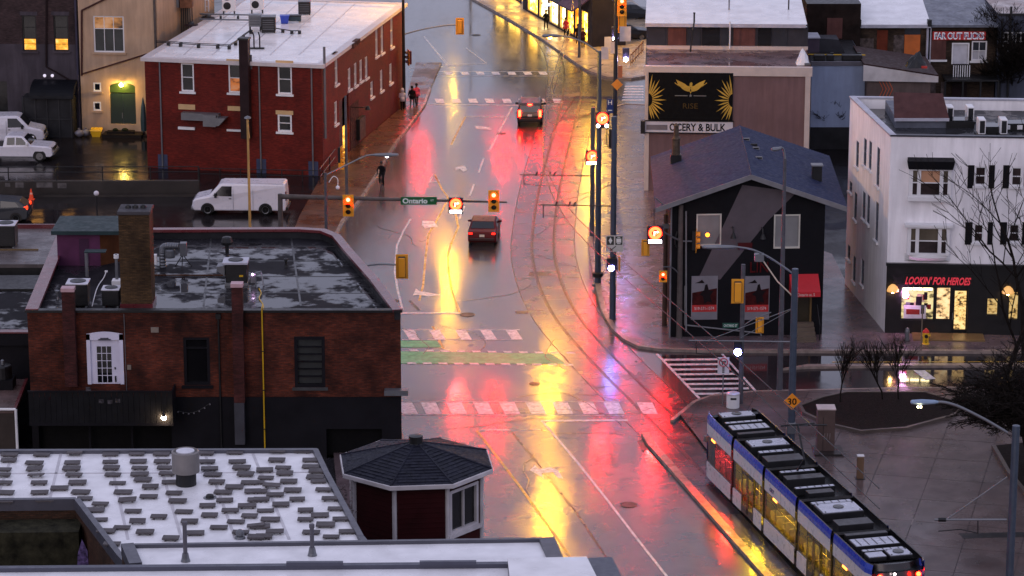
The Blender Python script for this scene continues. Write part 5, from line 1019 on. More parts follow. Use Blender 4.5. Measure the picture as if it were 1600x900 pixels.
def tarp(px,py,z,s,m,label,m2=None):
    p=G(px,py,z); tt=T('tarpaulin',p,label,'tarpaulin'); mb=MB(); n=9; rr_=random.Random(px)
    vs=[];
    for j in range(n):
        for i in range(n): x=(i/(n-1)-.5)*2;y=(j/(n-1)-.5)*2; hh=max(0,1-abs(x)**1.6)*max(0,1-abs(y)**1.6); vs.append(p+Vector((x*s[0]/2,y*s[1]/2,.02+hh*s[2]*(.75+.4*noise.noise(Vector((x*2+px,y*2,0)))))))
    mb.add(vs,[(j*n+i,j*n+i+1,(j+1)*n+i+1,(j+1)*n+i) for j in range(n-1) for i in range(n-1)]); O('sheet',mb,m,tt)
    O('weight',MB().box(p+Vector((s[0]*.3,-s[1]*.45,.1)),(.4,.15,.15)),m2 or m,tt)
tarp(1254,100,z0-.1,(.9,1.2,1.4),white,'crumpled white tarpaulin on the corner of the mauve roof',galv)
tarp(1432,104,6.6,(1.5,1.6,1.3),dark,'black tarpaulin heap with red patch on the sloping roof',pm('tarp_red',(.45,.03,.02),.5))
tt=T('barrier_pole',G(1300,86,zt),'long yellow pole lying across the pale blue block roof','pole'); O('pole',MB().path([G(1256,85,zt+.3),G(1352,86,zt+.3)],.05),MC['gas_yellow'],tt)
for x in(1262,1300,1342): O('support',MB().box(G(x,86,zt+.1),(.25,.3,.35)),dark,tt)
tt=T('roof_clutter',G(1330,93,zt),'low dark boxes on the pale blue block roof','roof boxes')
for x,w_ in((1280,.8),(1297,.5),(1325,.9),(1340,.6)): O('box',MB().box(G(x,94,zt)+Vector((0,0,.2)),(w_,.5,.4)),dark,tt,bev=.03)
W,t,zt,hs=house(1351,1450,240,122,pm('taupe_render',(.23,.17,.16),.75,var=.15,streak=1),'taupe house with brown sloping roof and white fascia','house',uv=False,depth=7)
P=[W.pt(-.3,W.hit(1352,98)[1],.3),W.pt(W.L+.5,W.hit(1455,116)[1],.3)]; Q=[P[1]-W.n*7,P[0]-W.n*7]; 
mb=MB(); mb.add(P+Q+[p-Vector((0,0,.1)) for p in P+Q],[(0,1,2,3),(7,6,5,4),(0,1,5,4),(1,2,6,5),(2,3,7,6),(3,0,4,7)]); O('roof',mb,pm('maroon_felt',(.075,.035,.032),.6),t)
a0,a1=P[0]-Vector((0,0,.1)),P[1]-Vector((0,0,.1)); zb=zt; mb=MB(); b0=Vector((a0.x,a0.y,zb-.15));b1=Vector((a1.x,a1.y,zb-.25)); mb.hexa([b0,b1,b1-W.n*.1,b0-W.n*.1],[a0,a1,a1-W.n*.1,a0-W.n*.1]); O('fascia',mb,pm('fascia_white',(.55,.52,.52),.5),t)
mb=MB(); q=W.rect(1373,126,1393,152); 
for k in range(4): x0=q[0]+(q[1]-q[0])*k/4; mb.path([W.pt(x0,q[3],.03),W.pt(x0+.3,(q[2]+q[3])/2,.03),W.pt(x0+.05,q[2],.03)],.03,4)
O('graffiti',mb,pm('orange_graffiti',(.55,.10,.03),.6),t)
# ---- grey gabled house
A=G(1047,530);B=G(1284,526); W=Wall(A,B); t=T('gabled_house',A,'dark grey gabled house with slate-blue roof and pale mural band','house'); GH=t
ze=ZH(A,316); Pk=W.hit(1171,272); up_=Pk[0]; zp=Pk[1]; gm=pm('charcoal_render',(.014,.014,.018),.65,var=.15,vs=.6)
wd1=W.rect(1088,334,1127,384);wd2=W.rect(1209,335,1250,388); dr=W.rect(1243,459,1268,497); dr=(dr[0],dr[1],.9,dr[3])
hs=[wd1,wd2,dr]
O('wall',W.mesh(0,ze,hs,.14),gm,t); O('gable',MB().add([W.pt(0,ze),W.pt(W.L,ze),W.pt(up_,zp)],[(0,1,2)]),gm,t)
Dp=16
rb=[G(1014,240,ze),G(1156,197,zp+.1),G(1289,246,ze)]
bk=[W.pt(0,0,-Dp),W.pt(W.L,0,-Dp)]
ov=.75; F=[W.pt(-1.0,ze-.15,ov),W.pt(up_,zp+.12,ov),W.pt(W.L+1.1,ze-.25,ov)]
fwd=(rb[1]-F[1]); fwd.z=0
BK=[F[0]+fwd,F[1]+fwd,F[2]+fwd]
for a,b in ((W.B,W.B+fwd*.93),(W.A+fwd*.93,W.A)): w_=Wall(a,b); O('side_wall',w_.mesh(0,ze-.1),gm,t)
slate=pm('slate_blue_shingle',(.048,.064,.15),.7,var=.16,vs=1.5,bump=.5,bs=9)
rf=None
for a,b in ((0,1),(1,2)):
    P=[F[a],F[b],BK[b],BK[a]]; mb=MB(); mb.add(P+[p-Vector((0,0,.22)) for p in P],[(0,1,2,3),(7,6,5,4),(0,1,5,4),(1,2,6,5),(2,3,7,6),(3,0,4,7)]); rf=O('roof',mb,slate,t)
    # shingle courses as low steps
    mb=MB(); eave,ridge=(a,b) if a==0 else (b,a); nrm=(P[1]-P[0]).cross(P[3]-P[0]).normalized(); nrm=nrm if nrm.z>0 else -nrm
    nn=34
    for k in range(nn):
        q0=k/nn;q1=(k+1)/nn; e0=F[eave].lerp(F[ridge],q0);e1=F[eave].lerp(F[ridge],q1);g0=BK[eave].lerp(BK[ridge],q0);g1=BK[eave].lerp(BK[ridge],q1); mb.add([e0+nrm*.03,g0+nrm*.03,g1+nrm*.005,e1+nrm*.005,e0,g0],[(0,1,2,3),(4,5,1,0)])
    O('shingles',mb,slate,rf,kind='stuff',fix=False)
    mb=MB(); p,q=F[a],F[b]; mb.hexa([p-Vector((0,0,.25))+W.n*.0,q-Vector((0,0,.25)),q-Vector((0,0,.25))+W.n*.06,p-Vector((0,0,.25))+W.n*.06],[p+Vector((0,0,.03)),q+Vector((0,0,.03)),q+Vector((0,0,.03))+W.n*.06,p+Vector((0,0,.03))+W.n*.06]); O('barge_board',mb,pm('pale_barge',(.36,.35,.37),.5),rf)
O('ridge_cap',MB().tube(F[1]+Vector((0,0,.03)),BK[1]+Vector((0,0,.03)),.04,n=6),slate,rf)
mb=MB(); mb.poly([W.pt(*W.hit(x,y),.006) for x,y in ((1160,289),(1245,300),(1200,345),(1125,437),(1093,431),(1129,355))]); O('mural_band',mb,pm('mural_lilac_grey',(.19,.16,.18),.65,var=.1),t,fix=False)
for r in (wd1,wd2): 
    f=MB(); W.wbox(f,r[0],r[1],r[2],r[2]+.1,-.1,.04); W.wbox(f,r[0],r[0]+.08,r[2]+.1,r[3],-.1,.03); W.wbox(f,r[1]-.08,r[1],r[2]+.1,r[3],-.1,.03); W.wbox(f,r[0]+.08,r[1]-.08,r[3]-.08,r[3],-.1,.03); wf=O('window',f,pm('window_surround',(.5,.48,.42),.5),t)
    g=MB(); W.wbox(g,r[0]+.08,r[1]-.08,r[2]+.1,r[3]-.08,-.09,-.05); O('boarded_pane',g,pm('pale_board',(.40,.40,.40),.6,var=.12),wf)
# posters
for k,(x0,x1) in enumerate(((1080,1121),(1163,1202))):
    r=W.rect(x0,431,x1,499); p_=T('poster_panel',W.pt((r[0]+r[1])/2,r[2],.05),('left' if k==0 else 'right')+' pale poster with dark red figure and red telephone strip on the grey house','poster')
    mb=MB(); W.wbox(mb,*r,.005,.06); O('panel',mb,pm('poster_pale',(.38,.36,.40),.5,var=.1,bump=0),p_)
    w_=r[1]-r[0];h=r[3]-r[2]
    def pr(u,z,o=.064): return W.pt(r[0]+u*w_,r[2]+z*h,o)
    O('picture',MB().poly([pr(.03,.34),pr(.97,.34),pr(.97,.72),pr(.03,.62)]),pm('poster_maroon',(.09,.012,.012),.5,bump=0,var=.5,vs=3),p_,fix=False)
    O('red_strip',MB().poly([pr(.03,.18,.065),pr(.97,.18,.065),pr(.97,.34,.065),pr(.03,.34,.065)]),pm('poster_red',(.42,.02,.02),.5,bump=0),p_,fix=False)
    fig=MB().poly([pr(.5,.36,.068),pr(.62,.42,.068),pr(.8,.38,.068),pr(.72,.55,.068),pr(.85,.66,.068),pr(.66,.68,.068),pr(.60,.82,.068),pr(.52,.80,.068),pr(.48,.68,.068),pr(.30,.58,.068),pr(.44,.54,.068)]); O('figure',fig,pm('poster_dark',(.02,.012,.015),.5,bump=0),p_,fix=False)
    mb=MB(); add_text(mb,'519-571-1574',pr(.5,.26,.07),W.d,(0,0,1),w_*.75,h*.07,.004); O('phone_number',mb,pm('poster_print_white',(.6,.55,.55),.5,bump=0),p_)
    mb=MB(); mb.poly([pr(.12,.84,.066),pr(.5,.84,.066),pr(.4,.92,.066),pr(.3,.88,.066)]) ; O('logo_mark',mb,MC['poster_dark'],p_,fix=False)
mb=MB(); q=W.rect(1172,409,1200,425); add_text(mb,'LIN',W.pt((q[0]+q[1])/2,(q[2]+q[3])/2,.06),W.d,(0,0,1),q[1]-q[0],q[3]-q[2],.08); O('wall_lettering',mb,pm('red_lettering',(.16,.012,.015),.5,bump=0),t,label='red letters LIN on the grey wall')
r=W.rect(1153,379,1175,389); mb=MB(); W.wbox(mb,*r,.01,.1); O('red_wall_plate',mb,pm('dull_red_plate',(.14,.02,.025),.6),t)
for x,y in ((1144,363),(1190,364)):
    u,z=W.hit(x,y); l_=MB(); l_.path([W.pt(u,z+.3,0),W.pt(u,z+.35,.4),W.pt(u,z+.1,.55)],.04); l_.lathe(W.pt(u,z-.2,.55),[(.18,0),(.06,.3)],10); O('gooseneck_lamp',l_,dark,t)
# awning, door, steps
r=W.rect(1233,428,1278,457); aw=T('awning',W.pt((r[0]+r[1])/2,r[2],0),'red canvas awning lettered Ontario st. S over the side door','awning')
P=[W.pt(r[0],r[3],0.02),W.pt(r[1],r[3],0.02),W.pt(r[1],r[2]+.28,1.0),W.pt(r[0],r[2]+.28,1.0),W.pt(r[1],r[2],1.0),W.pt(r[0],r[2],1.0),W.pt(r[1],r[2],.02),W.pt(r[0],r[2],.02)]
O('canvas',MB().add(P,[(0,1,2,3),(3,2,4,5),(0,3,5,7),(1,6,4,2)]),pm('red_canvas',(.50,.012,.02),.55,var=.1),aw,fix=False)
mb=MB(); add_text(mb,'Ontario st. S',W.pt((r[0]+r[1])/2,r[2]+.14,1.012),W.d,(0,0,1),(r[1]-r[0])*.6,.17,.006); O('lettering',mb,pm('awning_print',(.65,.55,.5),.5,bump=0),aw)
mb=MB(); W.wbox(mb,dr[0],dr[1],dr[2],dr[3],-.13,-.08); dd=O('door',mb,pm('olive_dark_door',(.05,.035,.012),.4),t); mb=MB(); W.wbox(mb,dr[0],dr[0]+.1,dr[2],dr[3],-.08,.02); W.wbox(mb,dr[1]-.1,dr[1],dr[2],dr[3],-.08,.02); O('door_frame',mb,pm('tan_frame',(.3,.19,.08),.5),dd)
for k in range(5): mb=MB(); W.wbox(mb,dr[0]-.15,dr[1]+.1,0 if k==0 else .18*k,.18*(k+1)-.002,.0,1.6-.3*k); O('step',mb,pm('tan_step',(.26,.20,.15),.5,var=.15),t)
mb=MB(); mb.path([W.pt(dr[1]+.3,0,1.2),W.pt(dr[1]+.3,1.0,1.2),W.pt(dr[1]+.3,1.9,.1)],.035); O('stair_rail',mb,dark,t)
mb=MB(); mb.path([W.pt(*W.hit(1070,446),.1),W.pt(*W.hit(1070,507),.1),W.pt(*W.hit(1115,512),.1),W.pt(*W.hit(1188,520),.1),W.pt(*W.hit(1190,528),.1)],.045); O('conduit',mb,pm('pale_conduit',(.36,.36,.38),.5),t)
mb=MB(); mb.path([W.pt(*W.hit(1049,312),.1),W.pt(W.hit(1049,312)[0],.1,.1)],.05); mb.path([W.pt(*W.hit(1022,305),.6),W.pt(*W.hit(1047,328),.1)],.04); O('downpipe',mb,MC['pale_conduit'],t)
def rp(px,py,a,b): # point on roof slope a-b seen at pixel
    P0=F[a]; n=(F[b]-F[a]).cross(BK[a]-F[a]).normalized(); d=ray(px,py); c_=Vector((0,0,H)); return c_+d*((P0-c_).dot(n)/d.dot(n))
p=rp(1056,253,0,1); tt=T('roof_chimney',p,'small brick chimney with tapered pot on the left slope of the slate roof','chimney'); O('base',MB().box(p+Vector((0,0,.2)),(.62,.55,.5)),dark,tt); O('stack',MB().lathe(p+Vector((0,0,.4)),[(.24,0),(.22,.9),(.26,1.0),(.16,1.15),(.14,1.7),(.2,1.75),(.05,1.9)],10),pm('ochre_pot',(.15,.11,.08),.6,var=.4,vs=5),tt)
p=rp(1276,281,1,2); tt=T('roof_vent_box',p,'black square vent box low on the right slope of the slate roof','roof vent'); O('box',MB().box(p+Vector((0,0,.4)),(.55,.55,.9)),dark,tt,bev=.02); O('lid',MB().box(p+Vector((0,0,.88)),(.66,.66,.07)),galv,tt)
for k,(x,y) in enumerate(((1178,228),(1181,233),(1186,248),(1166,219))):
    p=rp(x,y,1,2); tt=T('roof_vent',p,['upper','second','lowest','topmost'][k]+' tiny pale vent near the slate roof ridge','roof vent'); O('hood',MB().hexa([p+Vector(v) for v in((-.2,-.15,0),(.2,-.15,0),(.2,.2,.05),(-.2,.2,.05))],[p+Vector(v) for v in((-.18,-.12,.16),(.18,-.12,.16),(.18,.2,.1),(-.18,.2,.1))]),galv if k else dark,tt); O('opening',MB().box(p+Vector((0,-.15,.07)),(.3,.03,.08)),dark,tt)
# ---- white three storey building with dark shop front
A=G(1382,523);B=G(1760,530); Bk=G(1320,446); W=Wall(A,B); zt=ZH(A,213); t=T('corner_shop_building',A,'white three storey building with black comic shop front','building'); WB=t
Ws=Wall(Bk,A); zs=W.hit(1384,410)[1]
wins=[W.rect(1523,260,1541,290),W.rect(1580,261,1597,291),W.rect(1521,350,1537,379),W.rect(1576,350,1593,379)]
bay1=W.rect(1420,262,1486,306); bay2=W.rect(1417,352,1483,396)
O('wall',W.mesh(zs,zt,wins,.14),whitewall,t)
for r in wins: window(W,t,r,white,pm('brown_pane',(.06,.04,.04),.12,bump=0,var=.5),.14,.08,1,2,sill=white)
for x0,x1,y0,y1 in ((1512,1522,258,294),(1545,1554,258,294),(1567,1577,258,294),(1600,1610,258,294),(1508,1519,347,382),(1543,1551,347,382),(1563,1573,347,382),(1597,1607,347,382)):
    r=W.rect(x0,y0,x1,y1); mb=MB(); W.wbox(mb,*r,.003,.05); sh_=O('shutter',mb,pm('black_shutter',(.014,.014,.018),.5),t)
    mb=MB()
    for k in range(9): z=r[2]+(r[3]-r[2])*(k+.7)/10; W.wbox(mb,r[0]+.05,r[1]-.05,z,z+.03,.05,.062)
    O('slats',mb,MC['black_shutter'],sh_)
def bay(r,bulge,fab,m_mid):
    b=MB(); W.wbox(b,r[0],r[1],r[2],r[2]+.12,.0,bulge); W.wbox(b,r[0],r[1],r[3]-.1,r[3],.0,bulge)
    cs=[r[0],r[0]+.55,r[1]-.55,r[1]]; 
    for u in cs: W.wbox(b,min(max(u-.1,r[0]),r[1]-.2),min(max(u-.1,r[0]),r[1]-.2)+.2,r[2]+.12,r[3]-.1,.0,bulge-.02)
    f=O('bay_window',b,white,t); zm=(r[2]+r[3])/2
    for i in range(3):
        a0=cs[i]+(.2 if i==0 else .1);a1=cs[i+1]-(.2 if i==2 else .1)
        for j,(q0,q1) in enumerate(((r[2]+.12,zm-.03),(zm+.03,r[3]-.1))):
            g=MB(); W.wbox(g,a0,a1,q0,q1,.0,bulge-.12); O('pane',g,MC['brown_pane'] if j==0 else m_mid[i],f)
        g=MB(); W.wbox(g,a0,a1,zm-.03,zm+.03,0,bulge-.07); O('meeting_rail',g,white,f)
    return f
blind=pm('peach_blind',(.48,.25,.14),.6,var=.1,vs=2,bump=0); olive=pm('olive_blind',(.22,.18,.13),.6,var=.2,bump=0)
f=bay(bay1,.35,None,[olive,blind,olive]); mb=MB(); W.wbox(mb,bay1[0]-.05,bay1[1]+.05,bay1[2]-.22,bay1[2]-.003,.0,.42); O('sill',mb,white,f)
r=W.rect(1418,246,1490,262); P=[W.pt(r[0],r[3],0),W.pt(r[1],r[3],0),W.pt(r[1]+.05,r[3]-.12,.55),W.pt(r[0]-.05,r[3]-.12,.55)]; mb=MB(); mb.hexa([W.pt(r[0]+.05,r[2],.5),W.pt(r[1]-.05,r[2],.5),W.pt(r[1]-.05,r[2],0),W.pt(r[0]+.05,r[2],0)],[P[3],P[2],P[1],P[0]]); O('bay_canopy',mb,pm('black_canopy',(.012,.012,.016),.5),t)
f=bay(bay2,.45,None,[olive,olive,olive]); mb=MB(); r=bay2; ua,ub=r[0]-.1,r[1]+.1
n=10; prof=[(.50,r[2]),(.52,r[2]-.15),(.40,r[2]-.32),(.18,r[2]-.42),(0,r[2]-.45)]
vs=[];
for o,z in prof:
    for k in range(n+1): q=k/n; e=math.sin(math.pi*min(max((q),0),1))**.35 if 0<q<1 else 0; u=ua+(ub-ua)*q; vs.append(W.pt(u,z,o*e))
mb.add(vs,[(j*(n+1)+k,j*(n+1)+k+1,(j+1)*(n+1)+k+1,(j+1)*(n+1)+k) for j in range(4) for k in range(n)]); mb.poly([W.pt(ua+(ub-ua)*k/n,r[2]-.001,.5*(math.sin(math.pi*k/n)**.35 if 0<k<n else 0)) for k in range(n+1)]); O('bay_base',mb,white,f,fix=False)
mb=MB(); W.wbox(mb,r[0]-.15,r[1]+.15,r[3]+.002,r[3]+.14,0,.6); O('bay_cornice',mb,white,f)
# side wall
sw=[]
for x,y,h in ((1339,261,40),(1351,259,42),(1359,265,44),(1371,291,60),(1336,343,42),(1349,342,42),(1356,349,44),(1369,376,60),(1326,405,22),(1334,440,40),(1347,445,40),(1329,300,16)):
    u,z=Ws.hit(x,y); hh=h/S(Ws.pt(u,z))/.97
    if u>.6 and u<Ws.L-.6 and z>.3: sw.append((u-.38,u+.38,z,min(z+hh,zt-.4)))
sw2=[]
for a in sorted(sw):
    if all(a[1]<b[0]-.1 or a[0]>b[1]+.1 or a[3]<b[2]-.1 or a[2]>b[3]+.1 for b in sw2): sw2.append(a)
O('side_wall',Ws.mesh(0,zt,sw2,.14),whitewall,t)
for a in sw2: window(Ws,t,a,pm('grey_blue_frame',(.24,.26,.33),.5),glassB,.14,.08,1,2,sill=white)
for a,b in ((W.B,W.B+(Ws.A-W.A)),(W.B+(Ws.A-W.A),Ws.A)): w_=Wall(a,b); O('rear_wall',w_.mesh(0,zt),whitewall,t)
FP=[W.A,W.B,W.B+(Ws.A-W.A),Ws.A]; bl=wet('black_membrane_roof',(.022,.022,.026),rdry=.5,rwet=.06,scale=.5,lo=.5,hi=.56); rf=O('roof',MB().prism(inset([(p.x,p.y) for p in FP]),zt-.9,zt-.6),bl,t)
for a,b in ((0,1),(1,2),(2,3),(3,0)): w_=Wall(FP[a],FP[b]); mb=MB(); w_.wbox(mb,0,w_.L,zt-.6,zt-.02,-.25,-.003); O('parapet',mb,whitewall,t); mb=MB(); w_.wbox(mb,-.04,w_.L+.04,zt,zt+.09+.003*a,-.3,.06); O('parapet_cap',mb,pm('navy_cap',(.04,.04,.06),.4) if a==0 else MC['pale_gutter'],t)
# shop front
blk=pm('shopfront_black',(.010,.010,.012),.35,var=.3,bump=.05)
w1=W.rect(1407,448,1460,500);dr_=W.rect(1487,452,1512,508); w3=W.rect(1541,465,1560,493); w4=W.rect(1575,455,1592,500)
hs=[w1,(dr_[0],dr_[1],.15,dr_[3]),w3,w4]
O('shop_front',W.mesh(0,zs,hs,.3,o=.06),blk,t)
mb=MB(); W.wbox(mb,-.05,W.L+.05,zs-.12,zs+.02,0.062,.3); O('shop_cornice',mb,blk,t)
shop=lit('shop_interior',(1,.78,.34),.75,2.2,.04); shop2=lit('shop_shelves',(1,.62,.2),.55,3.2,.03)
for i,(r,m_) in enumerate(((hs[0],shop),(hs[2],shop2),(hs[3],shop2))):
    f=MB(); W.wbox(f,r[0],r[0]+.06,r[2],r[3],-.2,.02); W.wbox(f,r[1]-.06,r[1],r[2],r[3],-.2,.02); W.wbox(f,r[0]+.06,r[1]-.06,r[2],r[2]+.06,-.2,.02); W.wbox(f,r[0]+.06,r[1]-.06,r[3]-.06,r[3],-.2,.02); fo=O('shop_window',f,blk,t)
    g=MB(); W.wbox(g,r[0]+.06,r[1]-.06,r[2]+.06,r[3]-.06,-.2,-.17); O('pane',g,m_,fo)
r=hs[0]
for k in range(3): u=r[0]+.1+(r[1]-r[0]-.2)*(k+.5)/3; mb=MB(); W.wbox(mb,u-.25,u+.25,r[3]-.22,r[3]-.1,-.168,-.12); O('ceiling_lamp',mb,em('shop_lamp',(1,.8,.4),9),t)
cg=[pm('comic_red',(.4,.05,.04),.5,bump=0),pm('comic_grey',(.2,.2,.24),.5,bump=0),pm('comic_dark',(.03,.02,.03),.5,bump=0),pm('comic_tan',(.45,.36,.22),.5,bump=0)]
for k in range(16):
    u=r[0]+.15+rnd.random()*(r[1]-r[0]-.5); z=r[2]+.15+rnd.random()*(r[3]-r[2]-.9); mb=MB(); W.wbox(mb,u,u+.16+rnd.random()*.22,z,z+.2+rnd.random()*.35,-.165,-.13-.001*k); O('display_item',mb,cg[k%4],t)
q=W.rect(1412,478,1447,501); mb=MB(); W.wbox(mb,*q,-.125,-.10); pb=O('window_poster',mb,pm('window_poster_white',(.5,.5,.5),.5,bump=0),t); mb=MB(); qq=W.rect(1416,484,1437,492); W.wbox(mb,*qq,-.10,-.095); O('printed_mark',mb,MC['comic_red'],pb); qq=W.rect(1439,480,1444,491); mb=MB(); W.wbox(mb,*qq,-.10,-.095); O('printed_mark',mb,dark,pb)
r=hs[1]; mb=MB(); W.wbox(mb,r[0],r[1],.15,r[3],-.28,-.22); dd=O('door',mb,blk,t); mb=MB(); W.wbox(mb,r[0]+.17,r[1]-.08,.35,r[3]-.15,-.22,-.2); O('door_pane',mb,lit('door_glow',(1,.6,.2),1.0,4.5,.06),dd); mb=MB(); W.wbox(mb,r[0]+.05,r[0]+.1,.9,1.3,-.2,-.12); O('handle',mb,galv,dd)
# angled show window beside the door
q=W.rect(1462,447,1486,500); mb=MB(); a=W.pt(q[0],q[2],.065);b=W.pt(q[1],q[2],.062); P=[a,b,W.pt(q[1],q[3],.062),W.pt(q[0],q[3],.065)]; W.wbox(mb,q[0],q[1],q[2],q[3],.062,.08); f=O('show_window',mb,blk,t); mb=MB(); W.wbox(mb,q[0]+.05,q[1]-.08,q[2]+.1,q[3]-.08,.08,.09); O('pane',mb,lit('show_case',(1,.62,.28),1.0,3,.08),f)
q=W.rect(1414,432,1517,444); tt=T('shop_sign',W.pt((q[0]+q[1])/2,q[2],.1),"slanted red letters reading LOOKIN' FOR HEROES over the shop window",'sign'); mb=MB(); add_text(mb,"LOOKIN' FOR HEROES",W.pt((q[0]+q[1])/2,(q[2]+q[3])/2,.13),W.d,(0,0,1),q[1]-q[0],q[3]-q[2],.08,shear=.35,bold=.02); O('lettering',mb,pm('glow_red_letters',(.55,.03,.05),.4,bump=0,emit=(1,.06,.09),es=.30),tt)
mb=MB(); W.wbox(mb,q[0]-.1,q[1]+.1,q[2]-.1,q[3]+.1,.062,.085); O('backing_board',mb,blk,tt)
def dome(px,py,label,o_=.25):
    u,z=W.hit(px,py,.3); tt=T('dome_lamp',W.pt(u,z,.3),label,'lamp'); p=W.pt(u,z,.3); O('shade',MB().lathe(p,[(.34,0),(.33,.08),(.25,.26),(.12,.38),(.03,.42)],18),pm('amber_shade',(.75,.45,.16),.45,emit=(1,.5,.14),es=.55),tt,smooth=True); O('bulb',MB().ball(p+Vector((0,0,-.02)),.1),em('dome_bulb',(1,.6,.2),70),tt); O('bracket',MB().path([p+Vector((0,0,.42)),W.pt(u,z+.55,.3),W.pt(u,z+.55,.06)],.03),dark,tt)
dome(1395,455,'dome wall lamp at the left end of the comic shop front'); dome(1575,458,'dome wall lamp right of the dark tree on the shop front')
u,z=W.hit(1415,461,.2); tt=T('globe_lamp',W.pt(u,z,.2),'bright violet white globe lamp in the comic shop window','lamp'); O('globe',MB().ball(W.pt(u,z,.2),.17,14,10),em('violet_globe',(1,.42,.95),75),tt,smooth=True); O('bracket',MB().path([W.pt(u,z+.17,.2),W.pt(u,z+.4,.2),W.pt(u,z+.4,.06)],.02),dark,tt)
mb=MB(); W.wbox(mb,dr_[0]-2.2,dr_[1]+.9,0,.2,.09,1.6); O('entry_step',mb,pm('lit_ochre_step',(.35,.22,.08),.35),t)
# roof shed and units
zz=zt-.6; a=G(1399,200,zz);b=G(1479,200,zz); w_=Wall(a,b); h=w_.hit(1440,184)[1]; sd=T('rooftop_hut',a,'grey hut with rusty red shingle roof on the white building','hut'); O('wall',MB().prism([(q.x,q.y) for q in (w_.A,w_.B,w_.B-w_.n*5,w_.A-w_.n*5)],zz,h),MC['grey_blue_frame'],sd)
P=[w_.pt(-.1,h,.2),w_.pt(w_.L+.1,h,.2),G(1473,146,h+1.2),G(1396,144,h+1.2)]; mb=MB(); mb.add(P+[p-Vector((0,0,.12)) for p in P],[(0,1,2,3),(7,6,5,4),(0,1,5,4),(1,2,6,5),(2,3,7,6),(3,0,4,7)]); O('roof',mb,pm('rust_shingle',(.15,.065,.062),.55,var=.2,vs=2,bump=.5,bs=10),sd); mb=MB(); w_.wbox(mb,-.1,w_.L+.1,h-.15,h+.02,.2,.26); O('gutter',mb,MC['pale_gutter'],sd)
for k,(x,y) in enumerate(((1484,193),(1516,193),(1534,213),(1568,213))):
    p=G(x,y,zz); tt=T('air_conditioner',p,['first','second','third','fourth'][k]+' pale outdoor unit from the hut on the white building roof','air conditioner','outdoor units on the white building roof'); O('casing',MB().box(p+Vector((0,.4,.55)),(.4,.95,.85)),white,tt,bev=.03); O('grille',MB().box(p+Vector((.0,-.08,.55)),(.28,.02,.7)),darkgrey,tt); O('stand',MB().box(p+Vector((0,.4,.06)),(.6,1.0,.12)),dark,tt)
for k,(x,y,w__) in enumerate(((1500,200,1.6),(1552,210,1.5),(1590,205,2.2))):
    p=G(x,y,zz); tt=T('skylight',p,['dark flat skylight between the first two roof units','dark skylight between the last two roof units','long black roof box at the right edge with pale squares'][k],'skylight'); O('curb',MB().box(p+Vector((0,.5,.2)),(w__,1.2,.4)),dark,tt); O('glazing',MB().box(p+Vector((0,.5,.42)),(w__*.9,1.05,.05)),glass,tt)
    if k==2:
        for dx in(-.6,.1): O('pale_square',MB().box(p+Vector((dx,-.11,.25)),(.3,.03,.25)),white,tt)
# ---- lit store fronts at the top, beside the street
A=G(817,16);B=G(925,76); W=Wall(A,B); zt=9; t=T('storefront_row',A,'row of warmly lit storefronts with dark awnings at the top of the street','shops')
hs=[]; L=W.L
def U(px,py): return W.hit(px,py)[0]
cuts=[U(x,y) for x,y in ((824,15),(842,18),(858,25),(874,35),(886,42),(898,50),(908,56),(920,66))]
hs=[(a+.25,b-.25,.3,2.9) for a,b in zip(cuts,cuts[1:]) if b-a>.8]
O('wall',W.mesh(0,zt,hs,.3),pm('dark_store_wall',(.05,.045,.06),.6),t)
gl=[lit('store_gold',(1,.50,.03),8,1.4,.12),lit('store_pale',(1,.72,.28),5,1.6,.08),lit('store_amber',(1,.34,.01),8,1.7,.12)]
for k,r in enumerate(hs):
    f=MB(); 
    for u in (r[0],r[1]-.08): W.wbox(f,u,u+.08,r[2],r[3],-.25,.04)
    W.wbox(f,r[0]+.08,r[1]-.08,r[3]-.08,r[3],-.25,.04); W.wbox(f,r[0]+.08,r[1]-.08,r[2],r[2]+.1,-.25,.04); fo=O('shop_window',f,pm('gold_frame',(.5,.35,.12),.4),t); g=MB(); W.wbox(g,r[0]+.08,r[1]-.08,r[2]+.1,r[3]-.08,-.2,-.16); O('pane',g,gl[(0,1,1,1,0,2,0)[k%7]],fo)
for a,b,m_ in ((cuts[2],cuts[5],'navy_awning'),(cuts[5]+.1,cuts[7]+.3,'violet_awning')):
    n_=W.n; P=[W.pt(a,4.2,0.02),W.pt(b,4.2,.02),W.pt(b,3.2,1.6),W.pt(a,3.2,1.6)]; mb=MB(); mb.add(P+[p-Vector((0,0,.12)) for p in P],[(0,1,2,3),(7,6,5,4),(0,1,5,4),(1,2,6,5),(2,3,7,6),(3,0,4,7)]); O('awning',mb,pm(m_,(.03,.04,.10) if m_[0]=='n' else (.09,.06,.16),.5),t)
O('roof',MB().prism(inset([(p.x,p.y) for p in (W.A,W.B,W.B-W.n*3,W.A-W.n*3)]),zt-.2,zt),darkgrey,t); w_=Wall(W.B,W.B-W.n*3); O('side_wall',w_.mesh(0,zt),MC['dark_store_wall'],t)
for k,(px,c_) in enumerate(((866,'warm'),(873,'warm'),(861,'blue'))):
    r_=W.hit(px,22,.4); 
    tt=T('shop_light',W.pt(W.hit(px,35)[0],2.75,.3),['left amber lamp over the storefront','right amber lamp over the storefront','blue glowing lamp in the storefront'][k],'lamp'); p=W.pt(W.hit(px,35)[0],2.75 if k<2 else 1.9,.3); O('lamp_body',MB().box(p,(.5,.12,.18)),em('amber_tube',(1,.5,.05),14) if k<2 else em('blue_tube',(.3,.5,1),10),tt); O('hanger',MB().tube(p,p+Vector((0,0,.5)),.02),dark,tt)
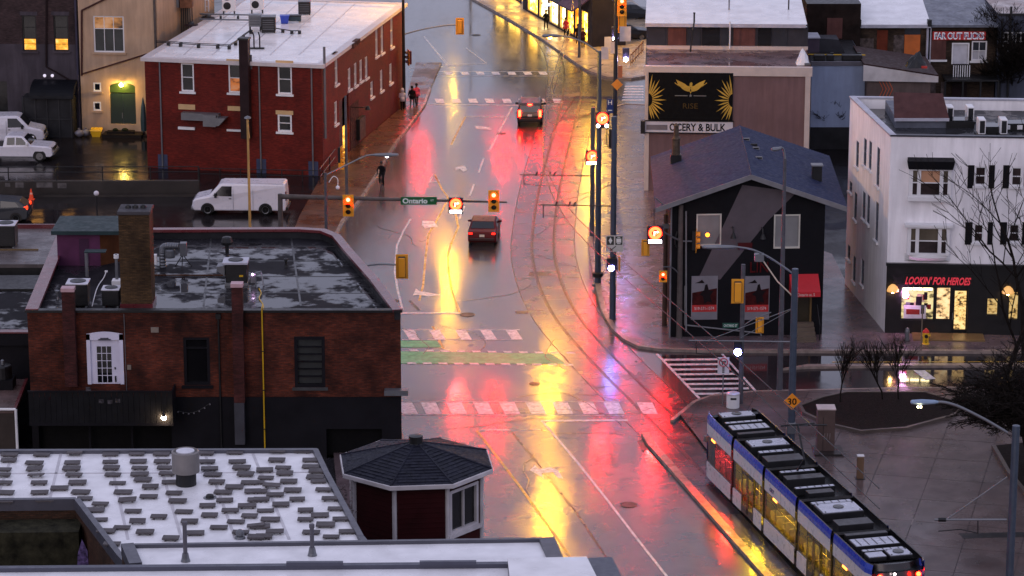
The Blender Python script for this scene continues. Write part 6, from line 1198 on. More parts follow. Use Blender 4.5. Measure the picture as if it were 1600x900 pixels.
# yellow-fronted shop left of it
A2=G(770,-22);B2=G(815,8); W2=Wall(A2,B2); t=T('storefront_row',A2,'yellow lit storefront cut by the top edge of the picture','shops'); O('wall',W2.mesh(0,9,[(.5,W2.L*.4,.3,2.9),(W2.L*.5,W2.L-.6,.3,2.9)],.3),MC['dark_store_wall'],t)
for a,b in ((.5,W2.L*.4),(W2.L*.5,W2.L-.6)): g=MB(); W2.wbox(g,a,b,.3,2.9,-.25,-.2); O('pane',g,gl[0],t)
# ================================================================ STREET FURNITURE
def X(mb,P,yaw=0):
    m=Matrix.Rotation(yaw,3,'Z'); mb.v=[Vector(P)+m@v for v in mb.v]; return mb
def head(parent,P,yaw=0,lit_=0,back=False,sc_=1.0,n=3,name='signal_head',hc=None):
    """traffic signal head; its face looks along local -Y; lit_ = index of the burning lens from the top, or None"""
    k=sc_; h=.36*n*k; yw=yaw+(math.pi if back else 0)
    mb=MB().box((0,.12*k,0),(.36*k,.24*k,h)); hd=O(name,X(mb,P,yw),hc or darkgrey,parent,bev=.02)
    mb=MB().box((0,.005,0),(.64*k,.02,h+.22*k)); O('backplate',X(mb,P,yw),sigY,hd)
    if back: mb=MB().box((0,.27*k,0),(.34*k,.10,h*.96)); O('housing_back',X(mb,P,yw),sigY,hd,bev=.03)
    for i in range(n):
        z=h/2-.18*k-.36*k*i
        mb=MB().lathe((0,-.02,z),[(.15*k,.02),(.15*k,-.02),(.10*k,-.05),(.02,-.06)],16,'Y'); O('lens',X(mb,P,yw),(red_o if (i==lit_) else pm('unlit_lens',(.03,.02,.015),.2,bump=0)),hd)
        if i==lit_: O('lens_core',X(MB().lathe((0,-.04,z),[(.115*k,0),(.11*k,-.03),(.02,-.05)],14,'Y'),P,yw),red_e,hd)
        v=MB(); nn=10; vs=[]
        for y_ in (0,-.22*k):
            for j in range(nn+1): a=R(-25)+R(230)*j/nn; vs.append(Vector((.165*k*math.cos(a),y_,z+.165*k*math.sin(a))))
        v.add(vs,[(j,j+1,nn+2+j,nn+1+j) for j in range(nn)]); O('visor',X(v,P,yw),sigY if hc is None else hc,hd,fix=False)
    return hd
def ledsign(parent,P,w_=.85,kind=0,yaw=0):
    """electronic no-turn sign: glowing red ring over white legend"""
    b=MB().box((0,.08,0),(w_,.16,w_*1.15)); bx=O('display_box',X(b,P,yaw),pm('display_black',(.03,.01,.03),.4,bump=0),parent,bev=.015)
    r=w_*.40; c=w_*.13
    rg=MB(); n=24; vs=[]
    for k in range(n):
        a=2*math.pi*k/n
        for q in (r,r*.5): vs.append(Vector((q*math.cos(a),-.012,c+q*math.sin(a))))
    rg.add(vs,[(2*k,2*((k+1)%n),2*((k+1)%n)+1,2*k+1) for k in range(n)]); 
    d=r*.72/math.sqrt(2); rg.box((0,-.012,c),(r*1.5,.004,r*.2),0,0,R(45)); O('red_ring',X(rg,P,yaw),ledr_e,bx,fix=False)
    a=MB(); a.box((-.05*w_,-.02,c-.04*w_),(.07*w_,.006,.26*w_)); a.box((.03*w_,-.02,c+.06*w_),(.18*w_,.006,.07*w_)); a.add([Vector((.12*w_,-.021,c+.14*w_)),Vector((.24*w_,-.021,c+.06*w_)),Vector((.12*w_,-.021,c-.02*w_))],[(0,1,2)]); O('turn_arrow',X(a,P,yaw),led_e,bx,fix=False)
    t_=MB()
    if kind==0: t_.box((0,-.014,-w_*.40),(w_*.8,.006,w_*.2))
    else: t_.lathe((-w_*.3,-.012,-w_*.4),[(w_*.13,0),(w_*.13,-.006)],12,'Y'); t_.lathe((w_*.3,-.012,-w_*.4),[(w_*.13,0),(w_*.13,-.006)],12,'Y')
    O('white_legend',X(t_,P,yaw),em('led_legend_white',(1,.88,.95),14),bx,fix=False); return bx
def pole(parent,base,h,r0,r1,m,name='pole',n=12): return O(name,MB().lathe(base,[(r0*1.9,0),(r0*1.9,.06),(r0*1.1,.1),(r0,.4),(r1,h),(.01,h+.02)],n),m,parent)
def luminaire(parent,P,d,m=galv,L=.75,glow=None,name='luminaire'):
    d=Vector(d).normalized(); s_=Vector((-d.y,d.x,0)); P=Vector(P); mb=MB(); prof=[(0,.05,.05),(.15*L,.11,.09),(.6*L,.16,.12),(.95*L,.12,.09),(L,.05,.05)]; vs=[]
    for a,w_,h in prof:
        for q in range(8): an=2*math.pi*q/8; vs.append(P+d*a+s_*w_*math.cos(an)+Vector((0,0,h*math.sin(an))))
    mb.add(vs,[(j*8+i,j*8+(i+1)%8,(j+1)*8+(i+1)%8,(j+1)*8+i) for j in range(4) for i in range(8)]+[tuple(range(8)),tuple(range(32,40))]); l_=O(name,mb,m,parent,smooth=False)
    if glow: O('lamp_lens',MB().ball(P+d*L*.55-Vector((0,0,.10)),.11,10,6,.6),glow,l_)
    return l_
# ---- left mast arm with signals and the Ontario sign
b=G(441,470); za=ZH(b,307); t=T('signal_mast',b,'tan mast arm with green Ontario sign, two yellow signals and a lit display','traffic signal')
pole(t,b,za+.15,.17,.14,brownpole); e=AT(792,316,b.y-.5); s0=Vector((b.x,b.y,za)); O('mast_arm',MB().tube(s0,e,.15,.05,12),brownpole,t)
def onarm(px): q=(px-445)/(792-445); return s0.lerp(e,q)
p=onarm(549.5); head(t,Vector((p.x,p.y-.2,AT(549,320,p.y).z)),0,0); O('hanger',MB().box(p+Vector((0,-.1,0)),(.1,.2,.3)),dark,t)
p=onarm(772); head(t,Vector((p.x,p.y-.2,AT(772,313,p.y).z)),0,0); O('hanger',MB().box(p+Vector((0,-.1,0)),(.1,.2,.3)),dark,t)
p=onarm(714); ledsign(t,Vector((p.x,p.y-.3,AT(714,320,p.y).z)),.84)
p=onarm(657.5); sg=O('street_sign',MB().box(p+Vector((0,-.2,0)),(2.1,.03,.46)),pm('sign_green',(.005,.20,.05),.4,var=.08,bump=0),t); mb=MB(); add_text(mb,'Ontario',p+Vector((-.22,-.222,0)),(1,0,0),(0,0,1),1.45,.32,.006,bold=.035); add_text(mb,'ST',p+Vector((.78,-.222,.03)),(1,0,0),(0,0,1),.2,.11,.006); O('lettering',mb,pm('sign_lettering',(.75,.8,.75),.4,bump=0),sg)
# ---- street lamp left
b=G(512,492); zt=ZH(b,270); t=T('street_lamp',b,'grey street lamp with long curved arm beside the red-edged roof','street lamp'); pole(t,b,zt,.12,.08,polem)
a0=Vector((b.x,b.y,zt-.15)); a1=AT(545,256,b.y);a2=AT(570,244,b.y);a3=AT(582,242,b.y); O('arm',MB().path(smooth([a0,a1,a2,a3]),.045,8),galv,t); luminaire(t,a3,(1,0,0),galv,1.5,em('cool_led',(.75,.8,1),8))
g=AT(514,285,b.y); O('banner_hook',MB().path(smooth([g,g+Vector((.25,0,.35)),g+Vector((.5,0,.2)),g+Vector((.5,0,-.2))]),.025),white,t); O('camera_dome',MB().ball(g+Vector((.5,0,-.3)),.12),white,t)
# ---- second pole by the red building with signals edge-on
b=G(542,308); h=ZH(b,150); t=T('signal_pole',b,'dark grey pole beside the red building with side-on signals','traffic signal'); pole(t,b,h,.11,.08,polem); head(t,Vector((b.x-.3,b.y,ZH(b,243))),R(80),None); O('ped_box',MB().box(Vector((b.x-.35,b.y,ZH(b,252)-.3)),(.35,.35,.45)),sigY,t,bev=.02)
# ---- side signal on its arm just over the roof edge
b=G(556,575); za=ZH(b,417); t=T('signal_mast',b,'short mast whose back-facing yellow signal hangs over the road by the roof corner','traffic signal'); pole(t,b,za,.12,.1,galv); e=AT(622,414,b.y); O('mast_arm',MB().path(smooth([Vector((b.x,b.y,za-.1)),AT(580,414,b.y),AT(600,413,b.y),e]),.05,8),galv,t); head(t,AT(628,416,b.y)+Vector((0,-.05,0)),0,None,back=True,sc_=1.04)
# ---- tall pole at the red building corner
b=G(631.5,170); t=T('signal_mast',b,'tall dark pole by the far corner of the red building, signal on arm','traffic signal'); HT=13.2; pole(t,b,HT,.13,.09,darkgrey); s0=Vector((b.x,b.y,ZH(b,54))); e=AT(712,39,b.y); O('mast_arm',MB().path(smooth([s0,AT(660,46,b.y),AT(695,40,b.y),e]),.05,8),galv,t); head(t,AT(718.5,41,b.y),0,None,back=True,sc_=.98); head(t,Vector((b.x+.35,b.y,ZH(b,90))),R(-75),None,sc_=.95,hc=pm('dark_red_housing',(.12,.01,.01),.4))
e2=Vector((b.x+2.9,b.y-.8,HT+.5)); O('lamp_arm',MB().path(smooth([Vector((b.x,b.y,HT-.2)),Vector((b.x+1.2,b.y-.3,HT+.35)),e2]),.05,8),galv,t); luminaire(t,e2,(1,0,0),galv,.8,sod_e)
# ---- catenary and signal poles between track and pavement
def bracket(t,b,py,x0,x1,ystay=None,drop=.75):
    z=AT(x1,py,b.y).z; P=AT(x1,py,b.y);Q=AT(x0,py-2,b.y); P=Vector((P.x,b.y,P.z)); O('bracket_arm',MB().path([P,Q],.035,8),dark,t)
    mb=MB(); mb.path([Q.lerp(P,.06),Q.lerp(P,.06)-Vector((0,0,drop))],.03); mb.path([Q.lerp(P,.06)-Vector((0,0,drop*.8)),Q.lerp(P,.32)-Vector((0,0,drop*.95)),Q.lerp(P,.45)-Vector((0,0,drop*.9))],.018); O('steady_arm',mb,dark,t)
    mb=MB(); mb.path([Q.lerp(P,.22)+Vector((0,0,.05)),P+Vector((0,0,1.3))],.014,5); mb.path([Q.lerp(P,.45)+Vector((0,0,.05)),P+Vector((0,0,1.3))],.014,5); O('stay',mb,dark,t)
    for q in(.22,.40,.47): O('insulator',MB().tube(Q.lerp(P,q)+Vector((0,0,-.05)),Q.lerp(P,q)+Vector((.12,0,.22)),.05),dark,t)
    return Q
b=G(925,372); h=ZH(b,168); t=T('catenary_pole',b,'left-hand blue grey tramway pole carrying the lower lit no-turn display','tramway pole'); pole(t,b,h,.16,.13,bluepole); ledsign(t,AT(925,245,b.y)-Vector((0,.35,0)),.82); QA=bracket(t,b,275,812,925); QA2=bracket(t,b,215,745+70,925) if 0 else None
b=G(934,445); h=ZH(b,80); t=T('street_lamp',b,'tall blue grey street lamp with arm toward the far shops and the upper no-turn display','street lamp'); pole(t,b,h,.19,.11,bluepole); s0=Vector((b.x,b.y,h-.1)); e=AT(893,59,b.y); O('arm',MB().path(smooth([s0,AT(915,68,b.y),e,AT(874,56,b.y)]),.05,8),galv,t); luminaire(t,AT(874,56,b.y),(-1,0,0),galv,1.0,em('street_lamp_gold',(1,.44,.004),9000)); em('warm_led',(1,.85,.5),12); ledsign(t,AT(941,186,b.y)-Vector((0,.35,0)),.84,1); O('base_collar',MB().lathe(b+Vector((0,0,.5)),[(.28,0),(.34,.05),(.34,.25),(.2,.3)],10),dark,t)
b=G(957,502); h=ZH(b,182); t=T('catenary_pole',b,'right-hand blue grey tramway pole with tram lane sign and small violet-white signal','tramway pole'); pole(t,b,h,.18,.15,bluepole); QC=bracket(t,b,322,842,957)
p=AT(960,379,b.y)-Vector((0,.25,0)); sg=O('lane_sign',MB().box(p,(.98,.03,.95)),pm('sign_cream',(.55,.53,.5),.4,bump=0),t); mb=MB()
for sx in(-.235,.24): mb.box(p+Vector((sx,-.018,.18)),(.40,.006,.50))
O('dark_panel',mb,pm('sign_dark_olive',(.05,.05,.04),.4,bump=0),sg)
mb=MB(); c_=p+Vector((-.235,-.024,.18)); mb.add([c_+Vector(v) for v in((0,0,.2),(.11,0,0),(0,0,-.2),(-.11,0,0))],[(0,1,2,3)]); c_=p+Vector((.24,-.024,.18)); mb.box(c_,(.28,.004,.24)); mb.box(c_+Vector((0,0,-.17)),(.2,.004,.05)); mb.box(c_+Vector((0,0,.18)),(.16,.004,.04)); O('white_symbol',mb,pm('symbol_white',(.7,.7,.68),.4,bump=0),sg,fix=False)
mb=MB(); c_=p+Vector((0,-.02,-.27)); mb.box(c_+Vector((-.05,0,.02)),(.34,.005,.05),0,0,R(-40)); mb.add([c_+Vector(v) for v in((-.28,0,-.16),(-.08,0,-.13),(-.25,0,.04))],[(0,1,2)]); O('lane_arrow',mb,MC['sign_dark_olive'],sg,fix=False)
p=AT(956,410,b.y)-Vector((0,.35,0)); bx=O('tram_signal',MB().box(p,(.62,.4,.75)),dark,t,bev=.03); O('signal_lens',MB().lathe(p+Vector((-.05,-.21,-.2)),[(.17,0),(.12,-.03),(.02,-.04)],16,'Y'),em('violet_lamp',(.22,.22,1),170),bx); O('side_plate',MB().box(p+Vector((.42,.1,0)),(.1,.3,.85)),sigY,bx)
O('base_ring',MB().lathe(b+Vector((0,0,.06)),[(.42,0),(.42,.05),(.25,.08)],8),dark,t)
b=G(960,300); t=T('signal_mast',b,'dark pole rising out of the picture with hospital sign, top signal and amber diamond','traffic signal'); pole(t,b,ZH(b,-60),.15,.13,pm('navy_dark_pole',(.035,.045,.07),.4,.3))
e2=AT(872,-8,b.y-1.0); O('lamp_arm',MB().path(smooth([Vector((b.x,b.y,e2.z-.5)),Vector((b.x-2,b.y-.4,e2.z+.1)),e2]),.06,8),galv,t); luminaire(t,e2,(-1,0,0),galv,.8,sod_e)
p=AT(953,165,b.y)-Vector((0,.2,0)); sg=O('hospital_sign',MB().box(p,(.45,.03,.95)),pm('sign_blue_h',(.01,.05,.30),.4,bump=0),t); mb=MB(); add_text(mb,'H',p+Vector((0,-.02,.25)),(1,0,0),(0,0,1),.26,.3,.004); mb.box(p+Vector((0,-.02,-.28)),(.28,.004,.06)); O('lettering',mb,MC['sign_lettering'],sg)
hd=head(t,AT(971.5,9,b.y)-Vector((0,.3,0)),0,0); head(t,AT(972,38,b.y)+Vector((.0,.4,0)),0,None,back=True)
p=AT(964,131,b.y)-Vector((0,.25,0)); O('amber_diamond',MB().box(p,(.55,.03,.55),0,0,R(45)),pm('amber_sign',(.55,.20,.02),.5,bump=0),t); O('orange_plate',MB().box(AT(969,112,b.y),(.3,.1,.8)),pm('orange_plate',(.42,.13,.05),.5),t)
p=AT(957,215,b.y)+Vector((-.05,-.2,0)); O('signal_back',MB().box(p,(.42,.4,1.3)),dark,t,bev=.04); O('cable_loop',MB().path(smooth([AT(949,190,b.y),AT(948,226,b.y),AT(955,230,b.y)]),.03),dark,t)
p=AT(977,53,b.y); sg=O('notice_sign',MB().box(p,(.75,.03,1.0)),pm('sign_pale',(.45,.42,.45),.5,bump=0),t); 
p=AT(961,74,b.y)-Vector((.1,.1,0)); O('notice_sign',MB().box(p,(.4,.03,.8)),MC['sign_pale'],t)
for x,y,l_ in ((961,60,'upper'),(978,93,'lower')):
    p=AT(x,y,b.y+2); O('pedestrian_lamp',MB().ball(p,.15),em('violet_white_lamp',(.45,.35,1),350),t); O('lamp_housing',MB().box(p+Vector((0,.2,.35)),(.45,.35,.8)),dark,t,bev=.03)
# contact wires along the track
tt=T('contact_wire',TC[40]+Vector((0,0,5.7)),'thin overhead tram wire running along the curving track','overhead wire')
for d_,z_ in ((0,5.7),(.05,6.6)): O('wire',MB().path([p+Vector((0,0,z_)) for p in offs(TC,d_)[4:100:3]],.026,5),dark,tt)
O('dropper',MB().path([TC[70]+Vector((0,0,5.7)),TC[70]+Vector((0,0,6.6))],.01,5),dark,tt)
tt=T('span_wire',AT(880,190,235),'slack overhead span wires crossing above the far junction','overhead wire')
for a,b_,sag in (((820,158),(940,160),0),((818,212),(925,214),0),((845,195),(925,178),0),((850,215),(926,175),0),((860,330),(963,277),.3),((812,275),(900,150),.2),((838,322),(925,200),.3),((900,410),(957,300),.2),((790,240),(925,190),.1),((870,120),(943,100),.1)):
    P=AT(a[0],a[1],228);Q=AT(b_[0],b_[1],214); O('wire',MB().path([P.lerp(Q,k/6)-Vector((0,0,sag*math.sin(math.pi*k/6))) for k in range(7)],.02,5),dark,tt)
# ---- lamp with tan pole in the left lot, globe post
b=G(391,372); t=T('street_lamp',b,'slim tan lamp post standing in front of the white van','street lamp'); h=ZH(b,186); pole(t,b,h,.09,.07,pm('gold_lit_pole',(.45,.27,.09),.45,.1)); O('lamp_cap',MB().lathe(b+Vector((0,0,h)),[(.1,0),(.22,.05),(.2,.12),(.05,.2)],12),galv,t); O('bracket',MB().path([b+Vector((0,0,h-.2)),b+Vector((.12,-.2,h-1.2))],.03),MC['gold_lit_pole'],t)  # pole colour is warmed to hold the gold light on it
b=G(153,372); t=T('globe_lamp_post',b,'short black post with white globe in the left lot','lamp post'); h=ZH(b,305); pole(t,b,h,.05,.04,dark); O('globe',MB().ball(b+Vector((0,0,h+.12)),.17,14,10),pm('globe_white',(.6,.57,.62),.3),t,smooth=True)
# ---- right corner signals
b=G(1061,531); h=ZH(b,320); t=T('signal_pole',b,'corner signal pole with a big lit no-turn display left of the grey house','traffic signal'); pole(t,b,h,.17,.13,brownpole)
e=AT(1033,360,b.y-.8); O('upper_arm',MB().path(smooth([Vector((b.x,b.y,ZH(b,376))),AT(1050,370,b.y-.4),e]),.05),galv,t); ledsign(t,AT(1023.5,366,b.y-1)-Vector((0,.2,0)),.9); O('antenna',MB().path([AT(1022,352,b.y-1),AT(1022,326,b.y-1)],.02).path([AT(1018,340,b.y-1),AT(1018,328,b.y-1)],.015),dark,t)
hd=head(t,AT(1008.5,387,b.y-.8),0,None,back=True,sc_=.72); O('arm',MB().path([AT(1064,377,b.y),AT(1095,377,b.y)],.045),galv,t); head(t,AT(1088,376,b.y),R(85),None,sc_=.98,hc=None); 
O('amber_glow_lens',MB().ball(AT(1105.5,367,b.y-.9),.11),em('amber_lens',(1,.16,.006),12),t)
head(t,AT(1036,432,b.y-.8),0,0,sc_=.7,hc=dark,n=2); O('lower_arm',MB().path(smooth([AT(1061,428,b.y),AT(1050,418,b.y-.4),AT(1036,417,b.y-.8)]),.04),galv,t)
mb=MB(); mb.path([AT(1072,330,b.y),AT(1072,518,b.y)],.05); O('conduit_pole',mb,MC['pale_conduit'],t); O('cable_coil',MB().path(smooth([AT(1058,362,b.y),AT(1055,380,b.y),AT(1062,388,b.y),AT(1066,376,b.y)]),.06),dark,t)
b=G(1038,512); h=ZH(b,335); t=T('utility_pole',b,'brown wooden pole left of the grey house corner','pole'); pole(t,b,h,.14,.11,pm('brown_wood_pole',(.13,.08,.06),.75,var=.3,vs=3)); O('fitting',MB().box(Vector((b.x,b.y-.15,ZH(b,352))),(.4,.2,.25)),galv,t)
# pole with amber back-facing signal, ped lamp
b=G(1157,634); h=ZH(b,413); t=T('signal_pole',b,'grey signal pole with square yellow signal back in front of the posters','traffic signal'); pole(t,b,h,.13,.11,polem); head(t,AT(1152,453,b.y)-Vector((0,.25,0)),0,None,back=True,sc_=1.0)
e=AT(1188,497,b.y); O('mast_arm',MB().path(smooth([AT(1158,512,b.y),AT(1175,500,b.y),AT(1205,488,b.y)]),.03),galv,t); head(t,AT(1187,508,b.y),0,None,back=True,sc_=.66)
p=AT(1141,507,b.y)-Vector((0,.2,0)); sg=O('street_sign',MB().box(p,(.82,.03,.26)),pm('sign_teal',(.01,.14,.09),.4,bump=0),t); mb=MB(); add_text(mb,'ONTARIO ST',p+Vector((0,-.02,0)),(1,0,0),(0,0,1),.7,.14,.004); O('lettering',mb,MC['sign_lettering'],sg)
p=AT(1152,541,b.y)-Vector((0,.25,0)); bx=O('pedestrian_signal',MB().box(p,(.42,.35,.75)),dark,t,bev=.03); O('signal_lens',MB().lathe(p+Vector((0,-.18,-.2)),[(.19,0),(.14,-.03),(.02,-.04)],16,'Y'),MC['violet_lamp'],bx)
# bracket pole with the 30 diamond and long lamp arm
b=G(1235,722); h=ZH(b,420); t=T('catenary_pole',b,'tall blue grey pole with orange 30 diamond behind the tram roof','tramway pole'); pole(t,b,h,.19,.16,bluepole)
P=[AT(1240,428,b.y),AT(1220,414,b.y),AT(1198,400,b.y),AT(1175,390,b.y),AT(1152,386,b.y)]; O('lamp_arm',MB().path(smooth(P),.05,8),galv,t); luminaire(t,P[-1],(-1,0,0),galv,1.7); O('camera',MB().box(AT(1186,402,b.y),(.45,.4,.35)),galv,t); O('strut',MB().path([AT(1190,404,b.y),AT(1215,440,b.y),AT(1238,462,b.y)],.035),pm('lit_strut',(.6,.5,.4),.4),t)  # strut is coloured paler to look lit
p=AT(1237,625,b.y)-Vector((0,.25,0)); sg=O('diamond_sign',MB().box(p,(.6,.03,.6),0,0,R(45)),pm('amber_diamond_paint',(.80,.26,.01),.45,bump=0,var=.06),t); mb=MB(); add_text(mb,'30',p+Vector((0,-.02,0)),(1,0,0),(0,0,1),.44,.34,.004,bold=.02); O('numerals',mb,pm('numeral_black',(.01,.01,.01),.5,bump=0),sg)
O('bracket_arm',MB().path([AT(1076,532,b.y),AT(1236,534,b.y)],.035,8),galv,t); O('steady_arm',MB().path([AT(1088,533,b.y),AT(1088,552,b.y),AT(1108,554,b.y)],.025),dark,t); O('stay',MB().path([AT(1108,531,b.y),AT(1238,482,b.y)],.022).path([AT(1157,528,b.y),AT(1238,483,b.y)],.015),galv,t)
O('bracket_arm',MB().path([AT(1236,664,b.y),AT(1292,664,b.y)],.045,8),dark,t); O('insulator',MB().path([AT(1245,664,b.y),AT(1262,664,b.y)],.08),galv,t); O('lit_stay',MB().path([AT(1244,644,b.y),AT(1266,662,b.y)],.02),MC['gas_yellow'],t); O('bracket_clamp',MB().box(AT(1236,668,b.y),(.45,.4,.6)),galv,t,bev=.05)
b=G(1218,613); h=ZH(b,248); t=T('street_lamp',b,'very tall thin grey street lamp before the right corner of the grey house','street lamp'); pole(t,b,h,.16,.08,polem); O('arm',MB().path(smooth([Vector((b.x,b.y,h)),Vector((b.x-.1,b.y,h+.5)),Vector((b.x-.3,b.y-.2,h+.65))]),.06),galv,t); luminaire(t,Vector((b.x-.25,b.y-.2,h+.6)),(-.7,-.5,0),galv,.6)
# right edge pole with lamp arm and cantilever
b=G(1574,975); h=ZH(b,665); t=T('catenary_pole',b,'thick blue grey pole near the right edge with lamp arm and wire bracket','tramway pole'); pole(t,b,h,.17,.16,bluepole)
P=[AT(1574,676,b.y),AT(1540,656,b.y),AT(1500,636,b.y),AT(1478,629,b.y),AT(1466,628,b.y)]; O('lamp_arm',MB().path(smooth(P),.06,8),galv,t); l_=luminaire(t,P[-1],(-1,0,0),pm('luminaire_blue_grey',(.22,.30,.42),.4),1.15); O('lamp_glow',MB().ball(AT(1434,630.5,b.y)-Vector((0,.15,.1)),.05).ball(AT(1438,630.5,b.y)-Vector((0,.15,.1)),.05),MC['warm_led'],l_)
O('bracket_arm',MB().path([AT(1460,812,b.y),AT(1573,812,b.y)],.05,8),galv,t); O('stay',MB().path([AT(1480,811,b.y),AT(1574,745,b.y)],.03),galv,t); O('insulator',MB().path([AT(1466,812,b.y),AT(1478,812,b.y)],.1),dark,t); O('steady_arm',MB().path([AT(1528,813,b.y),AT(1528,833,b.y),AT(1500,827,b.y),AT(1466,830,b.y)],.025),dark,t)
# signs, cans, cabinet, bollard, hydrant
b=G(1129,637); h=ZH(b,556); t=T('no_turn_sign',b,'white no right turn sign on a thin post beside the zebra crossing','sign'); O('post',MB().lathe(b,[(.03,0),(.03,h)],8),galv,t); p=Vector((b.x,b.y-.05,ZH(b,571))); sg=O('sign_plate',MB().box(p,(.6,.02,.92)),pm('sign_lilac_white',(.60,.57,.62),.4,bump=0),t)
mb=MB(); n=24; vs=[]
for k in range(n):
    a=2*math.pi*k/n
    for q in(.24,.185): vs.append(p+Vector((q*math.cos(a),-.014,.18+q*math.sin(a))))
mb.add(vs,[(2*k,2*((k+1)%n),2*((k+1)%n)+1,2*k+1) for k in range(n)]); mb.box(p+Vector((0,-.014,.18)),(.44,.003,.04),0,0,R(45)); O('red_circle',mb,pm('prohibit_red',(.5,.03,.06),.4,bump=0),sg,fix=False)
mb=MB(); mb.box(p+Vector((-.05,-.018,.14)),(.05,.003,.2)); mb.box(p+Vector((.0,-.018,.22)),(.14,.003,.05)); mb.add([p+Vector(v) for v in((.06,-.019,.3),(.15,-.019,.22),(.06,-.019,.14))],[(0,1,2)])
for k in range(3): mb.box(p+Vector((0,-.014,-.12-.11*k)),(.12,.003,.07))
O('black_arrow',mb,MC['numeral_black'],sg,fix=False)
b=G(1145,640); t=T('litter_bin',b,'white cylindrical litter bin behind the front of the tram','litter bin'); O('body',MB().lathe(b,[(.33,0),(.34,.1),(.34,.82),(.32,.84)],20),white,t); O('lid',MB().lathe(b+Vector((0,0,.84)),[(.36,0),(.36,.06),(.2,.12),(.02,.13)],20),pm('bin_lid',(.5,.48,.5),.4),t); O('slot',MB().box(b+Vector((0,-.34,.68)),(.3,.03,.1)),dark,t)
b=G(1290,712); s_=S(b); t=T('utility_cabinet',b,'brown grey metal utility cabinet with pale top beyond the tram','utility cabinet'); hh=ZH(b,641)-.13; O('cabinet',MB().box(b+Vector((0,.4,.13+hh/2)),(.86,.8,hh)),pm('cabinet_brown',(.20,.135,.12),.5,var=.2),t,bev=.02); O('top',MB().box(b+Vector((0,.4,.13+hh+.03)),(.92,.86,.06)),pm('cabinet_top',(.5,.4,.38),.4),t,bev=.01); O('pad',MB().box(b+Vector((.12,.2,.19)),(1.45,1.5,.12)),MC['dark_wet_concrete'],t)
mb=MB()
for k in(-1,0,1): mb.box(b+Vector((.05+k*.13,-.012,1.0)),(.05,.015,.32),0,0,R(6))
O('vent_marks',mb,pm('cabinet_mark',(.38,.30,.28),.5),t); O('door_line',MB().box(b+Vector((-.15,-.008,1.1)),(.02,.012,1.8)),dark,t)
b=G(1344,753); hh=ZH(b,714)-.13; t=T('bollard',b,'square tan bollard with pale cap on the plaza','bollard'); O('post',MB().box(b+Vector((0,.15,.13+hh/2)),(.32,.3,hh)),pm('bollard_tan',(.33,.20,.12),.5,streak=1),t,bev=.02); O('cap',MB().box(b+Vector((0,.15,.13+hh+.02)),(.34,.32,.04)),pm('bollard_cap',(.62,.6,.6),.3),t); O('base_plate',MB().box(b+Vector((0,.15,.145)),(.5,.45,.03)),dark,t)
b=G(1446,541); t=T('fire_hydrant',b,'yellow hydrant-like post with red top and black dial before the comic shop','hydrant'); O('body',MB().lathe(b+Vector((0,0,.1)),[(.22,0),(.22,.06),(.17,.08),(.16,.62),(.2,.64),(.2,.7)],16),pm('hydrant_yellow',(.85,.48,.02),.4),t); O('bonnet',MB().lathe(b+Vector((0,0,.8)),[(.2,0),(.17,.1),(.09,.18),(.05,.24)],16),pm('hydrant_red',(.6,.02,.01),.4),t); O('outlet',MB().tube(b+Vector((0,-.14,.62)),b+Vector((0,-.26,.62)),.10,n=14),dark,t)
for s_ in(-1,1): O('side_outlet',MB().tube(b+Vector((s_*.14,0,.62)),b+Vector((s_*.25,0,.62)),.06),MC['hydrant_yellow'],t)
mb=MB(); add_text(mb,'0',b+Vector((0,-.185,.34)),(1,0,0),(0,0,1),.12,.2,.01); O('number',mb,dark,t)
b=G(1439,552); t=T('parking_sign',b,'thin pale sign post in front of the comic shop window','sign post'); h=ZH(b,476); O('post',MB().lathe(b,[(.035,0),(.035,h)],8),pm('post_tan',(.35,.27,.2),.5),t); O('plate',MB().box(b+Vector((0,-.04,h-.1)),(.2,.02,.2)),galv,t)
b=G(1417,536); t=T('newspaper_box',b,'small grey bollard-like box under the comic shop window','bollard'); O('body',MB().lathe(b,[(.14,.1),(.14,.7),(.1,.85),(.03,.9)],12),galv,t); O('foot',MB().lathe(b,[(.2,.1),(.2,.16)],12),dark,t)
b=G(49,312); t=T('traffic_cone',b,'orange traffic cone by the low wall in the left lot','traffic cone'); O('cone',MB().lathe(b,[(.17,.04),(.03,.75),(.02,.75)],14),pm('cone_orange',(.95,.07,.01),.5,bump=0,emit=None),t); O('base',MB().box(b+Vector((0,0,.02)),(.42,.42,.045)),MC['cone_orange'],t,bev=.02); O('stripe',MB().lathe(b,[(.105,.38),(.075,.52)],14),pm('cone_band',(.9,.35,.25),.4,bump=0),t)
# far-side street lamp out of the top of the picture, burning sodium
def far_lamp(px,py,hh,dx,label,arm=0,e_=sod_e):
    b=G(px,py); t=T('street_lamp',b,label,'street lamp'); pole(t,b,hh,.12,.09,polem); e=b+Vector((dx,arm,hh+.35)); O('arm',MB().path(smooth([b+Vector((0,0,hh-.2)),b+Vector((dx*.5,arm*.5,hh+.25)),e]),.05,8),galv,t); luminaire(t,e,(1 if dx>0 else -1,0,0),galv,.8,e_); return t
b=G(1018,112); za=ZH(b,-14); t=T('signal_mast',b,'far side mast arm whose red signals hang just above the picture','traffic signal'); pole(t,b,za+.2,.17,.14,polem); e=AT(640,-12,b.y); O('mast_arm',MB().tube(Vector((b.x,b.y,za)),e,.14,.05,12),galv,t)
for x in (655,783,880): head(t,AT(x,-22,b.y)-Vector((0,.25,0)),0,0)
far_lamp(735,-12,9.5,-1.2,'sodium street lamp on the far kerb at the top of the street',0,em('sodium_small',(1,.52,.03),1500)); 
far_lamp(905,92,10.5,.8,'burning street lamp beside the lit storefronts',1.2,em('sodium_store',(1,.50,.02),12000))
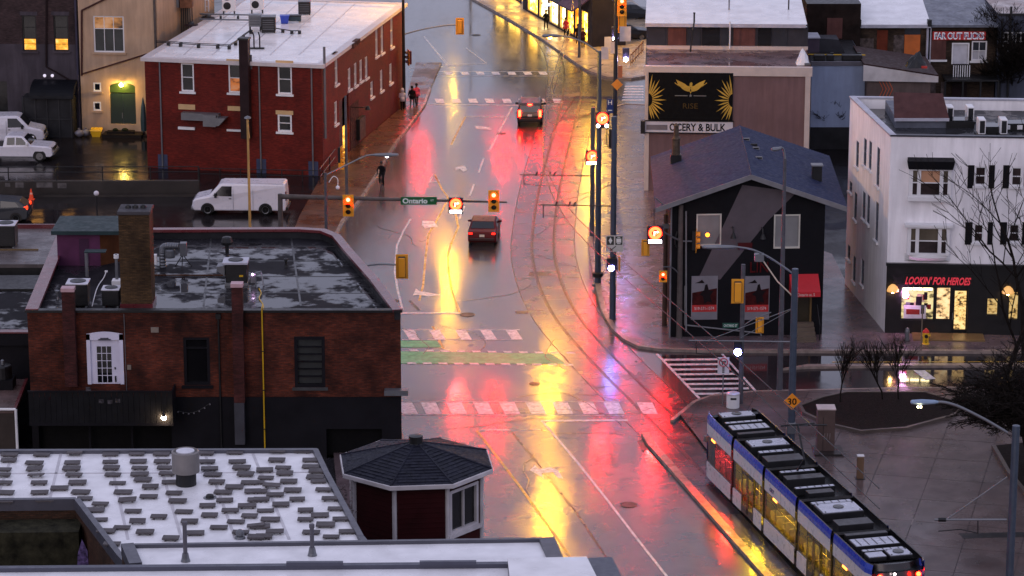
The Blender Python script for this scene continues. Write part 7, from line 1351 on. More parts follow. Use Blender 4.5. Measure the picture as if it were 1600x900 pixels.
# ================================================================ VEHICLES
def vehicle(name,label,cat,base,yaw,prof,w,belt,paint,wheels,wr,sidewin=(),glassseg=(),th=.16,group=None,parts=None,bv=.03):
    t=T(name,base,label,cat,group,yaw,local=True); hw=w/2; top=max(z for x,z in prof)
    def yw(z): return hw*(1-th*max(0,z-belt)/(top-belt)) if top>belt else hw
    fr=[-1,-.9,-.5,0,.5,.9,1]; n=len(prof); mb=MB(); cx=sum(x for x,z in prof)/n
    for f in fr:
        for x,z in prof:
            k=1 if abs(f)<1 else 0; zz=z-(0 if k else .05*(z>belt*.9)); xx=cx+(x-cx)*(1 if k else .985); mb.v.append(Vector((xx+(.0 if abs(f)<.6 else 0),f*yw(z),zz)))
    for j in range(len(fr)-1):
        for i in range(n): a=j*n+i;b=j*n+(i+1)%n; mb.f.append((a,b,b+n,a+n))
    mb.f.append(tuple(range(n))); mb.f.append(tuple(range(len(fr)*n-1,(len(fr)-1)*n-1,-1)))
    O('body',mb,paint,t,bev=bv,smooth=False)
    def sp(x,z,s_,o=.006): return Vector((x,s_*(yw(z)+o),z))
    for s_ in(-1,1):
        for poly in sidewin:
            m=MB().poly([sp(x,z,s_,.008) for x,z in poly]); m.poly([sp(x,z,s_,.0) for x,z in poly]); O('side_window',m,glass,t,fix=False)
        for wx in wheels:
            m=MB(); vs=[Vector((wx+wr*1.18*math.cos(R(a)),s_*(hw+.004),wr+wr*1.18*math.sin(R(a)))) for a in range(-20,201,20)]; m.poly(vs); O('wheel_arch',m,dark,t,fix=False)
            c=Vector((wx,s_*(hw-.10),wr)); wl=O('tyre',MB().lathe(c,[(wr*.7,-.10),(wr,-.09),(wr,.09),(wr*.7,.11)],20,'Y'),tyre,t); O('rim',MB().lathe(c+Vector((0,s_*.02,0)),[(wr*.64,-.09),(wr*.64,.1),(wr*.45,.07),(.02,.09)],14,'Y'),rim,wl)
    for (i,nm) in glassseg:
        a=Vector((prof[i][0],0,prof[i][1]));b=Vector((prof[(i+1)%n][0],0,prof[(i+1)%n][1])); d=b-a; nn=Vector((d.z,0,-d.x)).normalized(); 
        if nn.z<0: nn=-nn
        a2=a.lerp(b,.07);b2=a.lerp(b,.93); m=MB()
        m.poly([a2+nn*.012+Vector((0,-yw(a2.z)*.86,0)),a2+nn*.012+Vector((0,yw(a2.z)*.86,0)),b2+nn*.012+Vector((0,yw(b2.z)*.84,0)),b2+nn*.012+Vector((0,-yw(b2.z)*.84,0))]); O(nm,m,glass,t,fix=False)
    if parts: parts(t,yw)
    return t
def P_(t,name,c,d,m,bev=.01,par=None): return O(name,MB().box(c,d),m,t,bev=bev)
head_road=math.atan2((G(740,180)-G(690,420)).y,(G(740,180)-G(690,420)).x)
sedan=[(-2.3,.35),(-2.3,.62),(-2.22,.95),(-1.75,1.02),(-1.15,1.40),(-.2,1.46),(.35,1.40),(1.05,.98),(1.9,.86),(2.25,.68),(2.3,.4),(2.2,.25),(-2.2,.25)]
maroon=pm('maroon_car_paint',(.15,.006,.010),.4,0,var=.1,bump=0,coat=.0,spec=.2)
def p1(t,yw):
    for s_ in(-1,1): P_(t,'tail_light',(-2.29,s_*.68,.82),(.06,.36,.14),pm('dull_red_lens',(.25,.01,.01),.2,bump=0)); P_(t,'mirror',(.55,s_*.98,1.0),(.18,.2,.13),maroon,.03)
    P_(t,'number_plate',(-2.32,0,.72),(.02,.32,.16),pm('plate_pale',(.6,.58,.5),.4,bump=0)); P_(t,'rear_bumper',(-2.3,0,.48),(.12,1.6,.2),pm('maroon_dark',(.05,.006,.008),.4,bump=0),.04); P_(t,'roof_aerial',(-.9,0,1.5),(.12,.04,.06),dark)
    for s_ in(-1,1): P_(t,'brake_light',(-2.30,s_*.72,.86),(.06,.22,.1),em('dim_brake',(1,.01,.004),5))
vehicle('sedan_car','dark red saloon car driving away in the middle lane','car',G(757,372),R(90)-.06,sedan,1.78,1.0,maroon,(1.35,-1.4),.32,[((-1.3,1.02),(-.95,1.34),(-.25,1.38),(-.25,1.02)),((-.18,1.02),(-.18,1.38),(.3,1.33),(.85,1.02))],((3,'rear_window'),(6,'windscreen')),parts=p1,bv=.09)
suv=[(-2.25,.4),(-2.28,.8),(-2.2,1.05),(-2.02,1.55),(-1.8,1.68),(0,1.74),(.7,1.62),(1.2,1.12),(2.0,1.02),(2.25,.8),(2.3,.45),(2.2,.3),(-2.2,.3)]
black=pm('black_car_paint',(.015,.012,.018),.4,0,var=.1,bump=0,coat=.15)
def p2(t,yw):
    for s_ in(-1,1): P_(t,'tail_light',(-2.25,s_*.76,.98),(.07,.2,.5),redt_e,.02); P_(t,'mirror',(.75,s_*1.05,1.15),(.18,.22,.16),dark,.03)
    P_(t,'brake_light',(-2.08,0,1.62),(.05,.3,.1),redt_e); P_(t,'number_plate',(-2.30,0,.85),(.02,.32,.16),MC['plate_pale']); P_(t,'rear_bumper',(-2.3,0,.5),(.12,1.65,.25),dark,.04)
    for s_ in(-1,1): O('roof_rail',MB().path([Vector((-1.7,s_*.68,1.76)),Vector((.4,s_*.68,1.78))],.025),galv,t)
vehicle('suv_car','black SUV with burning red brake lights waiting at the far crossing','car',G(829,188),R(90)-.03,suv,1.86,1.1,black,(1.4,-1.4),.36,[((-1.95,1.12),(-1.8,1.55),(-.9,1.62),(-.9,1.12)),((-.8,1.12),(-.8,1.62),(.55,1.55),(1.0,1.15))],((2,'rear_window'),(6,'windscreen')),parts=p2,bv=.09)
van=[(-3.1,.35),(-3.12,1.2),(-3.05,2.0),(-2.95,2.1),(1.05,2.1),(1.3,2.02),(1.95,1.32),(2.85,1.10),(3.02,.95),(3.08,.5),(2.95,.3),(-3.0,.3)]
vanw=pm('white_van_paint',(.62,.60,.66),.3,var=.04,bump=0,coat=.5)
def p3(t,yw):
    for s_ in(-1,1):
        P_(t,'headlight',(3.0,s_*.75,.88),(.12,.3,.2),glassB,.02); P_(t,'mirror',(1.5,s_*1.1,1.35),(.15,.2,.3),dark,.03)
        P_(t,'tail_light',(-3.1,s_*.88,1.3),(.08,.14,.6),MC['dull_red_lens']); m=MB(); 
        for x in (.35,-.95): m.box((x,s_*1.0,1.05),(.015,.02,1.4))
        O('door_seam',m,pm('seam_grey',(.25,.24,.27),.5,bump=0),t); P_(t,'door_handle',(.55,s_*1.01,1.12),(.18,.03,.05),dark)
    P_(t,'bumper',(3.05,0,.48),(.18,1.9,.25),galv,.04); P_(t,'grille',(3.04,0,.82),(.08,1.1,.25),dark,.02); P_(t,'rear_bumper',(-3.15,0,.45),(.15,1.9,.2),dark,.03)
def mkvan(px,py,yaw,label,win=True): return vehicle('cargo_van',label,'van',G(px,py),yaw,van,2.0,1.25,vanw,(2.05,-1.75),.38,[((.45,1.28),(.45,1.92),(1.1,1.92),(1.68,1.30))],((5,'windscreen'),),th=.16,parts=p3,bv=.10)
mkvan(376,331,R(180)-.03,'white cargo van parked facing left before the red building')
mkvan(6,222,R(2),'white cargo van behind the pickup at the left edge')
pick=[(-2.8,.45),(-2.82,1.05),(-.75,1.08),(-.6,1.75),(-.4,1.82),(.5,1.82),(.7,1.76),(1.25,1.18),(2.5,1.10),(2.75,.95),(2.8,.5),(2.65,.38),(-2.7,.38)]
def p4(t,yw):
    for s_ in(-1,1): P_(t,'headlight',(2.72,s_*.75,.92),(.12,.3,.18),glassB,.02); P_(t,'mirror',(1.0,s_*1.1,1.3),(.15,.2,.22),white,.03)
    P_(t,'bumper',(2.8,0,.6),(.18,1.9,.22),galv,.04); P_(t,'grille',(2.78,0,.88),(.06,1.0,.25),dark,.02); P_(t,'truck_bed',(-1.75,0,1.09),(1.9,1.6,.03),dark)
vehicle('pickup_truck','white pickup truck parked facing right at the left edge','pickup truck',G(26,248),R(-3),pick,2.0,1.2,vanw,(1.85,-1.75),.40,[((-.45,1.22),(-.42,1.68),(.1,1.72),(.1,1.22)),((.2,1.22),(.2,1.72),(.6,1.68),(1.05,1.22))],((6,'windscreen'),),th=.2,parts=p4)
hatch=[(-2.1,.35),(-2.15,.8),(-2.02,1.1),(-1.55,1.45),(-.2,1.55),(.45,1.45),(1.1,1.02),(1.9,.92),(2.15,.7),(2.15,.35),(2.0,.25),(-2.0,.25)]
navy=pm('navy_car_paint',(.02,.028,.045),.4,0,var=.1,bump=0,coat=.15)
def p5(t,yw):
    for s_ in(-1,1): P_(t,'tail_light',(-2.0,s_*.72,1.0),(.25,.3,.22),em('dim_tail',(1,.05,.01),1.6),.03); P_(t,'mirror',(.6,s_*.98,1.05),(.18,.18,.13),dark,.03)
    P_(t,'rear_bumper',(-2.12,0,.5),(.12,1.6,.3),dark,.04)
vehicle('hatchback_car','dark blue hatchback with red tail light at the left edge','car',G(-4,344),R(180),hatch,1.8,1.02,navy,(1.35,-1.35),.33,[((-1.6,1.08),(-1.35,1.38),(-.4,1.46),(-.4,1.05)),((-.3,1.05),(-.3,1.46),(.35,1.38),(.9,1.05))],((2,'rear_window'),(5,'windscreen')),parts=p5)
vehicle('sedan_car','dark parked saloon car at the top right beyond the signal pole','car',G(975,62),R(12),sedan,1.8,1.0,black,(1.35,-1.4),.32,[((-1.3,1.02),(-.95,1.34),(-.25,1.38),(-.25,1.02)),((-.18,1.02),(-.18,1.38),(.3,1.33),(.85,1.02))],((3,'rear_window'),(6,'windscreen')))
# ================================================================ TRAM
F_=G(1142,640,3.4); E_=G(1404,880,3.4); ax=(E_-F_); ax.z=0; TL=ax.length; ax.normalize(); yaw=math.atan2(ax.y,ax.x)
tram=T('tram',Vector((F_.x,F_.y,0)),'long white and blue articulated tram with warm lit windows at the lower right','tram',None,yaw,local=True)
# local frame: +x towards the rear (near end); the street side is local -y (left in the picture)
side=-1 if (Matrix.Rotation(yaw,3,'Z')@Vector((0,-1,0))).x<0 else 1
hw=1.325; tw_=pm('tram_white',(.55,.52,.54),.3,var=.05,bump=0,coat=.4); tb=pm('tram_blue',(.012,.045,.42),.28,var=.08,bump=0,coat=.6); tk_=pm('tram_black',(.012,.012,.014),.3,var=.2,bump=0,coat=.3)
tglass,_n,_b=nodes('tinted_tram_glass'); _t=N(_n,'ShaderNodeBsdfTransparent'); _t.inputs[0].default_value=(.62,.60,.50,1); _g=N(_n,'ShaderNodeBsdfGlossy'); _g.inputs['Roughness'].default_value=.05; _g.inputs[0].default_value=(.8,.8,.8,1); _f=N(_n,'ShaderNodeFresnel'); _m=N(_n,'ShaderNodeMixShader'); _n.links.new(_f.outputs[0],_m.inputs[0]); _n.links.new(_t.outputs[0],_m.inputs[1]); _n.links.new(_g.outputs[0],_m.inputs[2]); _n.links.new(_m.outputs[0],_n.nodes['Material Output'].inputs[0])
ti=lit('tram_interior',(1,.64,.015),.42,1.3,.12); tr=lit('tram_red_glow',(1,.035,.02),.85,1.4,.12); tdoor=lit('tram_door_glow',(1,.60,.015),.26,1.6,.08)
nm=5; gap=.34; ml=(TL-gap*(nm-1))/nm
def strip(x0,x1,pts,s_,rnd0=0,rnd1=0):
    """band along one side following pts=(y,z); ends pulled in for the rounded cabs"""
    mb=MB(); n=10; 
    for k in range(n+1):
        x=x0+(x1-x0)*k/n; q=0
        if rnd0 and x-x0<rnd0: q=1-math.sqrt(max(0,1-(1-(x-x0)/rnd0)**2))
        if rnd1 and x1-x<rnd1: q=1-math.sqrt(max(0,1-(1-(x1-x)/rnd1)**2))
        for y,z in pts: mb.v.append(Vector((x,s_*(y*(1-.13*q)),z)))
    m=len(pts)
    for k in range(n):
        for j in range(m-1): a=k*m+j; mb.f.append((a,a+1,a+m+1,a+m))
    return mb
for i in range(nm):
    x0=i*(ml+gap); x1=x0+ml; r0=.9 if i==0 else 0; r1=.6 if i==nm-1 else 0; door=i in(1,3)
    for s_ in(-1,1):
        vis=(s_==side)
        O('roof_fairing',strip(x0,x1,[(1.345,2.98),(1.34,3.18),(1.29,3.40)],s_,r0,r1),tb,tram,fix=False,smooth=False); O('fairing_inner',strip(x0,x1,[(1.29,3.40),(1.26,3.42),(1.22,3.40),(1.22,3.02)],s_,r0,r1),tk_,tram,fix=False)
        O('upper_panel',strip(x0,x1,[(1.35,2.42),(1.35,2.978)],s_,r0,r1),tw_,tram,fix=False)
        if door:
            dx0=x0+ml*.30;dx1=x0+ml*.72
            O('lower_panel',strip(x0,dx0,[(1.35,.28),(1.35,1.02),(1.30,1.021)],s_),tw_,tram,fix=False); O('lower_panel',strip(dx1,x1,[(1.35,.28),(1.35,1.02),(1.30,1.021)],s_),tw_,tram,fix=False)
            for a,b in ((dx0+.03,(dx0+dx1)/2-.03),((dx0+dx1)/2+.03,dx1-.03)):
                mb=MB(); mb.box(((a+b)/2,s_*1.335,.5),(b-a,.03,.4)).box(((a+b)/2,s_*1.335,2.28),(b-a,.03,.16)).box((a+.06,s_*1.335,1.36),(.12,.03,1.9)).box((b-.06,s_*1.335,1.36),(.12,.03,1.9)); dl=O('door_leaf',mb,tk_,tram,fix=False)
                mb=MB().add([Vector((a+.16,s_*1.33,.7)),Vector((b-.16,s_*1.33,.7)),Vector((b-.16,s_*1.33,2.2)),Vector((a+.16,s_*1.33,2.2))],[(0,1,2,3)]); O('door_pane',mb,tglass,dl,fix=False)
            wins=[(x0+.12,dx0-.12),(dx1+.12,x1-.12)]
        else:
            O('lower_panel',strip(x0,x1,[(1.35,.28),(1.35,1.02),(1.30,1.021)],s_,r0,r1),tw_,tram,fix=False)
            a=x0+(1.6 if i==0 else .12); b=x1-(1.3 if i==nm-1 else .12); k=3; wins=[(a+(b-a)*j/k+.04,a+(b-a)*(j+1)/k-.04) for j in range(k)]
        O('window_band',strip(x0,x1,[(1.30,1.02),(1.30,1.12)],s_,r0,r1),tk_,tram,fix=False); O('window_band',strip(x0,x1,[(1.30,2.34),(1.30,2.42)],s_,r0,r1),tk_,tram,fix=False)
        edges=[x0]+[e for a,b in wins for e in (a,b)]+[x1]
        if door: edges=[x0,wins[0][0],wins[0][1],dx0,dx1,wins[1][0],wins[1][1],x1]
        for e0,e1 in zip(edges[0::2],edges[1::2]): O('window_pillar',strip(e0,e1,[(1.302,1.12),(1.302,2.34)],s_,r0 if e0==x0 else 0,r1 if e1==x1 else 0),tk_,tram,fix=False)
        for j,(a,b) in enumerate(wins):
            mb=MB().add([Vector((a,s_*1.295,1.12)),Vector((b,s_*1.295,1.12)),Vector((b,s_*1.295,2.34)),Vector((a,s_*1.295,2.34))],[(0,1,2,3)]); w_=O('window',mb,tglass,tram,fix=False)
            O('window_bar',MB().box(((a+b)/2,s_*1.297,2.02),(b-a,.02,.04)),tk_,w_,fix=False)
        if i in(0,2,4) : mb=MB().box((x0+ml*.35,s_*1.345,2.36),(.5,.03,.09)); O('marker_light',mb,em('tram_marker',(1,.25,.03),6),tram)
    # saloon: floor, lining, ceiling lights, seats, grab poles
    O('floor',MB().box(((x0+x1)/2,0,.5),(x1-x0,2.5,.04)),pm('saloon_floor',(.10,.09,.08),.5),tram); O('ceiling',MB().box(((x0+x1)/2,0,2.6),(x1-x0,2.4,.03)),pm('saloon_lining',(.62,.56,.40),.5,bump=0),tram)
    O('side_lining',MB().box(((x0+x1)/2,-side*1.2,1.55),(x1-x0,.02,2.0)),MC['saloon_lining'],tram)
    O('ceiling_light',MB().box(((x0+x1)/2,.45*side,2.56),((x1-x0)*.9,.12,.03)),em('red_reflection_strip',(1,.03,.02),900) if i==0 else em('saloon_light',(1,.60,.02),560),tram)  # front module's red strip is added to imitate red signals reflected in the glass
    nst=5
    for k in range(nst):
        xs_=x0+.35+(x1-x0-.7)*k/(nst-1)
        if door and k in(1,2,3): O('grab_pole',MB().tube((xs_,.75*side,.5),(xs_,.75*side,2.58),.03),galv,tram); continue
        O('seat',MB().box((xs_,.85*side,.95),(.42,.75,.10)).box((xs_+.2,.85*side,1.25),(.08,.75,.62)),pm('seat_cloth',(.05,.05,.12),.8),tram)
        O('seat',MB().box((xs_,-.75*side,.95),(.42,.75,.10)).box((xs_+.2,-.75*side,1.25),(.08,.75,.62)),MC['seat_cloth'],tram)
    # roof deck and its boxes
    mb=MB(); n=10; vs=[]
    for k in range(n+1):
        x=x0+(x1-x0)*k/n; q=0
        if r0 and x-x0<r0: q=1-math.sqrt(max(0,1-(1-(x-x0)/r0)**2))
        if r1 and x1-x<r1: q=1-math.sqrt(max(0,1-(1-(x1-x)/r1)**2))
        vs+= [Vector((x,-1.3*(1-.13*q),3.02)),Vector((x,1.3*(1-.13*q),3.02))]
    mb.add(vs,[(2*k,2*k+1,2*k+3,2*k+2) for k in range(n)]); O('roof_deck',mb,tk_,tram,fix=False)
    lidm=pm('tram_lid_grey',(.42,.43,.50),.25,.2,var=.15,vs=2,bump=0,coat=.3); drk=pm('tram_equipment',(.03,.03,.034),.4,var=.2)
    spec={0:[(.9,.75,1.7,1),(1.95,.22,1.9,0),(2.75,.75,1.9,0),(3.75,.3,1.8,2)],1:[(.95,1.0,1.9,1),(2.1,.3,1.7,0),(3.2,.9,1.8,2)],2:[(.6,.25,1.7,0),(1.5,.6,1.8,2),(2.9,.22,1.9,0),(3.6,.5,1.2,2)],3:[(.55,.3,1.9,0),(1.5,1.25,1.9,1),(3.3,.8,1.6,2)],4:[(.35,.3,1.9,2),(1.35,.95,2.0,0),(2.35,.22,1.9,0),(3.0,.75,1.0,1),(3.05,.6,.8,3)]}[i]
    for (xc,ln,wd,ty) in spec:
        yo=0 if ty!=3 else -.65*(-side); yo2=(.45*(-side) if (i==4 and ty==1) else 0)+yo
        if ty==3: yo2=.6*side
        bx=O('roof_box',MB().box((x0+xc,yo2,3.02+.2),(ln,wd,.40 if ty!=0 else .34)),drk,tram,bev=.02)
        if ty!=2:
            O('lid',MB().box((x0+xc,yo2,3.02+(.42 if ty!=0 else .36)),(ln*.94,wd*.95,.04)),lidm,bx,bev=.01)
            if ty==1: O('fan',MB().lathe((x0+xc-.05,yo2,3.46),[(.24,0),(.24,.03),(.02,.04)],18),tk_,bx); [O('bolt',MB().box((x0+xc+sx*ln*.4,yo2+sy*wd*.42,3.475),(.06,.06,.02)),tk_,bx) for sx in(-1,1) for sy in(-1,1)]
            else: [O('slat',MB().box((x0+xc,yo2+wd*(k-2)/5.5,3.405),(ln*.8,.04,.012)),drk,bx) for k in range(5)]
    if i<nm-1:
        mb=MB(); 
        for k in range(4): xx=x1+gap*(k+.5)/4; h_=hw-.05-.05*(k%2); mb.add([Vector((xx-gap/8,y,z)) for y,z in((-h_,.4),(h_,.4),(h_,3.3),(-h_,3.3))]+[Vector((xx+gap/8,y,z)) for y,z in((-h_,.4),(h_,.4),(h_,3.3),(-h_,3.3))],[(0,1,2,3),(7,6,5,4),(0,1,5,4),(1,2,6,5),(2,3,7,6),(3,0,4,7)])
        O('bellows',mb,pm('bellows_rubber',(.012,.012,.012),.6,var=.1),tram)
    mb=MB().box(((x0+x1)/2,0,.35),(ml-.4,2.3,.35)); O('underframe',mb,tk_,tram)
# ends
for e_,xe,dr_ in (('rear',TL,1),('front',0,-1)):
    mb=MB(); n=12; rows=[(.30,.10),(1.0,.16),(1.9,.02),(2.7,-.18),(3.3,-.42)]; vs=[]
    for z,o in rows:
        for k in range(n+1): a=-1+2*k/n; y=a*1.16; bulge=.45*(1-abs(a)**2.6); vs.append(Vector((xe+dr_*(-.0+o+bulge-.25),y*(1.0),z)))
    mb.add(vs,[(j*(n+1)+k,j*(n+1)+k+1,(j+1)*(n+1)+k+1,(j+1)*(n+1)+k) for j in range(4) for k in range(n)]); O('cab_end',mb,tk_,tram,fix=False,smooth=True)
    for s_ in(-1,1):
        mb=MB(); x_a=xe-dr_*.9 if dr_>0 else xe+1.2; vs=[]
        for z,o in rows: vs+=[Vector((xe+dr_*(o-.25),s_*1.16,z)),Vector((xe-dr_*.35,s_*1.30,z))]
        mb.add(vs,[(2*j,2*j+1,2*j+3,2*j+2) for j in range(4)]); O('cab_corner',mb,tb,tram,fix=False,smooth=True)
    mb=MB(); vs=[Vector((xe+dr_*(-.42+.45*(1-abs(a)**2.6)-.25),a*1.16,3.3)) for a in [-1+2*k/12 for k in range(13)]]+[Vector((xe-dr_*.5,1.2,3.36)),Vector((xe-dr_*.5,-1.2,3.36))]; mb.poly(vs); O('cab_roof_rim',mb,tk_,tram,fix=False)
for s_ in(-1,1): O('tail_light',MB().ball((TL+.14,s_*.85,2.9),.10),em('tram_tail',(1,.012,.003),60),tram)
O('centre_light',MB().ball((TL+.24,-side*-.0+.25*side,3.02),.05),em('tram_white_light',(1,.8,.8),25),tram)
mb=MB(); xg=2*(ml+gap)+ml*.25; add_text(mb,'GRT',(xg,side*1.36,2.68),(side*-1 if side<0 else 1,0,0) if 0 else ((1,0,0) if side<0 else (-1,0,0)),(0,0,1),.62,.2,.006,shear=.2,bold=.02); O('fleet_lettering',mb,pm('tram_blue_letter',(.01,.03,.25),.4,bump=0),tram)
pg=[]; xp=2.35*(ml+gap)-1.2; mb=MB(); mb.path([Vector((xp,0,3.2)),Vector((xp+1.1,0,4.2)),Vector((xp+.1,0,5.55))],.05); mb.path([Vector((xp+.1,-.8,5.55)),Vector((xp+.1,.8,5.55))],.04); mb.path([Vector((xp,-.4,3.2)),Vector((xp,.4,3.2))],.05); O('pantograph',mb,dark,tram)
O('wing_mirror',MB().box((.8,side*1.5,2.3),(.2,.18,.3)),galv,tram,bev=.03)
# ================================================================ PEOPLE
def skin_mesh(name,joints,edges,radii,sub=1):
    me=bpy.data.meshes.new(name); me.from_pydata([tuple(j) for j in joints],edges,[]); o=bpy.data.objects.new(name,me); col.objects.link(o); s=o.modifiers.new('s','SKIN'); s.use_smooth_shade=True
    for v,r in zip(me.skin_vertices[0].data,radii): v.radius=(r,r)
    me.skin_vertices[0].data[0].use_root=True; sb=o.modifiers.new('b','SUBSURF'); sb.levels=sub; sb.render_levels=sub
    dg=bpy.context.evaluated_depsgraph_get(); m2=bpy.data.meshes.new_from_object(o.evaluated_get(dg)); bpy.data.objects.remove(o); bpy.data.meshes.remove(me); m2.name=name; return m2
skinm=pm('skin',(.38,.22,.16),.6,bump=0)
def person(loc,yaw,label,coat,legs,hair,step=.18,lean=0,arms='down',s=1.0,bike=False,hood=False,cat='person',group=None,bag=None):
    t=T('person',loc,label,cat,group,yaw,local=True)   # faces local -Y
    hip=.92; 
    if bike: kn=[(-.13,-.28,.82),(.13,-.32,.70)]; ft=[(-.13,-.12,.42),(.13,-.12,.24)]; hz=1.02; toe=-.14
    else: kn=[(-.1,-step*.5-.03,.50),(.1,step*.4-.03,.49)]; ft=[(-.1,-step,.08),(.1,step,.09)]; hz=hip; toe=-.15
    J=[(0,0,hz),(0,-.02-lean*.3,hz+.22),(0,-lean*.75,hz+.42),(0,-lean*.9,hz+.54),(0,-lean,hz+.63),(0,-lean-.02,hz+.74)]; r=[.155,.14,.165,.075,.095,.085]
    E=[(0,1),(1,2),(2,3),(3,4),(4,5)]
    for k,sx in enumerate((-1,1)):
        a=len(J); J+=[(sx*.09,0,hz-.05),kn[k],ft[k],(ft[k][0],ft[k][1]+toe,ft[k][2]-.035)]; r+=[.10,.068,.05,.045]; E+=[(0,a),(a,a+1),(a+1,a+2),(a+2,a+3)]
    for k,sx in enumerate((-1,1)):
        a=len(J); shz=hz+.44; shy=-lean*.75
        if bike: el=(sx*.27,shy-.16,shz-.22); ha=(sx*.24,shy-.42,shz-.36)
        elif arms=='front': el=(sx*.25,shy+.02,shz-.26); ha=(sx*.12,shy-.24,shz-.30)
        elif arms=='swing': el=(sx*.25,shy+sx*.08,shz-.27); ha=(sx*.24,shy-sx*.14-.05,shz-.50)
        else: el=(sx*.25,shy+.02,shz-.28); ha=(sx*.25,shy-.06,shz-.53)
        J+=[(sx*.19,shy,shz),el,ha,(ha[0],ha[1]-.05,ha[2]-.06)]; r+=[.075,.052,.038,.04]; E+=[(2,a),(a,a+1),(a+1,a+2),(a+2,a+3)]
    J=[Vector(j)*s for j in J]; me=skin_mesh('body',J,E,[x*s for x in r],1)
    for m in(coat,legs,skinm,dark): me.materials.append(m)
    for p in me.polygons:
        c=p.center/s; p.use_smooth=True
        if c.z>hz+.56: p.material_index=2
        elif min((c-Vector(J[9])/s).length,(c-Vector(J[13 if 0 else 13])/s).length)<0: p.material_index=3
        elif c.z<hz-.02 and abs(c.x)<.21: p.material_index=1
        else: p.material_index=0
        if not bike and c.z<.1: p.material_index=3
    for a in (13+4,13+8):
        pass
    o=bpy.data.objects.new('body',me); col.objects.link(o); o.parent=t; OFF[o.name]=Vector((0,0,0))
    hc=Vector((0,-lean-.005,hz+.73))*s; mb=MB()
    mb.lathe(hc+Vector((0,.01,0)),[(.098*s,-.03*s),(.112*s,.04*s),(.095*s,.11*s),(.04*s,.15*s)],12) if not hood else mb.lathe(hc+Vector((0,.02,0)),[(.12*s,-.14*s),(.135*s,-.02*s),(.13*s,.08*s),(.06*s,.16*s)],12)
    O('hood' if hood else 'hair',mb,hair,t,smooth=True); mb=MB(); mb.lathe(Vector((0,-.0,0)),[(.2*s,(hz-.12)*s),(.185*s,(hz+.05)*s),(.17*s,(hz+.2)*s)],12); 
    O('coat_hem',mb,coat,t,smooth=True)
    face=MB().ball(hc+Vector((0,-.105*s,-.02*s)),.018*s,6,4); O('nose',face,skinm,t)
    if bag: mb=MB().box(Vector((bag*.3,.0,hz-.25))*s,(.12,.3,.32)); mb.path([Vector((bag*.28,-.02,hz-.08)),Vector((bag*.26,0,hz+.0))],.02); O('bag',mb,dark,t,bev=.03)
    return t
blkc=pm('black_cloth',(.012,.012,.016),.8); drkj=pm('dark_jeans',(.03,.035,.05),.8); redc=pm('red_jacket',(.45,.012,.03),.7); pinkj=pm('pink_jacket',(.55,.06,.12),.7); lightc=pm('pale_jacket',(.45,.42,.48),.7); greyc=pm('grey_trousers',(.12,.12,.14),.8); brh=pm('dark_hair',(.02,.013,.01),.6)
person(G(629,174),R(190),'person in pale hooded jacket beside the red building corner',lightc,blkc,lightc,.16,hood=True,arms='front')
person(G(644,170),R(170),'person in black jacket and pale trousers at the kerb by the red building',blkc,pm('pale_trousers',(.3,.28,.3),.8),brh,.2,bag=-1,arms='swing')
person(G(651,166),R(200),'person in red and pink jacket walking at the kerb by the red building',pinkj,drkj,brh,.18,arms='swing')
person(G(853,47),R(165),'lone person in black walking before the lit storefronts',blkc,blkc,brh,.2,arms='swing')
person(G(884,59),R(160),'person in bright red coat by the lit storefronts',redc,blkc,brh,.14,bag=-1)
person(G(890,51),R(20),'person in olive coat standing close to the storefront glass',pm('olive_coat',(.10,.085,.04),.8),blkc,brh,.08)
person(G(903,70),R(170),'person carrying something pink near the storefront corner',blkc,blkc,brh,.14,arms='front')
person(G(911,76),R(185),'dark dressed person nearest the far kerb corner',pm('plum_coat',(.05,.015,.03),.8),blkc,brh,.18,arms='swing')
cb=G(597,293); yw_=R(-6)
person(cb+Vector((0,0,.0)),yw_,'cyclist dressed all in black riding toward the camera by the kerb',blkc,blkc,pm('black_helmet',(.01,.01,.012),.3),bike=True,lean=.22,s=1.0)
t=T('bicycle',cb,'dark bicycle ridden toward the camera by the kerb','bicycle',None,yw_,local=True)
for y_ in(-.52,.52): 
    mb=MB(); n=24; Rr_=.34
    for k in range(n): a=2*math.pi*k/n;b=2*math.pi*(k+1)/n; mb.tube((0,y_+Rr_*math.cos(a),.35+Rr_*math.sin(a)),(0,y_+Rr_*math.cos(b),.35+Rr_*math.sin(b)),.02,n=5,caps=False)
    wl=O('wheel',mb,tyre,t); mb=MB()
    for k in range(8): a=math.pi*k/8; mb.tube((0,y_+.33*math.cos(a),.35+.33*math.sin(a)),(0,y_-.33*math.cos(a),.35-.33*math.sin(a)),.004,n=4)
    O('spokes',mb,galv,wl)
O('frame',MB().path([Vector((0,.52,.35)),Vector((0,.1,.32)),Vector((0,.22,.85)),Vector((0,.52,.35))],.018).path([Vector((0,.1,.32)),Vector((0,-.38,.78)),Vector((0,.2,.8))],.02),dark,t); O('fork',MB().path([Vector((0,-.52,.35)),Vector((0,-.38,.78)),Vector((0,-.35,1.0))],.018),dark,t); O('handlebar',MB().path([Vector((-.28,-.42,1.06)),Vector((-.1,-.36,1.02)),Vector((.1,-.36,1.02)),Vector((.28,-.42,1.06))],.016),dark,t); O('saddle',MB().hexa([Vector(v) for v in((-.03,-.02,.88),(.03,-.02,.88),(.08,.26,.88),(-.08,.26,.88))],[Vector(v) for v in((-.03,-.02,.92),(.03,-.02,.92),(.08,.26,.94),(-.08,.26,.94))]),dark,t); O('pedals',MB().box((-.13,.0,.42),(.1,.1,.03)).box((.13,.1,.22),(.1,.1,.03)),dark,t)
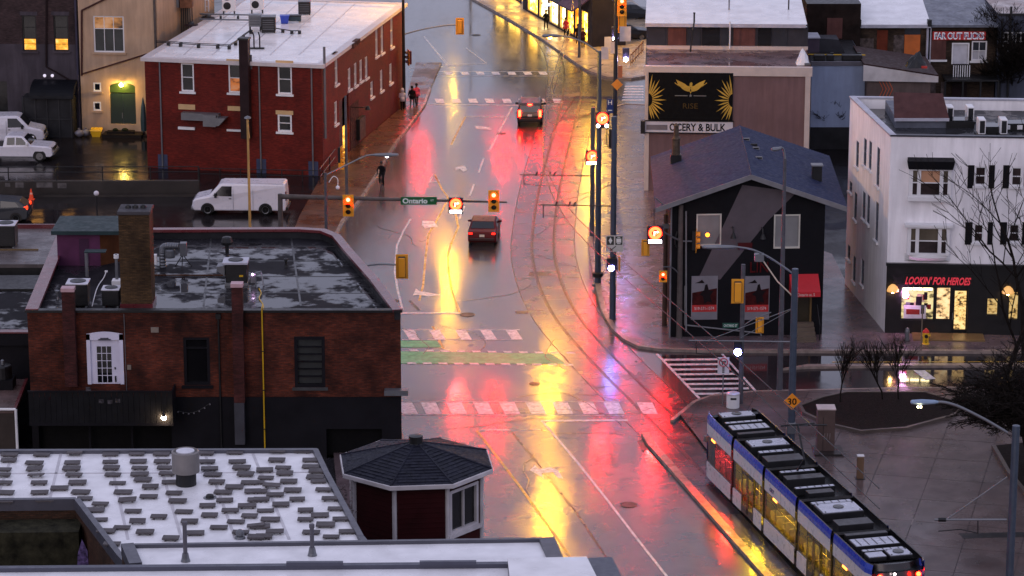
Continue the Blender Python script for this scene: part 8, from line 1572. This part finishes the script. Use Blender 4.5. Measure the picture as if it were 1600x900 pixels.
# ================================================================ TREES
barkm=pm('dark_bark',(.022,.016,.013),.85,var=.4,vs=5,bump=.5,bs=20)
def tree(base,h,label,seed,spread=.5,lv=4,r0=.1,kids=4,name='bare_tree',group=None,up=.35,trunkf=.35,tips=.006,lean_=(0,0),mult=(.62,.82),droop=0):
    rr=random.Random(seed); t=T(name,base,label,'tree',group); tr_=MB(); br=MB(); fin=MB()
    def grow(p,d,L,r,l):
        n=3 if l<2 else 2; q=p; 
        for k in range(n):
            d2=(d+Vector((rr.gauss(0,.13),rr.gauss(0,.13),rr.gauss(0,.08)+(-droop if l>=2 else .03)))).normalized(); q2=q+d2*L/n; r2=r*(1-.18*(k+1)/n*1.6); (tr_ if l==0 else br if l<3 else fin).tube(q,q2,r*(1-.3*k/n),r2 if r2>tips else tips,n=8 if l==0 else 5 if l<3 else 3,caps=False)
            if l<lv and (l>0 or k>=n-2):
                m=kids if l<lv-1 else kids+1
                for j in range(max(1,int(m/(1.3 if l==0 else 1.7)))):
                    a=rr.random()*2*math.pi; s_=spread*(1 if l else 1.15); dd=(d2*(1-.35*s_)+Vector((math.cos(a)*s_,math.sin(a)*s_,up*rr.random()))).normalized(); grow(q2,dd,L*rr.uniform(*mult),max(tips,r2*.6),l+1)
            q=q2;d=d2
        if l<lv: grow(q,d,L*.7,max(tips,r*.6),l+1)
    grow(Vector(base),Vector((lean_[0],lean_[1],1)).normalized(),h*trunkf,r0,0)
    O('trunk',tr_,barkm,t,fix=False); O('crown',br.add(fin.v,fin.f),barkm,t,fix=False); return t
tree(G(1313,628,.25),3.9,'leftmost small bare tree in the plaza planting bed',3,.32,3,.045,4,mult=(.6,.8),tips=.010,up=.8)
tree(G(1379,624,.25),4.0,'middle small bare tree in the plaza planting bed',5,.36,3,.05,4,mult=(.6,.8),tips=.010,up=.8)
tree(G(1404,624,.25),4.0,'right small bare tree in the plaza planting bed',9,.32,3,.045,4,mult=(.6,.8),tips=.010,up=.8)
tree(G(1550,650),14,'tall bare tree in front of the white shop building',23,.42,4,.15,3,trunkf=.45,tips=.013,mult=(.55,.76))
tree(G(1612,735),11,'dense dark twiggy tree filling the right edge',33,.9,5,.26,4,trunkf=.26,up=.15,tips=.015,mult=(.6,.78),droop=.04)
tree(G(1572,188),9.5,'bare tree before the slate blue house at the top right',41,.6,5,.14,4,trunkf=.3,tips=.02)
tree(G(1314,232),4.2,'leafless bush before the pale blue block',44,.6,4,.05,4,tips=.012)
tree(G(1600,560),13,'bare tree leaning in from the right edge beside the shop',57,.6,4,.14,3,trunkf=.35,tips=.014,lean_=(-.25,0))

# ================================================================ corner patio at the top right
A=G(985,105);B=G(1004,84); W=Wall(A,B); t=T('patio_fence',A,'low orange brown patio fence beside the far corner','fence')
for k in range(9): u=W.L*k/8; mb=MB(); W.wbox(mb,u-.04,u+.04,.13,1.1,0,.05); O('picket',mb,pm('rust_fence',(.30,.10,.03),.6),t)
for z in(.35,1.0): mb=MB(); W.wbox(mb,0,W.L,z,z+.07,.05,.09); O('rail',mb,MC['rust_fence'],t)
for k,(x,y,l) in enumerate(((945,92,'pale sandwich board on the far corner pavement'),(950,76,'second pale board nearer the storefronts'))):
    p=G(x,y,.13); t=T('sandwich_board',p,l,'sign board'); O('front_board',MB().hexa([p+Vector(v) for v in((-.3,-.25,0),(.3,-.25,0),(.3,-.22,0),(-.3,-.22,0))],[p+Vector(v) for v in((-.3,-.03,1),(.3,-.03,1),(.3,0,1),(-.3,0,1))]),MC['sign_pale'],t); O('rear_board',MB().hexa([p+Vector(v) for v in((-.3,.22,0),(.3,.22,0),(.3,.25,0),(-.3,.25,0))],[p+Vector(v) for v in((-.3,0.01,1),(.3,0.01,1),(.3,.04,1),(-.3,.04,1))]),MC['sign_pale'],t)
vehicle('sedan_car','second dark car half hidden behind the first at the top right','car',G(985,30),R(14),sedan,1.8,1.0,navy,(1.35,-1.4),.32,[((-1.3,1.02),(-.95,1.34),(-.25,1.38),(-.25,1.02)),((-.18,1.02),(-.18,1.38),(.3,1.33),(.85,1.02))],((3,'rear_window'),(6,'windscreen')))

# ================================================================ wear on roofs and road
def seams(parent,z,lines,m,name='seam'):
    for p,q in lines:
        a=G(*p,z);b=G(*q,z); d=(b-a).normalized(); n_=Vector((-d.y,d.x,0))*.05; mb=MB(); mb.add([a-n_,b-n_,b+n_,a+n_]+[v+Vector((0,0,.012)) for v in (a-n_,b-n_,b+n_,a+n_)],[(4,5,6,7),(0,1,5,4),(1,2,6,5),(2,3,7,6),(3,0,4,7)]); O(name,mb,m,parent)
wrr=[x for x in KIDS(WR) if x.name.startswith('roof')][0]
seams(wrr,zw,[((20+k*75,709),(20+k*75+(k-3)*9 if k<2 else 20+k*75+12+k*9,783 if k<2 else 843)) for k in range(6)]+[((0,740),(505,738))],pm('seam_grey_white',(.50,.48,.50),.35,bump=0))
rbr=[x for x in KIDS(RB) if x.name.startswith('roof')][0]
seams(rbr,zr-.02,[((232+k*45+10,86),(232+k*45+10+92,2)) for k in range(1,6)],MC['seam_grey_white'])
fbr=[x for x in KIDS(FB) if x.name.startswith('roof')][0]
seams(fbr,zrf,[((245,y),(520+(y-380)*.8,y)) for y in (385,408,432,458)]+[((330,372),(318,478)),((455,372),(470,478))],pm('roof_seam_dark',(.05,.05,.055),.4,bump=0))
cr=MB(); r2=random.Random(12)
for k in range(26):
    x=r2.uniform(560,1000); y=r2.uniform(190,880)
    if x<640+max(0,(y-500))*.2: continue
    P=[G(x,y)]; a=r2.uniform(1.2,1.9) if r2.random()<.6 else r2.uniform(-.3,.3)
    for j in range(9): a+=r2.gauss(0,.22); P.append(P[-1]+Vector((math.cos(a)*.7,math.sin(a)*.7,0)))
    for p,q in zip(P,P[1:]):
        d=(q-p).normalized(); n_=Vector((-d.y,d.x,0))*.03; cr.poly([Vector((v.x,v.y,.0165)) for v in (p-n_,q-n_,q+n_,p+n_)])
O('tar_cracks',cr,pm('tar_black',(.02,.018,.02),.3,bump=0),kind='structure')
